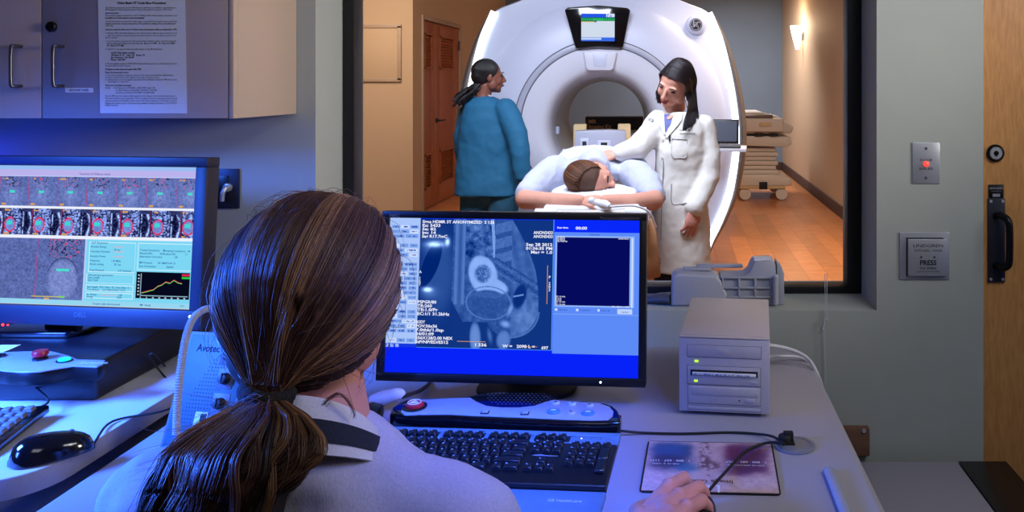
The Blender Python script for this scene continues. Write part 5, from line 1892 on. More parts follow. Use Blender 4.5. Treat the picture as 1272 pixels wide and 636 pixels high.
# two looping script letters
m.tube([Vector((x * .001, y * .001, 35 * .001)) for x, y in ((-4, 12), (-12, 14), (-18, 4), (-16, -8), (-8, -10), (-3, -2), (-10, 0), (-12, -14), (-20, -16))], 0.0026, 6, smooth=4)
m.tube([Vector((x * .001, y * .001, 35 * .001)) for x, y in ((16, 12), (8, 15), (3, 8), (8, 2), (14, 3), (6, 1), (3, -8), (9, -14), (18, -8))], 0.0026, 6, smooth=4)
m.build('badge_letters', 'beige_trim', bb)
MB(MSc).lathe([(0.022, 0), (0.021, 0.01), (0.016, 0.012)], Matrix.Translation(sl(878, 128, -0.085)), 24).build('round_button', 'scanner_band', sc_)
MB(MSc).lathe([(0.012, 0.010), (0.010, 0.014)], Matrix.Translation(sl(878, 128, -0.085)), 20).build('button_centre', 'red_plastic', sc_)
MB(MSc).tube([sl(693, 157, -0.002), sl(693, 166, -0.002)], 0.012, 12, flat=0.5, up=(0, 0, 1)).build('side_catch', 'scanner_band', sc_)
MB(MSc).lathe([(0.004, 0), (0.003, 0.004)], Matrix.Translation(sl(745, 97, -0.001)), 10).build('centre_hole', 'dark_grey', sc_)
mm_ = MB(MSc)
mm_.span((-.002, .625, -0.012), (.002, .895, 0.0)).build('dish_seam', 'scanner_band', sc_, smooth=False) if False else None

# physiology monitor (laptop-like) on a shelf on the scanner's right face
lp = thing('patient_monitor', 'small open laptop-like monitor on a shelf against the scanner right side', 'laptop', MSc @ Vector(sl(901, 184, 0.05)))
ML = frame(MSc @ Vector(sl(901, 181, 0.10)), (1, -0.10, 0), (0, 0, 1))
MB(ML).span((-0.12, -0.006, -0.06), (0.10, 0.012, 0.12)).build('base', 'dark_grey', lp, bevel=0.004)
q = MB(ML)
for r in range(3):
    for k in range(7):
        q.box((-0.095 + k * 0.029, 0.014, -0.02 + r * 0.035), (0.022, 0.004, 0.024))
q.build('keys', 'line_grey', lp, smooth=False)
MB(ML @ Matrix.Rotation(-0.22, 4, 'X')).span((-0.11, 0.02, -0.062), (0.085, 0.20, -0.048)).build('lid', 'black_plastic', lp, bevel=0.004)
MB(ML @ Matrix.Rotation(-0.22, 4, 'X')).span((-0.095, 0.04, -0.0485), (0.07, 0.185, -0.0465)).text('In Vivo', 0.02, 0.165, 0.02, None, 'LEFT', -0.046).build('screen', 'dark_plate', lp, smooth=False)
MB(ML).span((-0.14, -0.03, -0.16), (0.14, -0.007, 0.13)).build('shelf', 'scanner_cream', lp, bevel=0.004)

# patient table
tb = thing('patient_table', 'white padded scanner table running from the bore toward the window', 'scanner table', (-0.43, 4.3, 0))
TZ = 0.81
tdir = Vector((-math.sin(yaw), math.cos(yaw), 0))
tx_ = Vector((math.cos(yaw), math.sin(yaw), 0))
T0 = Vector((S0.x, S0.y, 0)) - tdir * 0.02
Mt = Matrix(((tx_.x, tdir.x, 0, T0.x), (tx_.y, tdir.y, 0, T0.y), (0, 0, 1, 0), (0, 0, 0, 1)))   # x across, y into the bore
MB(Mt).span((-0.26, -2.02, TZ - 0.05), (0.26, 0.30, TZ)).build('cradle', 'scanner_cream', tb, bevel=0.02, seg=3)
MB(Mt).span((-0.20, -0.05, TZ - 0.02), (0.20, 1.85, TZ + 0.012)).build('inner_cradle', 'scanner_white', tb, bevel=0.01)
MB(Mt).span((-0.22, -1.92, TZ), (0.22, -0.1, TZ + 0.035)).build('mattress', 'sheet_white', tb, bevel=0.014, seg=3)
MB(Mt).span((-0.20, -1.75, 0.10), (0.20, -0.12, TZ - 0.05)).build('pedestal', 'scanner_white', tb, bevel=0.03, seg=3)
MB(Mt).span((-0.24, -1.85, 0.002), (0.24, -0.12, 0.10)).build('base', 'scanner_band', tb, bevel=0.02)
MB(Mt).cyl((-0.25, -1.99, TZ + 0.012), (0.25, -1.99, TZ + 0.012), 0.017, n=16).build('end_rail', 'cream_plastic', tb)
for s_ in (-1, 1):
    MB(Mt).tube([(s_ * 0.245, -1.99, TZ + 0.012), (s_ * 0.15, -1.99, TZ + 0.018)], [0.026, 0.020], 16).build('rail_clamp', 'sheet_white', tb)
tag(MB(Mt).tube([(0.02, -1.96, TZ + 0.060), (0.06, -1.99, TZ + 0.052), (0.085, -2.01, TZ + 0.045)], [0.014, 0.022, 0.014], 14, smooth=5).ell((0.0, -1.94, TZ + 0.064), 0.016).tube([(0.08, -2.01, TZ + 0.045), (0.14, -2.03, TZ + 0.052), (0.20, -2.03, TZ + 0.05), (0.26, -2.02, TZ + 0.02), (0.29, -2.0, TZ - 0.05)], 0.005, 8, smooth=5).build('squeeze_bulb', 'sheet_white'), 'white squeeze bulb with pale cable by the patient\'s hands', 'squeeze bulb')
# connector box at the mouth of the bore
cbx = thing('connector_box', 'white coil connector box with two sockets at the bore mouth', 'connector box', Mt @ Vector((0, -0.20, TZ + .04)))
cw0, cz0, cz1 = 0.17, TZ + 0.036, EYE - (162 - V0) * 5.3 / FOC
Mc = Mt
MB(Mc).prism([(-0.185, cz0), (0.165, cz0), (0.165, cz1), (0.05, cz1 + .006), (-0.06, cz1 + .004), (-0.172, cz1)], 0.12, 0.28, Matrix(((1, 0, 0, 0), (0, 0, -1, 0), (0, 1, 0, 0), (0, 0, 0, 1)))).build('case', 'scanner_band', cbx, bevel=0.008)
zc_ = (cz0 + cz1) / 2 + 0.034
for (x, w_, h_, nm) in ((-0.11, 0.055, 0.085, 'socket_plate'), (0.02, 0.085, 0.055, 'socket_plate')):
    o = MB(Mc).span((x - w_ / 2, -0.288, zc_ - h_ / 2), (x + w_ / 2, -0.278, zc_ + h_ / 2)).build(nm, 'scanner_white', cbx, bevel=0.004)
    MB(Mc).span((x - w_ * .25, -0.292, zc_ - h_ * .25), (x + w_ * .25, -0.286, zc_ + h_ * .25)).build('socket', 'black_plastic', o, bevel=0.002)
for s_, hgt in ((-1, 0.15), (1, 0.15)):
    tag(MB(Mt).prism([(-0.10, TZ + .013), (0.12, TZ + .013), (0.12, TZ + 0.31), (0.0, TZ + 0.31)], s_ * 0.155 - 0.045, s_ * 0.155 + 0.045, Matrix(((0, 0, 1, 0), (1, 0, 0, 0), (0, 1, 0, 0), (0, 0, 0, 1)))).build('foam_wedge', 'foam_beige', bevel=0.008),
        'beige foam wedge in the bore on the %s of the connector box' % ('nurse side' if s_ < 0 else 'doctor side'), 'foam wedge')
ks = thing('rear_stand', 'cream equipment stand behind the bore under the dark kit box', 'stand', Mt @ Vector((0.05, 1.95, 0)))
MB(Mt).span((-0.20, 1.76, 0.002), (0.30, 2.14, 0.10)).build('base', 'scanner_band', ks, bevel=0.01)
MB(Mt).span((-0.12, 1.84, 0.10), (0.22, 2.08, 0.95)).build('column', 'cream_plastic', ks, bevel=0.01)
MB(Mt).span((-0.24, 1.76, 0.95), (0.34, 2.14, 0.975)).build('top', 'cream_plastic', ks, bevel=0.006)
kb = thing('kit_box', 'long dark kit box with printed letters seen through the bore', 'box', Mt @ Vector((0.05, 1.95, 0.976)))
MB(Mt).span((-0.20, 1.80, 0.976), (0.34, 2.05, 1.095)).build('carton', 'cardboard_black', kb, bevel=0.003)
Mkt = frame(Mt @ Vector((-0.20, 1.798, 0.976)), tx_, (0, 0, 1))
MB(Mkt).text('MR', 0.03, 0.063, 0.05, None, 'LEFT', 0.001, bold=.03).text('Imaging Kit', 0.03, 0.012, 0.055, None, 'LEFT', 0.001, wide=.85, bold=.02).build('carton_print', 'orange_print', kb, smooth=False)
# left arm rail on the table side
MB(Mt).span((-0.33, -0.30, TZ - 0.03), (-0.22, -0.06, TZ + 0.10)).build('side_block', 'scanner_cream', tb, bevel=0.012)
MB(Mt).tube([(-0.25, -0.31, TZ + 0.06), (-0.265, -0.32, TZ + 0.12), (-0.24, -0.30, TZ + 0.16)], 0.009, 10, smooth=4).build('hook', 'scanner_cream', tb)
# tan strap hanging from the near end
ts = MB()
ts.loft([[P(800, 275, 3.62), P(812, 270, 3.60), P(812, 270, 3.64), P(800, 275, 3.66)],
         [P(803, 300, 3.55), P(816, 292, 3.54), P(816, 292, 3.60), P(803, 300, 3.62)],
         [P(803, 325, 3.52), P(819, 322, 3.52), P(819, 322, 3.58), P(803, 325, 3.58)],
         [P(804, 347, 3.54), P(821, 344, 3.54), P(821, 344, 3.60), P(804, 347, 3.60)]])
tag(ts.build('table_drape', 'tan_strap', bevel=0.01, seg=3), 'tan drape hanging from the near end of the scanner table', 'drape')
# white sheet over the hips and legs
sh_ = MB()
for (u, v, Y, rx, ry, rz) in ((738, 202, 4.66, .24, .34, .108), (742, 200, 4.95, .20, .28, .07), (735, 209, 4.62, .28, .26, .06), (792, 232, 4.5, .06, .2, .05), (690, 222, 4.45, .06, .16, .05)):
    sh_.ell(P(u, v, Y), (rx, ry, rz), n=24)
sh_.span(P(672, 222, 4.55) , P(800, 232, 5.1))
sheet = sh_.build('bed_sheet', 'sheet_white', remesh=0.014, soft=8, folds=[(0.035, 0.16), (0.012, 0.05)])
tag(sheet, 'crumpled white sheet over the patient\'s hips and legs', 'sheet')

# =================================================================== BODY PARTS
def head_mesh(M, name, skin, parent, s=1.0, lips='lips', detail=0.0045, smile=0.0, lids=True):
    """head in frame M: x to the head's left-to-right as seen, y up, z out of the face; origin at the head's centre"""
    m = MB(M @ Matrix.Scale(s, 4))
    m.ell((0, 0.028, -0.018), (0.074, 0.088, 0.094), n=28)
    m.ell((0, -0.012, 0.018), (0.066, 0.080, 0.070), n=28)
    m.ell((0, -0.070, 0.040), (0.044, 0.040, 0.044), n=20)
    m.ell((0, -0.094, 0.064), (0.021, 0.018, 0.019), n=16)
    for x in (-1, 1):
        m.ell((x * 0.036, -0.028, 0.056), (0.024, 0.028, 0.022), n=16)
        m.ell((x * 0.052, -0.055, 0.012), (0.018, 0.036, 0.034), n=16)
        m.ell((x * 0.028, 0.022, 0.073), (0.023, 0.009, 0.011), n=14)
        m.ell((x * 0.074, -0.010, -0.012), (0.007, 0.030, 0.018), Euler((0.1, x * 0.35, 0)).to_matrix(), n=14)
    m.tube([(0, 0.014, 0.084), (0, -0.008, 0.097), (0, -0.026, 0.107), (0, -0.034, 0.104)], [0.008, 0.009, 0.0115, 0.011], 12)
    for x in (-1, 1):
        m.ell((x * 0.011, -0.034, 0.096), (0.009, 0.008, 0.010), n=12)
    m.ell((0, -0.058, 0.082), (0.024, 0.014, 0.014), n=14)
    # neck
    m.tube([(0, -0.055, -0.022), (0, -0.12, -0.035), (0, -0.18, -0.045)], [0.052, 0.050, 0.056], 20)
    o = m.build(name, skin, parent, remesh=detail * s, soft=3)
    f = MB(M @ Matrix.Scale(s, 4))
    f.tube([(-0.024, -0.054 + smile * .006, 0.0895), (-0.012, -0.056, 0.096), (0, -0.0565, 0.0985), (0.012, -0.056, 0.096), (0.024, -0.054 + smile * .006, 0.0895)], [0.0012, 0.003, 0.0034, 0.003, 0.0012], 8, smooth=3)
    f.tube([(-0.020, -0.060 + smile * .003, 0.0895), (-0.010, -0.0645, 0.095), (0.010, -0.0645, 0.095), (0.020, -0.060 + smile * .003, 0.0895)], [0.0012, 0.0038, 0.0038, 0.0012], 8, smooth=3)
    f.build('lips', lips, o)
    for x in (-1, 1):
        MB(M @ Matrix.Scale(s, 4)).ell((x * 0.031, 0.006, 0.0745), (0.0135, 0.0062, 0.008), n=14).build('eye', 'dark_eye' if lids else 'white_eye', o)
        MB(M @ Matrix.Scale(s, 4)).tube([(x * 0.047, 0.024, 0.076), (x * 0.034, 0.031, 0.087), (x * 0.017, 0.027, 0.090)], [0.0012, 0.003, 0.003], 8, smooth=3).build('eyebrow', 'hair_black', o)
    return o


def hand_mesh(wrist, fwd, palm_n, thumb_side, s, skin, parent, curl=0.5, name='hand', voxel=0.0028):
    """hand from the wrist: fwd = direction of the fingers, palm_n = out of the back of the hand, thumb_side = +1/-1 along fwd x palm_n"""
    f = Vector(fwd).normalized()
    n = Vector(palm_n)
    n = (n - f * n.dot(f)).normalized()
    x = f.cross(n) * thumb_side
    W = Vector(wrist)

    def q(a, b, c):
        return W + (f * a + x * b + n * c) * s
    m = MB()
    m.tube([q(-0.02, 0, 0), q(0.0, 0, 0), q(0.03, 0, 0), q(0.07, 0.0, 0), q(0.092, 0.0, -0.002)], [0.026 * s, 0.028 * s, 0.037 * s, 0.041 * s, 0.036 * s], 18, flat=0.48, up=n)
    lens = (0.072, 0.080, 0.074, 0.058)
    for i, L in enumerate(lens):
        b = 0.030 - i * 0.0195
        a0 = 0.088 - abs(i - 1) * 0.004
        p = q(a0 - .02, b * .9, 0)
        pts = [p, q(a0, b, 0.001)]
        ang = -curl * .35
        cur = Vector(pts[-1])
        for j, fr_ in enumerate((.45, .31, .24)):
            d = f * math.cos(ang) + n * math.sin(ang) + x * (0.05 * (1.5 - i))
            cur = cur + d.normalized() * (L * fr_ * s)
            pts.append(cur)
            ang -= curl * (0.55 + .1 * i)
        rr_ = [0.0105, 0.0098, 0.0088, 0.0080, 0.0068]
        m.limb(pts, [r * s for r in rr_])
    th = [q(0.012, 0.022, -0.006), q(0.045, 0.045, -0.012), q(0.072, 0.052, -0.020 - .01 * curl), q(0.094, 0.048, -0.026 - .02 * curl)]
    m.limb(th, [0.014 * s, 0.0115 * s, 0.0100 * s, 0.0078 * s])
    return m.build(name, skin, parent, remesh=voxel * max(s, 0.9), soft=3)


def rings_px(rows, n=28):
    """rows of (v, u centre, half width px, Y, depth radius, power) to closed cross-sections"""
    out = []
    for (v, u, hw, Y, dr_) in rows:
        c = P(u, v, Y)
        rx = hw * Y / FOC
        ring_ = []
        for k in range(n):
            a = 2 * PI * k / n
            ca, sa = math.cos(a), math.sin(a)
            ring_.append(c + Vector((rx * math.copysign(abs(ca) ** .85, ca), dr_ * math.copysign(abs(sa) ** .85, sa), 0)))
        out.append(ring_)
    return out


# =================================================================== NURSE
NY = 5.0
nu = thing('person', 'person in teal scrubs with dark tied-back hair standing left of the table', 'person', P(606, 376.6, NY))
nu.location.z = 0
# trousers and shoes
tm = MB()
for (ux, dy) in ((588, .03), (622, -.02)):
    tm.tube([P(ux + 4, 238, NY + dy), P(ux, 300, NY + dy), Vector((P(ux, 300, NY).x, NY + dy, 0.09))], [0.105, 0.085, 0.065], 20)
tm.ell(P(606, 232, NY), (0.19, 0.13, 0.12))
tm.build('trousers', 'scrubs_pants', nu, remesh=0.011, soft=4, folds=[(0.014, 0.08)])
for ux, dy in ((590, 0.06), (624, 0.01)):
    MB().ell(Vector((P(ux, 300, NY).x + 0.05, NY + dy, 0.045)), (0.12, 0.05, 0.044)).span(Vector((P(ux, 300, NY).x - 0.06, NY + dy - .045, 0.002)), Vector((P(ux, 300, NY).x + 0.15, NY + dy + .045, 0.02))).build('shoe', 'sheet_white', nu, remesh=0.008, soft=3)
# jacket
jk = MB()
jk.loft(rings_px([(119, 601, 9, NY, .055), (123, 602, 17, NY, .085), (130, 604, 26, NY, .11), (145, 606, 33, NY, .13), (165, 606, 35, NY, .14), (190, 606, 37, NY, .14), (215, 606, 39, NY, .15), (238, 607, 41, NY, .16), (241, 607, 41, NY, .16)]))
jk.limb([P(628, 136, NY - .06), P(642, 165, NY - .12), P(646, 190, NY - .15), P(649, 218, NY - .15)], [0.075, 0.073, 0.064, 0.048])
jk.limb([P(585, 138, NY + .05), P(577, 170, NY + .04), P(579, 205, NY + .1)], [0.07, 0.072, 0.06])
jk.tube([P(648, 214, NY - .15), P(649, 222, NY - .15)], [0.046, 0.048], 16)
jk.build('jacket', 'scrubs_teal', nu, remesh=0.010, soft=4, folds=[(0.020, 0.13), (0.005, 0.04)])
MB().tube([P(600, 119, NY), P(603, 114, NY)], [0.058, 0.056], 20).build('collar', 'sheet_white', nu)
Mh = frame(P(608, 95, NY), (-0.40, 0.92, -0.0), (0.03, 0, 1))
head_mesh(Mh, 'head', 'skin_dark', nu, 0.93, 'lips_dark', detail=0.0055)
hb = MB(Mh @ Matrix.Scale(0.93, 4))
hb.ell((0, 0.034, -0.028), (0.082, 0.092, 0.098), n=28)
hb.ell((0, 0.000, -0.055), (0.074, 0.07, 0.072), n=24)
hair = hb.build('hair', 'hair_black', nu, remesh=0.006, soft=2)
rq = random.Random(9)
br_m = MB()
for k in range(16):
    a = P(597 + rq.uniform(-3, 3), 104 + rq.uniform(-4, 4), NY - .03 + rq.uniform(-.03, .03))
    pts = [a]
    for j in range(5):
        a = a + Vector((-0.026 + rq.uniform(-.02, .016), rq.uniform(-.02, .012), -0.022 + rq.uniform(-.012, .012)))
        pts.append(a)
    br_m.tube(pts, 0.0085, 7, smooth=3)
br_m.build('braids', 'hair_black', hair)
hand_mesh(P(649, 224, NY - .15), (-0.03, -0.02, -1), (0.9, -0.4, 0), -1, 0.95, 'skin_dark', nu, curl=0.55, voxel=0.004)
MB().limb([P(578, 205, NY + .1), P(600, 214, NY + .25)], [0.035, 0.03]).build('forearm', 'skin_dark', nu, remesh=0.006, soft=2)

# =================================================================== DOCTOR
DY = 4.12
dc = thing('person', 'person in a long white lab coat touching the patient\'s back', 'person', P(845, 440, DY))
dc.location.z = 0
lg = MB()
for ux, dy in ((828, 0.02), (862, -.02)):
    lg.tube([P(ux, 320, DY + dy), P(ux, 370, DY + dy), Vector((P(ux, 380, DY).x, DY + dy, 0.08))], [0.075, 0.062, 0.05], 18)
lg.ell(P(845, 318, DY), (0.14, 0.1, 0.1))
lg.build('trousers', 'navy', dc, remesh=0.011, soft=3)
for ux, dy in ((828, 0.02), (862, -.02)):
    x_ = P(ux, 380, DY).x
    MB().ell(Vector((x_, DY + dy - 0.05, 0.045)), (0.045, 0.12, 0.043)).span(Vector((x_ - .04, DY + dy - .15, 0.002)), Vector((x_ + .04, DY + dy + .06, 0.02))).build('shoe', 'black_matte', dc, remesh=0.008, soft=3)
ct = MB()
ct.loft(rings_px([(139, 846, 12, DY, .07), (145, 846, 22, DY, .085), (152, 846, 30, DY, .10), (165, 846, 33, DY, .125), (185, 846, 33, DY, .135), (210, 845, 32, DY, .125), (240, 845, 34, DY, .13), (280, 845, 37, DY, .14), (315, 844, 39, DY, .145), (331, 844, 40, DY, .15), (333, 844, 40, DY, .15)]))
ct.limb([P(818, 153, DY - .01), P(805, 170, DY - .06), P(793, 183, DY - .09), P(771, 190, DY - .07)], [0.070, 0.066, 0.062, 0.048])
ct.limb([P(873, 158, DY - .0), P(880, 190, DY - .02), P(880, 218, DY - .05), P(864, 257, DY - .14)], [0.068, 0.066, 0.062, 0.052])
coat = ct.build('lab_coat', 'coat_white', dc, remesh=0.009, soft=4, folds=[(0.016, 0.12), (0.006, 0.035)])
# the body front surface for details sits at about DY - 0.14
fy_ = DY - 0.155


def front_y(o, x, z, off=0.004):
    hit, loc, nrm, idx = o.ray_cast(Vector((x, 2.0, z)), Vector((0, 1, 0)))
    return loc.y - off if hit else DY - 0.13


def on(o, u, v, Y0, off=0.004):
    """point on the surface of o under pixel (u, v) of the straight view"""
    d = P(u, v, 1.0) - Vector((0, 0, EYE))
    d.normalize()
    hit, loc, nrm, idx = o.ray_cast(Vector((0, 0, EYE)), d)
    if hit:
        return loc - d * off
    return P(u, v, Y0 - .12)


OFFINV = None


def strip_on(o, pts, Y0, half, name, m, parent, off=0.004, thick=0.004):
    """a thin strip lying on the surface of o; pts = [(u, v, half width px)]"""
    L, R_ = [], []
    for (u, v, hw) in pts:
        L.append(on(o, u - hw, v, Y0, off))
        R_.append(on(o, u + hw, v, Y0, off))
    mbx = MB()
    n = len(pts)
    back = Vector((0, 0.01, 0))
    vs = L + R_ + [p + back for p in L] + [p + back for p in R_]
    fs = []
    for i in range(n - 1):
        fs.append((i, i + 1, n + i + 1, n + i))
        fs.append((2 * n + i, 3 * n + i, 3 * n + i + 1, 2 * n + i + 1))
        fs.append((i, 2 * n + i, 2 * n + i + 1, i + 1))
        fs.append((n + i, n + i + 1, 3 * n + i + 1, 3 * n + i))
    fs += [(0, n, 3 * n, 2 * n), (n - 1, 2 * n + n - 1, 3 * n + n - 1, n + n - 1)]
    mbx.add(vs, fs)
    return mbx.build(name, m, parent)


strip_on(coat, [(829, 142, 4), (829.5, 147, 5.5), (829, 153, 4.5), (827.5, 160, 1.8), (827, 164, .5)], DY, 1, 'blouse', 'blouse', dc, 0.004)
strip_on(coat, [(833.5, 142.5, 3.0), (832, 145, 3.5), (830, 148, 1.8)], DY, 1, 'neckline', 'skin_light', dc, 0.010)
strip_on(coat, [(821.5, 138, 3), (821, 146, 4), (822.5, 155, 3.0), (825.5, 167, .8)], DY, 1, 'lapel', 'coat_white', dc, 0.012)
strip_on(coat, [(844.5, 140, 3.5), (841.5, 149, 5), (836, 158, 4.0), (828, 171, .8)], DY, 1, 'lapel', 'coat_white', dc, 0.012)
strip_on(coat, [(826.5, 171, .35), (824, 200, .35), (822.5, 240, .35), (821, 290, .35), (820, 329, .35)], DY, 1, 'front_edge', 'line_grey', dc, 0.002)
for pa_ in ([(835, 172.5), (844, 172.8), (853.5, 173)], [(835, 172.5), (834.8, 194), (844, 196), (853, 194), (853.5, 173)], [(834, 228), (834.5, 252), (846, 253), (853, 252)]):
    MB().tube([on(coat, u, v, DY, 0.0015) for u, v in pa_], 0.0028, 6, smooth=4).build('pocket_seam', 'coat_shade', dc)
bt_m = None
for (u, v) in ((823.5, 174), (822, 196), (820.5, 224), (819, 254)):
    c = on(coat, u, v, DY, 0.003)
    MB().lathe([(0.0065, 0), (0.006, 0.004), (0.003, 0.0045)], frame(c, (1, 0, 0), (0, 0, 1)), 14).build('button', 'cream_plastic', dc)
c = on(coat, 832, 169, DY, 0.006)
MB().tube([on(coat, 832, 167.5, DY, .006), on(coat, 831.5, 175.5, DY, .008)], 0.0045, 8).build('pen', 'ink', dc)
tm_ = MB()
for s_, u, v, sz in (('Alex Park, MD', 851, 162.5, 0.014), ('Interventional Radiology', 854, 166.5, 0.012)):
    n0 = len(tm_.v)
    tm_.text(s_, 0, 0, sz, None, 'CENTER', 0, bold=.01)
    for i in range(n0, len(tm_.v)):
        p = tm_.v[i]
        tm_.v[i] = on(coat, u + p.x * FOC / DY * (.72), v - p.y * FOC / DY, DY, 0.003)
n0 = len(tm_.v)
tm_.text('UCSF', 0, 0, 0.026, None, 'CENTER', 0, bold=.02)
for i in range(n0, len(tm_.v)):
    p = tm_.v[i]
    tm_.v[i] = on(coat, 808.5 + p.x * FOC / DY * .5, 151 - p.y * FOC / DY + p.x * 60, DY, 0.003)
tm_.build('coat_embroidery', 'navy', dc, smooth=False)
# face turned down and towards the patient
fdir = Vector((-0.50, -0.74, -0.46)).normalized()
upv = Vector((0.22, -0.42, 0.88))
upv = (upv - fdir * upv.dot(fdir)).normalized()
xr_ = upv.cross(fdir)
Mh = frame(P(838, 104, DY - .03), xr_, upv)
hd = head_mesh(Mh, 'head', 'skin_light', dc, 1.04, 'lips', detail=0.0042, smile=1.0)
# hair: cap plus hanging strands
hc = MB(Mh @ Matrix.Scale(1.04, 4))
hc.ell((0, 0.031, -0.042), (0.078, 0.088, 0.086), n=28)
hc.ell((0, -0.01, -0.055), (0.074, 0.09, 0.066), n=24)
hc.limb([(0.066, 0.05, -0.01), (0.076, -0.02, -0.025), (0.078, -0.08, -0.04)], [0.016, 0.018, 0.020])
dh = hc.build('hair', 'hair_black', dc, remesh=0.006, soft=2)
R3 = np.random.default_rng(4)
lines = []


def hlocal(x, y, z):
    return Mh @ (Vector((x, y, z)) * 1.04)


for k in range(1500):
    t_ = R3.random()
    side = 1 if R3.random() < .74 else -1
    pz = 0.070 - 0.150 * t_

    def top(x, z):
        return 0.030 + 0.094 * math.sqrt(max(0.02, 1 - ((z + 0.018) / 0.101) ** 2 - (x / 0.082) ** 2))
    jj = R3.random() * .005
    part = hlocal(-0.012, top(-0.012, pz) + jj, pz)
    z1 = pz - .012 + .02 * t_
    r1 = hlocal(side * 0.042, top(0.042, z1) + jj, z1)
    z2 = pz - .034 + .04 * t_
    r2 = hlocal(side * (0.073 + jj), 0.045, z2)
    r3 = hlocal(side * (0.083 + jj), -0.025, (pz - .055 + .06 * t_) if side > 0 else (pz - .075 + .06 * t_))
    if side > 0:
        q_ = R3.random()
        e1 = P(854 + 13 * q_, 136, DY - .12 + .10 * q_)
        e2 = P(849 + 17 * q_ + R3.normal(), 160 - 9 * q_ + R3.normal() * 1.5, DY - .165 + .10 * q_)
    else:
        e1 = P(817.5 + R3.normal() * 1, 114, DY + .03 + .05 * t_)
        e2 = P(819.5 + R3.normal() * 1.5, 125 + R3.normal() * 2, DY + .04 + .05 * t_)
    cp = catmull([part, r1, r2, r3, e1, e2], 3)
    lines.append([tuple(p) for p in cp])
cl = np.array([lin(30), lin(22), lin(26)])[None] * R3.uniform(.5, 1.6, (len(lines), 1))
strands('long_hair', lines, 0.0022, cl, MATS['hair_strands'], dh, sides=4)
# arms: hand on the patient's back, the other hanging
hand_mesh(P(768, 190.5, 4.05), (-1, .22, -0.10), (-0.1, -0.30, 1), -1, 0.95, 'skin_light', dc, curl=0.22, voxel=0.0035)
hand_mesh(P(863, 260, DY - .145), (-0.25, -0.12, -1), (0.5, -0.85, 0.1), -1, 0.98, 'skin', dc, curl=0.6, voxel=0.0035)
# tape measure / lanyard showing at the coat's edge
tag(MB().tube([P(806, 216, DY - .02), P(805, 235, DY - .03), P(804, 250, DY - .03)], 0.012, 8, flat=.4, up=(0, 1, 0)).build('yellow_strap', 'yellow'), 'narrow yellow strap hanging beside the lab coat', 'strap')
bag = MB().limb([P(807, 222, DY + .05), P(802, 260, DY + .06), P(804, 330, DY + .05)], [0.05, 0.05, 0.055])

# =================================================================== PATIENT
pt_ = thing('person', 'person lying face down on the scanner table with head on folded arms', 'person', P(738, 250, 4.3))
pt_.location.z = TZ + 0.04
hY = 3.76
bod = MB()
bod.ell(P(738, 209, 4.28), (0.18, 0.24, 0.075), n=28)
bod.ell(P(738, 211, 4.10), (0.205, 0.13, 0.07), n=28)
bod.ell(P(740, 207, 4.55), (0.16, 0.24, 0.10), n=28)
bod.limb([P(690, 212, 4.06), P(668, 226, 3.93), P(655, 241, 3.80)], [0.085, 0.072, 0.062])
bod.limb([P(786, 212, 4.06), P(802, 226, 3.93), P(812, 243, 3.82)], [0.085, 0.074, 0.062])
bod.tube([P(738, 203, 4.08), P(738, 212, 3.93)], [0.085, 0.07], 20)
gown = bod.build('gown', 'gown_blue', pt_, remesh=0.009, soft=4, folds=[(0.020, 0.10), (0.006, 0.035)])
lgm = MB()
for s_ in (-1, 1):
    lgm.limb([P(740, 214, 4.7) + Vector((s_ * .09, 0, 0)), P(742, 208, 5.1) + Vector((s_ * .09, 0, 0)), P(744, 200, 5.6) + Vector((s_ * .09, 0, 0))], [0.085, 0.06, 0.05])
lgm.build('legs', 'skin_light', pt_, remesh=0.012, soft=3)
ar = MB()
ar.limb([P(655, 243, 3.80), P(652, 248, 3.74), P(690, 250, 3.64), P(720, 249, 3.60)], [0.050, 0.046, 0.040, 0.029])
ar.limb([P(812, 245, 3.82), P(812, 249, 3.76), P(785, 251, 3.66), P(752, 249, 3.60)], [0.050, 0.048, 0.040, 0.029])
ar.build('arms', 'skin_light', pt_, remesh=0.006, soft=3)
hand_mesh(P(722, 249, 3.60), (1, 0.1, 0.02), (0, -0.4, 0.9), 1, 0.9, 'skin_light', pt_, curl=0.35, voxel=0.0035)
hand_mesh(P(750, 250, 3.62), (-1, 0.25, -0.05), (0, -0.4, 0.9), -1, 0.9, 'skin_light', pt_, curl=0.35, voxel=0.0035)
# head lying on its side: crown towards the window, face to the right
up3 = Vector((-0.25, -0.92, -0.05)).normalized()
fw3 = Vector((0.86, -0.30, -0.30))
fw3 = (fw3 - up3 * fw3.dot(up3)).normalized()
Mh3 = frame(P(736, 222, hY + .03), up3.cross(fw3), up3)
head_mesh(Mh3, 'head', 'skin_light', pt_, 0.97, 'lips', detail=0.0045)
hc = MB(Mh3 @ Matrix.Scale(0.97, 4))
hc.ell((0, 0.036, -0.030), (0.082, 0.094, 0.098), n=28)
hc.ell((0, -0.010, -0.055), (0.076, 0.075, 0.07), n=24)
ph = hc.build('hair', 'hair_brown', pt_, remesh=0.006, soft=2)
lines = []
for k in range(900):
    a_ = R3.uniform(0, 2 * PI)
    F_ = Vector((0, 0.35, 0.93)).normalized()
    A_ = Vector((1, 0, 0))
    B_ = F_.cross(A_)
    th0 = math.radians(R3.uniform(62, 75))
    T_ = Vector((0, -0.55, -0.83)).normalized()
    d0 = (F_ * math.cos(th0) + (A_ * math.cos(a_) + B_ * math.sin(a_)) * math.sin(th0)).normalized()
    if d0.y < -0.35:
        continue
    om = math.acos(max(-1, min(1, d0.dot(T_))))
    pts = []
    rj = 1 + R3.uniform(0, .04)
    for j in range(10):
        t = j / 9
        d = (d0 * math.sin((1 - t) * om) + T_ * math.sin(t * om)) / math.sin(om)
        pts.append(tuple(Mh3 @ (Vector((d.x * .084, 0.036 + d.y * .097, -0.030 + d.z * .100)) * .97 * rj)))
    lines.append(pts)
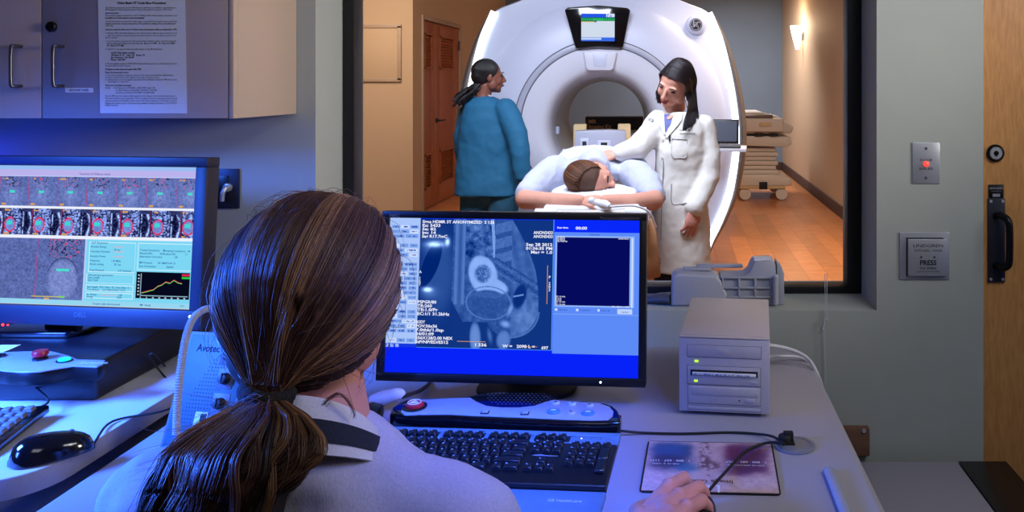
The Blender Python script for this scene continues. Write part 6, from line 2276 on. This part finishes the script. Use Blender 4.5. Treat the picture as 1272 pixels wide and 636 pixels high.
cl = np.array([lin(96), lin(60), lin(40)])[None] * R3.uniform(.45, 1.7, (len(lines), 1))
strands('combed_hair', lines, 0.0020, cl, MATS['hair_strands'], ph, sides=4)
pw = MB()
pw.ell(P(736, 245, 3.74), (0.235, 0.15, 0.036), n=28).ell(P(738, 240, 3.86), (0.22, 0.13, 0.05), n=28)
tag(pw.build('pillow', 'sheet_white', remesh=0.009, soft=5, folds=[(0.02, 0.1)]), 'white pillow under the patient\'s face', 'pillow')

# =================================================================== SCANNER ROOM FURNITURE
CY = 9.4
cart = thing('equipment_cart', 'cream wheeled equipment table cart by the right wall of the scanner room', 'cart', P(945, 255, CY))
cart.location.z = 0
Mc = frame(P(950, 249, CY), (1, 0, 0), (0, 0, 1))
kc = CY / FOC


def cp_(u, v):
    return ((u - 950) * kc, (249 - v) * kc)


def cbox(mbx, u0_, v0_, u1_, v1_, z0, z1):
    a, b = cp_(u0_, v1_), cp_(u1_, v0_)
    return mbx.span((a[0], a[1], z0), (b[0], b[1], z1))


m = MB(Mc)
m.prism([cp_(*p) for p in [(915, 156), (916, 139.5), (948, 139.5), (956, 143), (966, 144), (987, 158), (984, 166), (915, 167)]][::-1], -0.9, -0.05)
m.build('top_body', 'cream_plastic', cart, bevel=0.02, seg=3)
m = MB(Mc)
cbox(m, 915, 147, 973, 164, -0.06, 0.03)
m.build('front_cover', 'cream_plastic', cart, bevel=0.02, seg=3)
for (a, b) in ((937, 947), (956, 966)):
    cbox(MB(Mc), a, 165.5, b, 168.8, 0.0, 0.034).build('slot', 'black_matte', cart, smooth=False)
cbox(MB(Mc), 943, 152, 957, 157, 0.02, 0.045).build('grip', 'foam_beige', cart, bevel=0.01)
m = MB(Mc)
cbox(m, 915, 142, 960, 147, -0.6, 0.0)
m.build('upper_tray', 'scanner_edge', cart, bevel=0.01)
m = MB(Mc)
m.prism([cp_(*p) for p in [(915, 169), (982, 170), (984, 178), (978, 183), (915, 181)]][::-1], -0.8, 0.0)
m.build('shelf', 'cream_plastic', cart, bevel=0.015)
m = MB(Mc)
for k in range(6):
    w_ = 965 + (2.5 if k % 2 else 0)
    cbox(m, 918, 184 + k * 5.6, w_, 184 + k * 5.6 + 5.2, -0.7 - (.02 if k % 2 else 0), -0.08 + (.02 if k % 2 else 0))
m.build('bellows', 'cream_plastic', cart, bevel=0.012)
m = MB(Mc)
m.prism([cp_(*p) for p in [(914, 217), (968, 217), (972, 220), (983, 222), (984, 231), (915, 232)]][::-1], -0.8, 0.0)
m.build('base', 'cream_plastic', cart, bevel=0.02, seg=3)
cbox(MB(Mc), 943, 226, 953, 235, -0.02, 0.03).build('latch', 'black_matte', cart, bevel=0.005)
m = MB(Mc)
cbox(m, 918, 230, 976, 235, -0.4, -0.01)
m.build('underframe', 'foam_beige', cart, bevel=0.01)
for (u, z) in ((971.5, -0.05), (926, -0.05), (971.5, -0.7), (926, -0.7)):
    c = cp_(u, 242)
    MB(Mc).lathe([(0.069, -0.02), (0.072, 0.0), (0.069, 0.02)], Matrix.Translation((c[0], 0.073 if True else c[1], z)), 28).build('wheel', 'cream_plastic', cart)
    MB(Mc).span((c[0] - 0.03, 0.10, z - 0.04), (c[0] + 0.03, 0.18, z - 0.022)).build('fork', 'scanner_edge', cart)
cart_dz = cp_(0, 249)[1]
for ch in [o for o in bpy.data.objects if o.parent == cart]:
    pass
# dark drape/cover leaning behind the cart
# wall sconce
Ms = frame(Vector((1.739, 10.7, EYE - (45 - V0) * 10.7 / FOC)), (0, 1, 0), (0, 0, 1))   # z towards +X; mirrored below
scn = thing('wall_sconce', 'lit conical glass wall sconce on the scanner room right wall', 'wall lamp', (1.74, 10.7, 2.06))
sx0 = Vector((1.66, 10.7, EYE - (45 - V0) * 10.7 / FOC))
MB().lathe([(0.02, -0.18), (0.075, 0.02), (0.10, 0.14), (0.092, 0.14), (0.068, 0.02), (0.01, -0.165)], Matrix.Translation(sx0), 28, closed=False).build('shade', 'sconce_glass', scn)
MB().span((1.70, 10.64, sx0.z - 0.06), (1.739, 10.76, sx0.z + 0.06)).build('wall_bracket', 'steel', scn, bevel=0.006)
l = bpy.data.lights.new('sconce_lamp', 'POINT')
l.energy = 22
l.color = (1.0, 0.72, 0.45)
l.shadow_soft_size = 0.08
lo = bpy.data.objects.new('sconce_lamp', l)
COL.objects.link(lo)
lo.location = (1.52, 10.7, sx0.z + 0.16)

# =================================================================== OPERATOR (seen from behind)
op = thing('person', 'person in a pale sweater with streaked brown ponytail seated at the main monitor', 'person', (-0.43, 0.93, 0))
HC = Vector((-0.4385, 0.95, 1.150))
HR = Vector((0.103, 0.116, 0.116))
# head and neck
fdir = Vector((0.30, 0.95, -0.05)).normalized()
Mh = frame(HC + Vector((0.0, 0.005, -0.012)), Vector((0, 0, 1)).cross(fdir), (0, 0, 1))
hd = head_mesh(Mh, 'head', 'skin', op, 0.99, 'lips', detail=0.0035)
MB().tube([HC + Vector((-0.005, -0.01, -0.06)), Vector((-0.428, 0.935, 1.02)), Vector((-0.425, 0.93, 0.96))], [0.052, 0.053, 0.062], 28, smooth=5).build('neck', 'skin', op)
# torso in sweater
sw_ = MB()
sw_.ell((-0.425, 0.93, 0.80), (0.175, 0.115, 0.21), n=32)
sw_.ell((-0.425, 0.95, 0.60), (0.155, 0.115, 0.20), n=28)
sw_.ell((-0.425, 0.96, 0.50), (0.17, 0.13, 0.10), n=28)
sw_.limb([(-0.425, 0.925, 0.930), (-0.33, 0.92, 0.918), (-0.245, 0.915, 0.880)], [0.058, 0.055, 0.062])
sw_.limb([(-0.425, 0.925, 0.930), (-0.52, 0.92, 0.935), (-0.60, 0.915, 0.915)], [0.058, 0.058, 0.060])
sw_.ell((-0.424, 0.905, 0.930), (0.086, 0.074, 0.055), Euler((-0.55, 0, 0)).to_matrix(), n=28)
sw_.limb([(-0.245, 0.915, 0.880), (-0.16, 0.93, 0.67)], [0.062, 0.052])
sw_.limb([(-0.16, 0.93, 0.67), (-0.10, 1.06, 0.70)], [0.050, 0.038])
sw_.limb([(-0.605, 0.915, 0.912), (-0.67, 0.98, 0.67)], [0.060, 0.050])
sw_.limb([(-0.67, 0.98, 0.67), (-0.56, 1.17, 0.765)], [0.050, 0.036])
swo = sw_.build('sweater', 'sweater', op, remesh=0.007, soft=8, folds=[(0.020, 0.11), (0.006, 0.04)])
# shoulder seam, white collar and dark lanyard band
cw = MB()
cen = Vector((-0.424, 0.922, 0.0))


def collar_ring(z, rx, ry, tilt=0.0, n=40):
    return [Vector((cen.x + rx * math.cos(2 * PI * k / n), cen.y + ry * math.sin(2 * PI * k / n), z + tilt * math.sin(2 * PI * k / n) - 0.006 * math.cos(2 * PI * k / n) ** 4)) for k in range(n)]


cw.loft([collar_ring(0.957, 0.083, 0.085, -0.047), collar_ring(0.964, 0.0795, 0.0815, -0.048), collar_ring(0.982, 0.074, 0.076, -0.05), collar_ring(1.000, 0.068, 0.069, -.052), collar_ring(1.005, 0.064, 0.064, -.052), collar_ring(1.000, 0.060, 0.060, -.050), collar_ring(0.965, 0.064, 0.064, -.046)], cap=False)
cw.build('collar', 'collar_white', op, thick=0.004)
bd_ = MB()
bd_.loft([collar_ring(0.969, 0.0805, 0.0825, -0.0485), collar_ring(0.979, 0.0775, 0.0795, -0.050), collar_ring(0.989, 0.0745, 0.0760, -0.051)], cap=False)
bd_.build('lanyard', 'navy', op, thick=0.003)
# forearm, wrist and right hand with three visible bent fingers
W_ = Vector((-0.064, 1.095, 0.755))
hm = MB()
idx_ = [P(818, 620, 1.17), P(831, 605, 1.21), P(848.5, 594, 1.262), P(855, 603, 1.277), P(857, 611, 1.280)]
mid_ = [P(825, 632, 1.13), P(843, 618, 1.175), P(868, 606, 1.228), P(875, 612, 1.250), P(877, 620, 1.255)]
rin_ = [P(832, 648, 1.10), P(853, 632, 1.145), P(872, 623, 1.192), P(879, 629, 1.210), P(881, 638, 1.214)]
pin_ = [P(836, 664, 1.07), P(858, 652, 1.105), P(874, 644, 1.145), P(880, 650, 1.16), P(881, 657, 1.165)]
for pts_, s_ in ((idx_, 1.0), (mid_, 1.03), (rin_, .98), (pin_, .86)):
    hm.limb(pts_, [0.0125 * s_, 0.0118 * s_, 0.0104 * s_, 0.0092 * s_, 0.0078 * s_])
hm.limb([W_, P(820, 618, 1.175)], [0.023, 0.0135])
hm.limb([W_, P(826, 626, 1.15)], [0.024, 0.0150])
hm.limb([W_, P(832, 640, 1.12)], [0.024, 0.0150])
hm.limb([W_, P(838, 656, 1.09)], [0.024, 0.0145])
hm.limb([P(795, 642, 1.13), P(790, 636, 1.17), P(800, 629, 1.205), P(817, 622, 1.235)], [0.014, 0.0125, 0.0105, 0.0085])
hm.limb([Vector((-0.10, 1.05, 0.708)), Vector((-0.075, 1.08, 0.742)), W_], [0.030, 0.027, 0.025])
for a_, b_, s_ in ((idx_[1], idx_[2], 1), (mid_[1], mid_[2], 1), (rin_[1], rin_[2], 1)):
    hm.ell(a_ + Vector((0, 0, .002)), 0.0125)
    hm.ell(b_ + Vector((0, 0, .0005)), 0.0112)
hand = hm.build('right_hand', 'skin', op, remesh=0.0022, soft=5)
hand_mesh(Vector((-0.56, 1.17, 0.775)), (0.35, 1, -0.1), (0, -0.1, 1), 1, 0.95, 'skin', op, curl=0.4, name='left_hand', voxel=0.003)
# legs and shoes below the desk
lg = MB()
for s_ in (-1, 1):
    lg.limb([(-0.425 + s_ * 0.09, 0.96, 0.50), (-0.425 + s_ * 0.10, 1.38, 0.53), (-0.425 + s_ * 0.10, 1.36, 0.12)], [0.085, 0.062, 0.045])
lg.build('trousers', 'trousers', op, remesh=0.012, soft=4)
for s_ in (-1, 1):
    MB().ell((-0.425 + s_ * 0.10, 1.42, 0.05), (0.045, 0.125, 0.045)).build('shoe', 'black_matte', op)
# office chair
ch = thing('office_chair', 'dark blue swivel chair under the seated operator', 'chair', (-0.43, 0.93, 0))
MB().prism(rrect(-0.66, 0.74, -0.20, 1.18, 0.08), 0.34, 0.395).build('seat', 'chair_fabric', ch, bevel=0.015, seg=3)
MB().cyl((-0.43, 0.94, 0.10), (-0.43, 0.94, 0.34), 0.025, n=20).build('pedestal', 'black_plastic', ch)
for k in range(5):
    a = 2 * PI * k / 5 + .3
    e = Vector((-0.43 + .28 * math.cos(a), 0.94 + .28 * math.sin(a), 0.075))
    MB().tube([(-0.43, 0.94, 0.11), e], [0.022, 0.014], 10).build('leg', 'black_plastic', ch)
    MB().cyl(e + Vector((-0.015 * math.sin(a), 0.015 * math.cos(a), -0.045)), e + Vector((0.015 * math.sin(a), -0.015 * math.cos(a), -0.045)), 0.0285, n=18).build('caster', 'black_plastic', ch)

# ------------------------------------------------------------------ hair
R4 = np.random.default_rng(42)
TIE = P(331, 487, 0.842)
base = MB()
base.ell(HC + Vector((0, -0.008, 0.002)), (HR.x * .90, HR.y * .86, HR.z * .91), n=40)
base.ell(HC + Vector((-0.014, -0.045, -0.050)), (0.064, 0.058, 0.060), n=28)
base.limb([HC + Vector((-0.004, -0.07, -0.052)), TIE + Vector((0.002, 0.016, 0.008))], [0.036, 0.014])
hb_ = base.build('hair', 'hair_brown_base', op, remesh=0.006, soft=4)
Fd = Vector((0.34, 0.93, -0.12)).normalized()
Td = (TIE - HC)
Td = Vector((Td.x / HR.x, Td.y / HR.y, Td.z / HR.z)).normalized()
A_ = Vector((0, 0, 1))
A_ = (A_ - Fd * A_.dot(Fd)).normalized()
B_ = Fd.cross(A_)       # azimuth 90 degrees = the right side of the picture or the left, see sign below
if B_.x < 0:
    B_ = -B_
NS = 9500
K = 18
lines = np.zeros((NS, K, 3))
cols = np.zeros((NS, 3))
rad_ = np.zeros(NS)
dark = np.array([lin(72), lin(44), lin(38)])
gold = np.array([lin(186), lin(134), lin(90)])
brown = np.array([lin(112), lin(74), lin(54)])
streaks = [(-0.60, .05, .8), (-0.30, .035, .7), (0.02, .05, .75), (0.16, .02, .4), (0.42, .04, .5), (0.86, .07, .8), (1.25, .10, 1.0), (1.62, .09, 1.0), (1.95, .06, .9), (-1.1, .05, .5)]
TN = TIE
for i in range(NS):
    az = R4.uniform(-PI, PI)
    aa = abs(az)
    # hairline: temples far forward, nape low at the back
    if az > 0:
        th = np.interp(aa, [0, 1.2, 1.75, 2.2, 2.7, PI], [68, 72, 80, 92, 112, 122])
    else:
        th = np.interp(aa, [0, 1.2, 1.75, 2.2, 2.7, PI], [68, 74, 80, 92, 112, 122])
    th += R4.normal() * 2.0
    th = math.radians(th)
    d0 = (Fd * math.cos(th) + (A_ * math.cos(az) + B_ * math.sin(az)) * math.sin(th)).normalized()
    om = math.acos(max(-.9999, min(.9999, d0.dot(Td))))
    lift = 1.0 + 0.022 * R4.random() + 0.010 * math.sin(az * 17) + 0.006 * math.sin(az * 41 + 1)
    fly = R4.random() < 0.02
    off = Vector(((R4.random() - .5) * .036, (R4.random() - .5) * .014, (R4.random() - .5) * .022))
    ph_ = R4.random() * 6
    for j in range(K):
        t = j / (K - 1)
        d = (d0 * math.sin((1 - t) * om) + Td * math.sin(t * om)) / math.sin(om)
        r = lift + (0.02 * math.sin(t * 5 + ph_) if fly else 0.003 * math.sin(t * 7 + ph_))
        if fly:
            r += .03 * math.sin(PI * t) * R4.random()
        p = HC + Vector((d.x * HR.x, d.y * HR.y, d.z * HR.z)) * r
        s_ = max(0.0, (t - 0.66) / 0.34)
        s_ = s_ * s_ * (3 - 2 * s_)
        q = TN + off * (1.0)
        p = p.lerp(q, s_)
        lines[i, j] = p
    m_ = 0.0
    for (c, wd, am) in streaks:
        m_ = max(m_, am * math.exp(-((az - c) / wd) ** 2))
    m_ = m_ * R4.uniform(.35, 1.0)
    c = dark * (1 - m_) + gold * m_
    cols[i] = c * R4.uniform(.55, 1.35)
    rad_[i] = 0.00042 + 0.0003 * R4.random()
strands('swept_back_hair', lines, rad_, cols, MATS['hair_strands'], hb_, sides=3, taper=.8)
# stray hairs around the head's outline
NF = 170
lf = np.zeros((NF, 8, 3))
for i in range(NF):
    az = R4.uniform(-2.3, 2.3)
    th = math.radians(R4.uniform(70, 125))
    d0 = (Fd * math.cos(th) + (A_ * math.cos(az) + B_ * math.sin(az)) * math.sin(th)).normalized()
    tg_ = Vector((R4.normal(), R4.normal() - .4, R4.normal() - .5))
    tg_ = (tg_ - d0 * tg_.dot(d0)).normalized()
    L_ = R4.uniform(.02, .06)
    p0 = HC + Vector((d0.x * HR.x, d0.y * HR.y, d0.z * HR.z)) * 1.01
    for j in range(8):
        t = j / 7
        lf[i, j] = p0 + tg_ * (L_ * t) + d0 * (0.012 * math.sin(PI * t * .9) * R4.uniform(.9, 1.1)) - Vector((0, 0, .02 * t * t))
strands('stray_hair', lf, 0.00028, np.tile(brown * 1.2, (NF, 1)), MATS['hair_strands'], hb_, sides=3)

# hair tie
tb_ = MB()
ax = Vector((0.12, -0.35, -0.93)).normalized()
for k in range(5):
    a = 2 * PI * k / 5
Mtie = frame(TIE + Vector((0.001, 0, -0.001)), (1, -0.05, -0.13), (0, 1, -0.25))
ringp = []
for k in range(49):
    a = 2 * PI * k / 48
    ringp.append(Mtie @ Vector((0.0225 * math.cos(a), 0.0235 * math.sin(a) - 0.001, 0.002 * math.sin(2 * a))))
tb_.tube(ringp, [0.0066 + 0.0007 * math.sin(k * 2.1) for k in range(49)], 12)
ringp = [p + Vector((0.0, -0.0015, -0.0045)) for p in ringp]
tb_.tube(ringp, [0.0060 + 0.0007 * math.sin(k * 1.7) for k in range(49)], 12)
tb_.build('hair_tie', 'elastic', hb_)

# ponytail: clumps of strands
levels = [(487, .842, 312, 350), (497, .838, 308, 354), (515, .815, 283, 380), (540, .795, 243, 400), (565, .783, 214, 408), (590, .775, 200, 409), (612, .77, 190, 402), (640, .768, 178, 386), (680, .766, 168, 366), (730, .766, 172, 350)]
NC = 62
NP = 8500
K = 22
lines = np.zeros((NP, K, 3))
cols = np.zeros((NP, 3))
rad_ = np.zeros(NP)
cl_s = np.sort(R4.uniform(0, 1, NC))
cl_amp = R4.uniform(-1, 1, (NC, 4))
cl_gold = np.clip(R4.normal(.30, .50, NC), 0, 1)
cl_dark = R4.uniform(.2, 1.4, NC)
cl_end = R4.uniform(.72, 1.0, NC)
cl_dep = R4.uniform(-1, 1, NC)
lv = np.array(levels, dtype=float)
for i in range(NP):
    c = R4.integers(NC)
    s0 = cl_s[c] + R4.normal() * .012
    s0 = min(1.04, max(-.04, s0))
    if s0 < .35:
        s0 += R4.normal() * .03
    end = cl_end[c] * R4.uniform(.85, 1)
    if s0 > .72:
        end *= .62 + .1 * R4.random()
    jx, jd = R4.normal() * 1.6, R4.random()
    pa = cl_amp[c]
    for j in range(K):
        t = j / (K - 1) * end
        x = t * (len(levels) - 1)
        a = int(min(len(levels) - 2, x))
        f = x - a
        v = lv[a, 0] * (1 - f) + lv[a + 1, 0] * f
        Y = lv[a, 1] * (1 - f) + lv[a + 1, 1] * f
        u0_ = lv[a, 2] * (1 - f) + lv[a + 1, 2] * f
        u1_ = lv[a, 3] * (1 - f) + lv[a + 1, 3] * f
        u = u0_ + (u1_ - u0_) * s0
        wv = min(1.0, t * 2.2)
        u += wv * (pa[0] * 17 * math.sin(t * 7 + pa[1] * 3) + pa[2] * 5 * math.sin(t * 13 + pa[3] * 3)) + jx * wv
        if s0 > .72:   # right lobe curls back under
            kx_ = max(0, t / end - .62) / .38
            u -= 46 * kx_ * kx_
            v += 4 * kx_
        bulge = (0.010 + 0.022 * math.sin(PI * max(0, min(1, s0)))) * min(1, max(0.25, t * 4.5))
        d_ = Y - bulge - 0.010 * cl_dep[c] * wv + 0.016 * jd * wv
        lines[i, j] = P(u, v, d_)
    g_ = cl_gold[c] * R4.uniform(.5, 1.1)
    g_ = min(1, g_)
    cols[i] = (dark * (1 - g_) + gold * g_) * cl_dark[c] * R4.uniform(.6, 1.3)
    rad_[i] = 0.00038 + 0.00025 * R4.random()
strands('ponytail', lines, rad_, cols, MATS['hair_strands'], hb_, sides=3, taper=.5)
# dark core so the ponytail is not see-through
core = MB()
core.limb([TIE + Vector((0, .004, 0)), P(331, 515, .845), P(322, 550, .84), P(305, 590, .835), P(288, 640, .835), P(272, 700, .83)], [0.010, 0.016, 0.032, 0.048, 0.054, 0.045])
core.ell(P(358, 560, .835), (0.026, 0.02, 0.045))
core.build('ponytail_core', 'hair_brown_base', hb_, remesh=0.006, soft=4)
# fine flyaway hairs on the left, catching the added blue rim light
NW = 210
lf = np.zeros((NW, 12, 3))
for i in range(NW):
    s_ = R4.random()
    st = P(325 - 85 * s_ + R4.normal() * 8, 492 + 80 * s_ + R4.normal() * 8, .805 + R4.normal() * .008)
    L_ = R4.uniform(20, 120)
    a_ = math.radians(R4.normal() * 16 + 28 + 10 * s_)
    en = P(325 - 85 * s_ - L_ * math.cos(a_), 492 + 80 * s_ + L_ * math.sin(a_), .79 + R4.normal() * .02)
    ct_ = st.lerp(en, .5) + Vector((R4.normal() * .008, R4.normal() * .010, R4.normal() * .014 + .002))
    for j in range(12):
        t = j / 11
        lf[i, j] = st * (1 - t) ** 2 + ct_ * (2 * t * (1 - t)) + en * t * t
strands('flyaway_hair', lf, 0.00024, np.tile(brown * 1.3, (NW, 1)), MATS['hair_strands'], hb_, sides=3)
# wisps on the neck and one curl on the collar
ws = [[P(452, 452, .95), P(448, 468, .94), P(440, 476, .93), P(448, 480, .93)], [P(440, 462, .93), P(432, 474, .925), P(425, 480, .92), P(432, 484, .92)],
      [P(395, 520, .87), P(405, 500, .865), P(420, 490, .865), P(432, 497, .868), P(439, 512, .872), P(440, 521, .875)],
      [P(388, 527, .87), P(402, 503, .862), P(420, 489, .862), P(434, 499, .866), P(440, 518, .872)]]
wl = []
for w_ in ws:
    for k in range(7):
        q = catmull([p + Vector((R4.normal() * .0012, R4.normal() * .0012, R4.normal() * .0012)) for p in w_], 6)
        q = [q[int(j * (len(q) - 1) / 15)] for j in range(16)]
        wl.append([tuple(p) for p in q])
strands('neck_wisps', wl, 0.00028, np.tile(brown, (len(wl), 1)), MATS['hair_strands'], hb_, sides=3)

# mouse under the right hand and its cable
mpos = P(866, 640, 1.215)
mpos.z = DZ + 0.0038
mt2, T2 = mouse('computer_mouse', 'black mouse under the operator\'s right hand on the printed pad', mpos, 1.30, L=0.100, Wd=0.056, H=0.026, m='black_plastic')
c0 = T2 @ Vector((0.049, 0, 0.010))
q = [cpt(900, 589, DZ + .006), cpt(925, 563, DZ + .008), cpt(945, 552, DZ + .010), cpt(962, 549, DZ + .014), cpt(974, 551, DZ + .016)]
tag(MB().tube([c0, c0 + Vector((0.010, 0.018, 0.003))] + [(a[0], a[1], z) for a, z in zip(q, (DZ + .008, DZ + .010, DZ + .010, DZ + .013, DZ + .014))], 0.0026, 10, smooth=8).build('mouse_cable', 'black_matte'), 'black mouse cable crossing the printed pad to the grommet', 'cable')
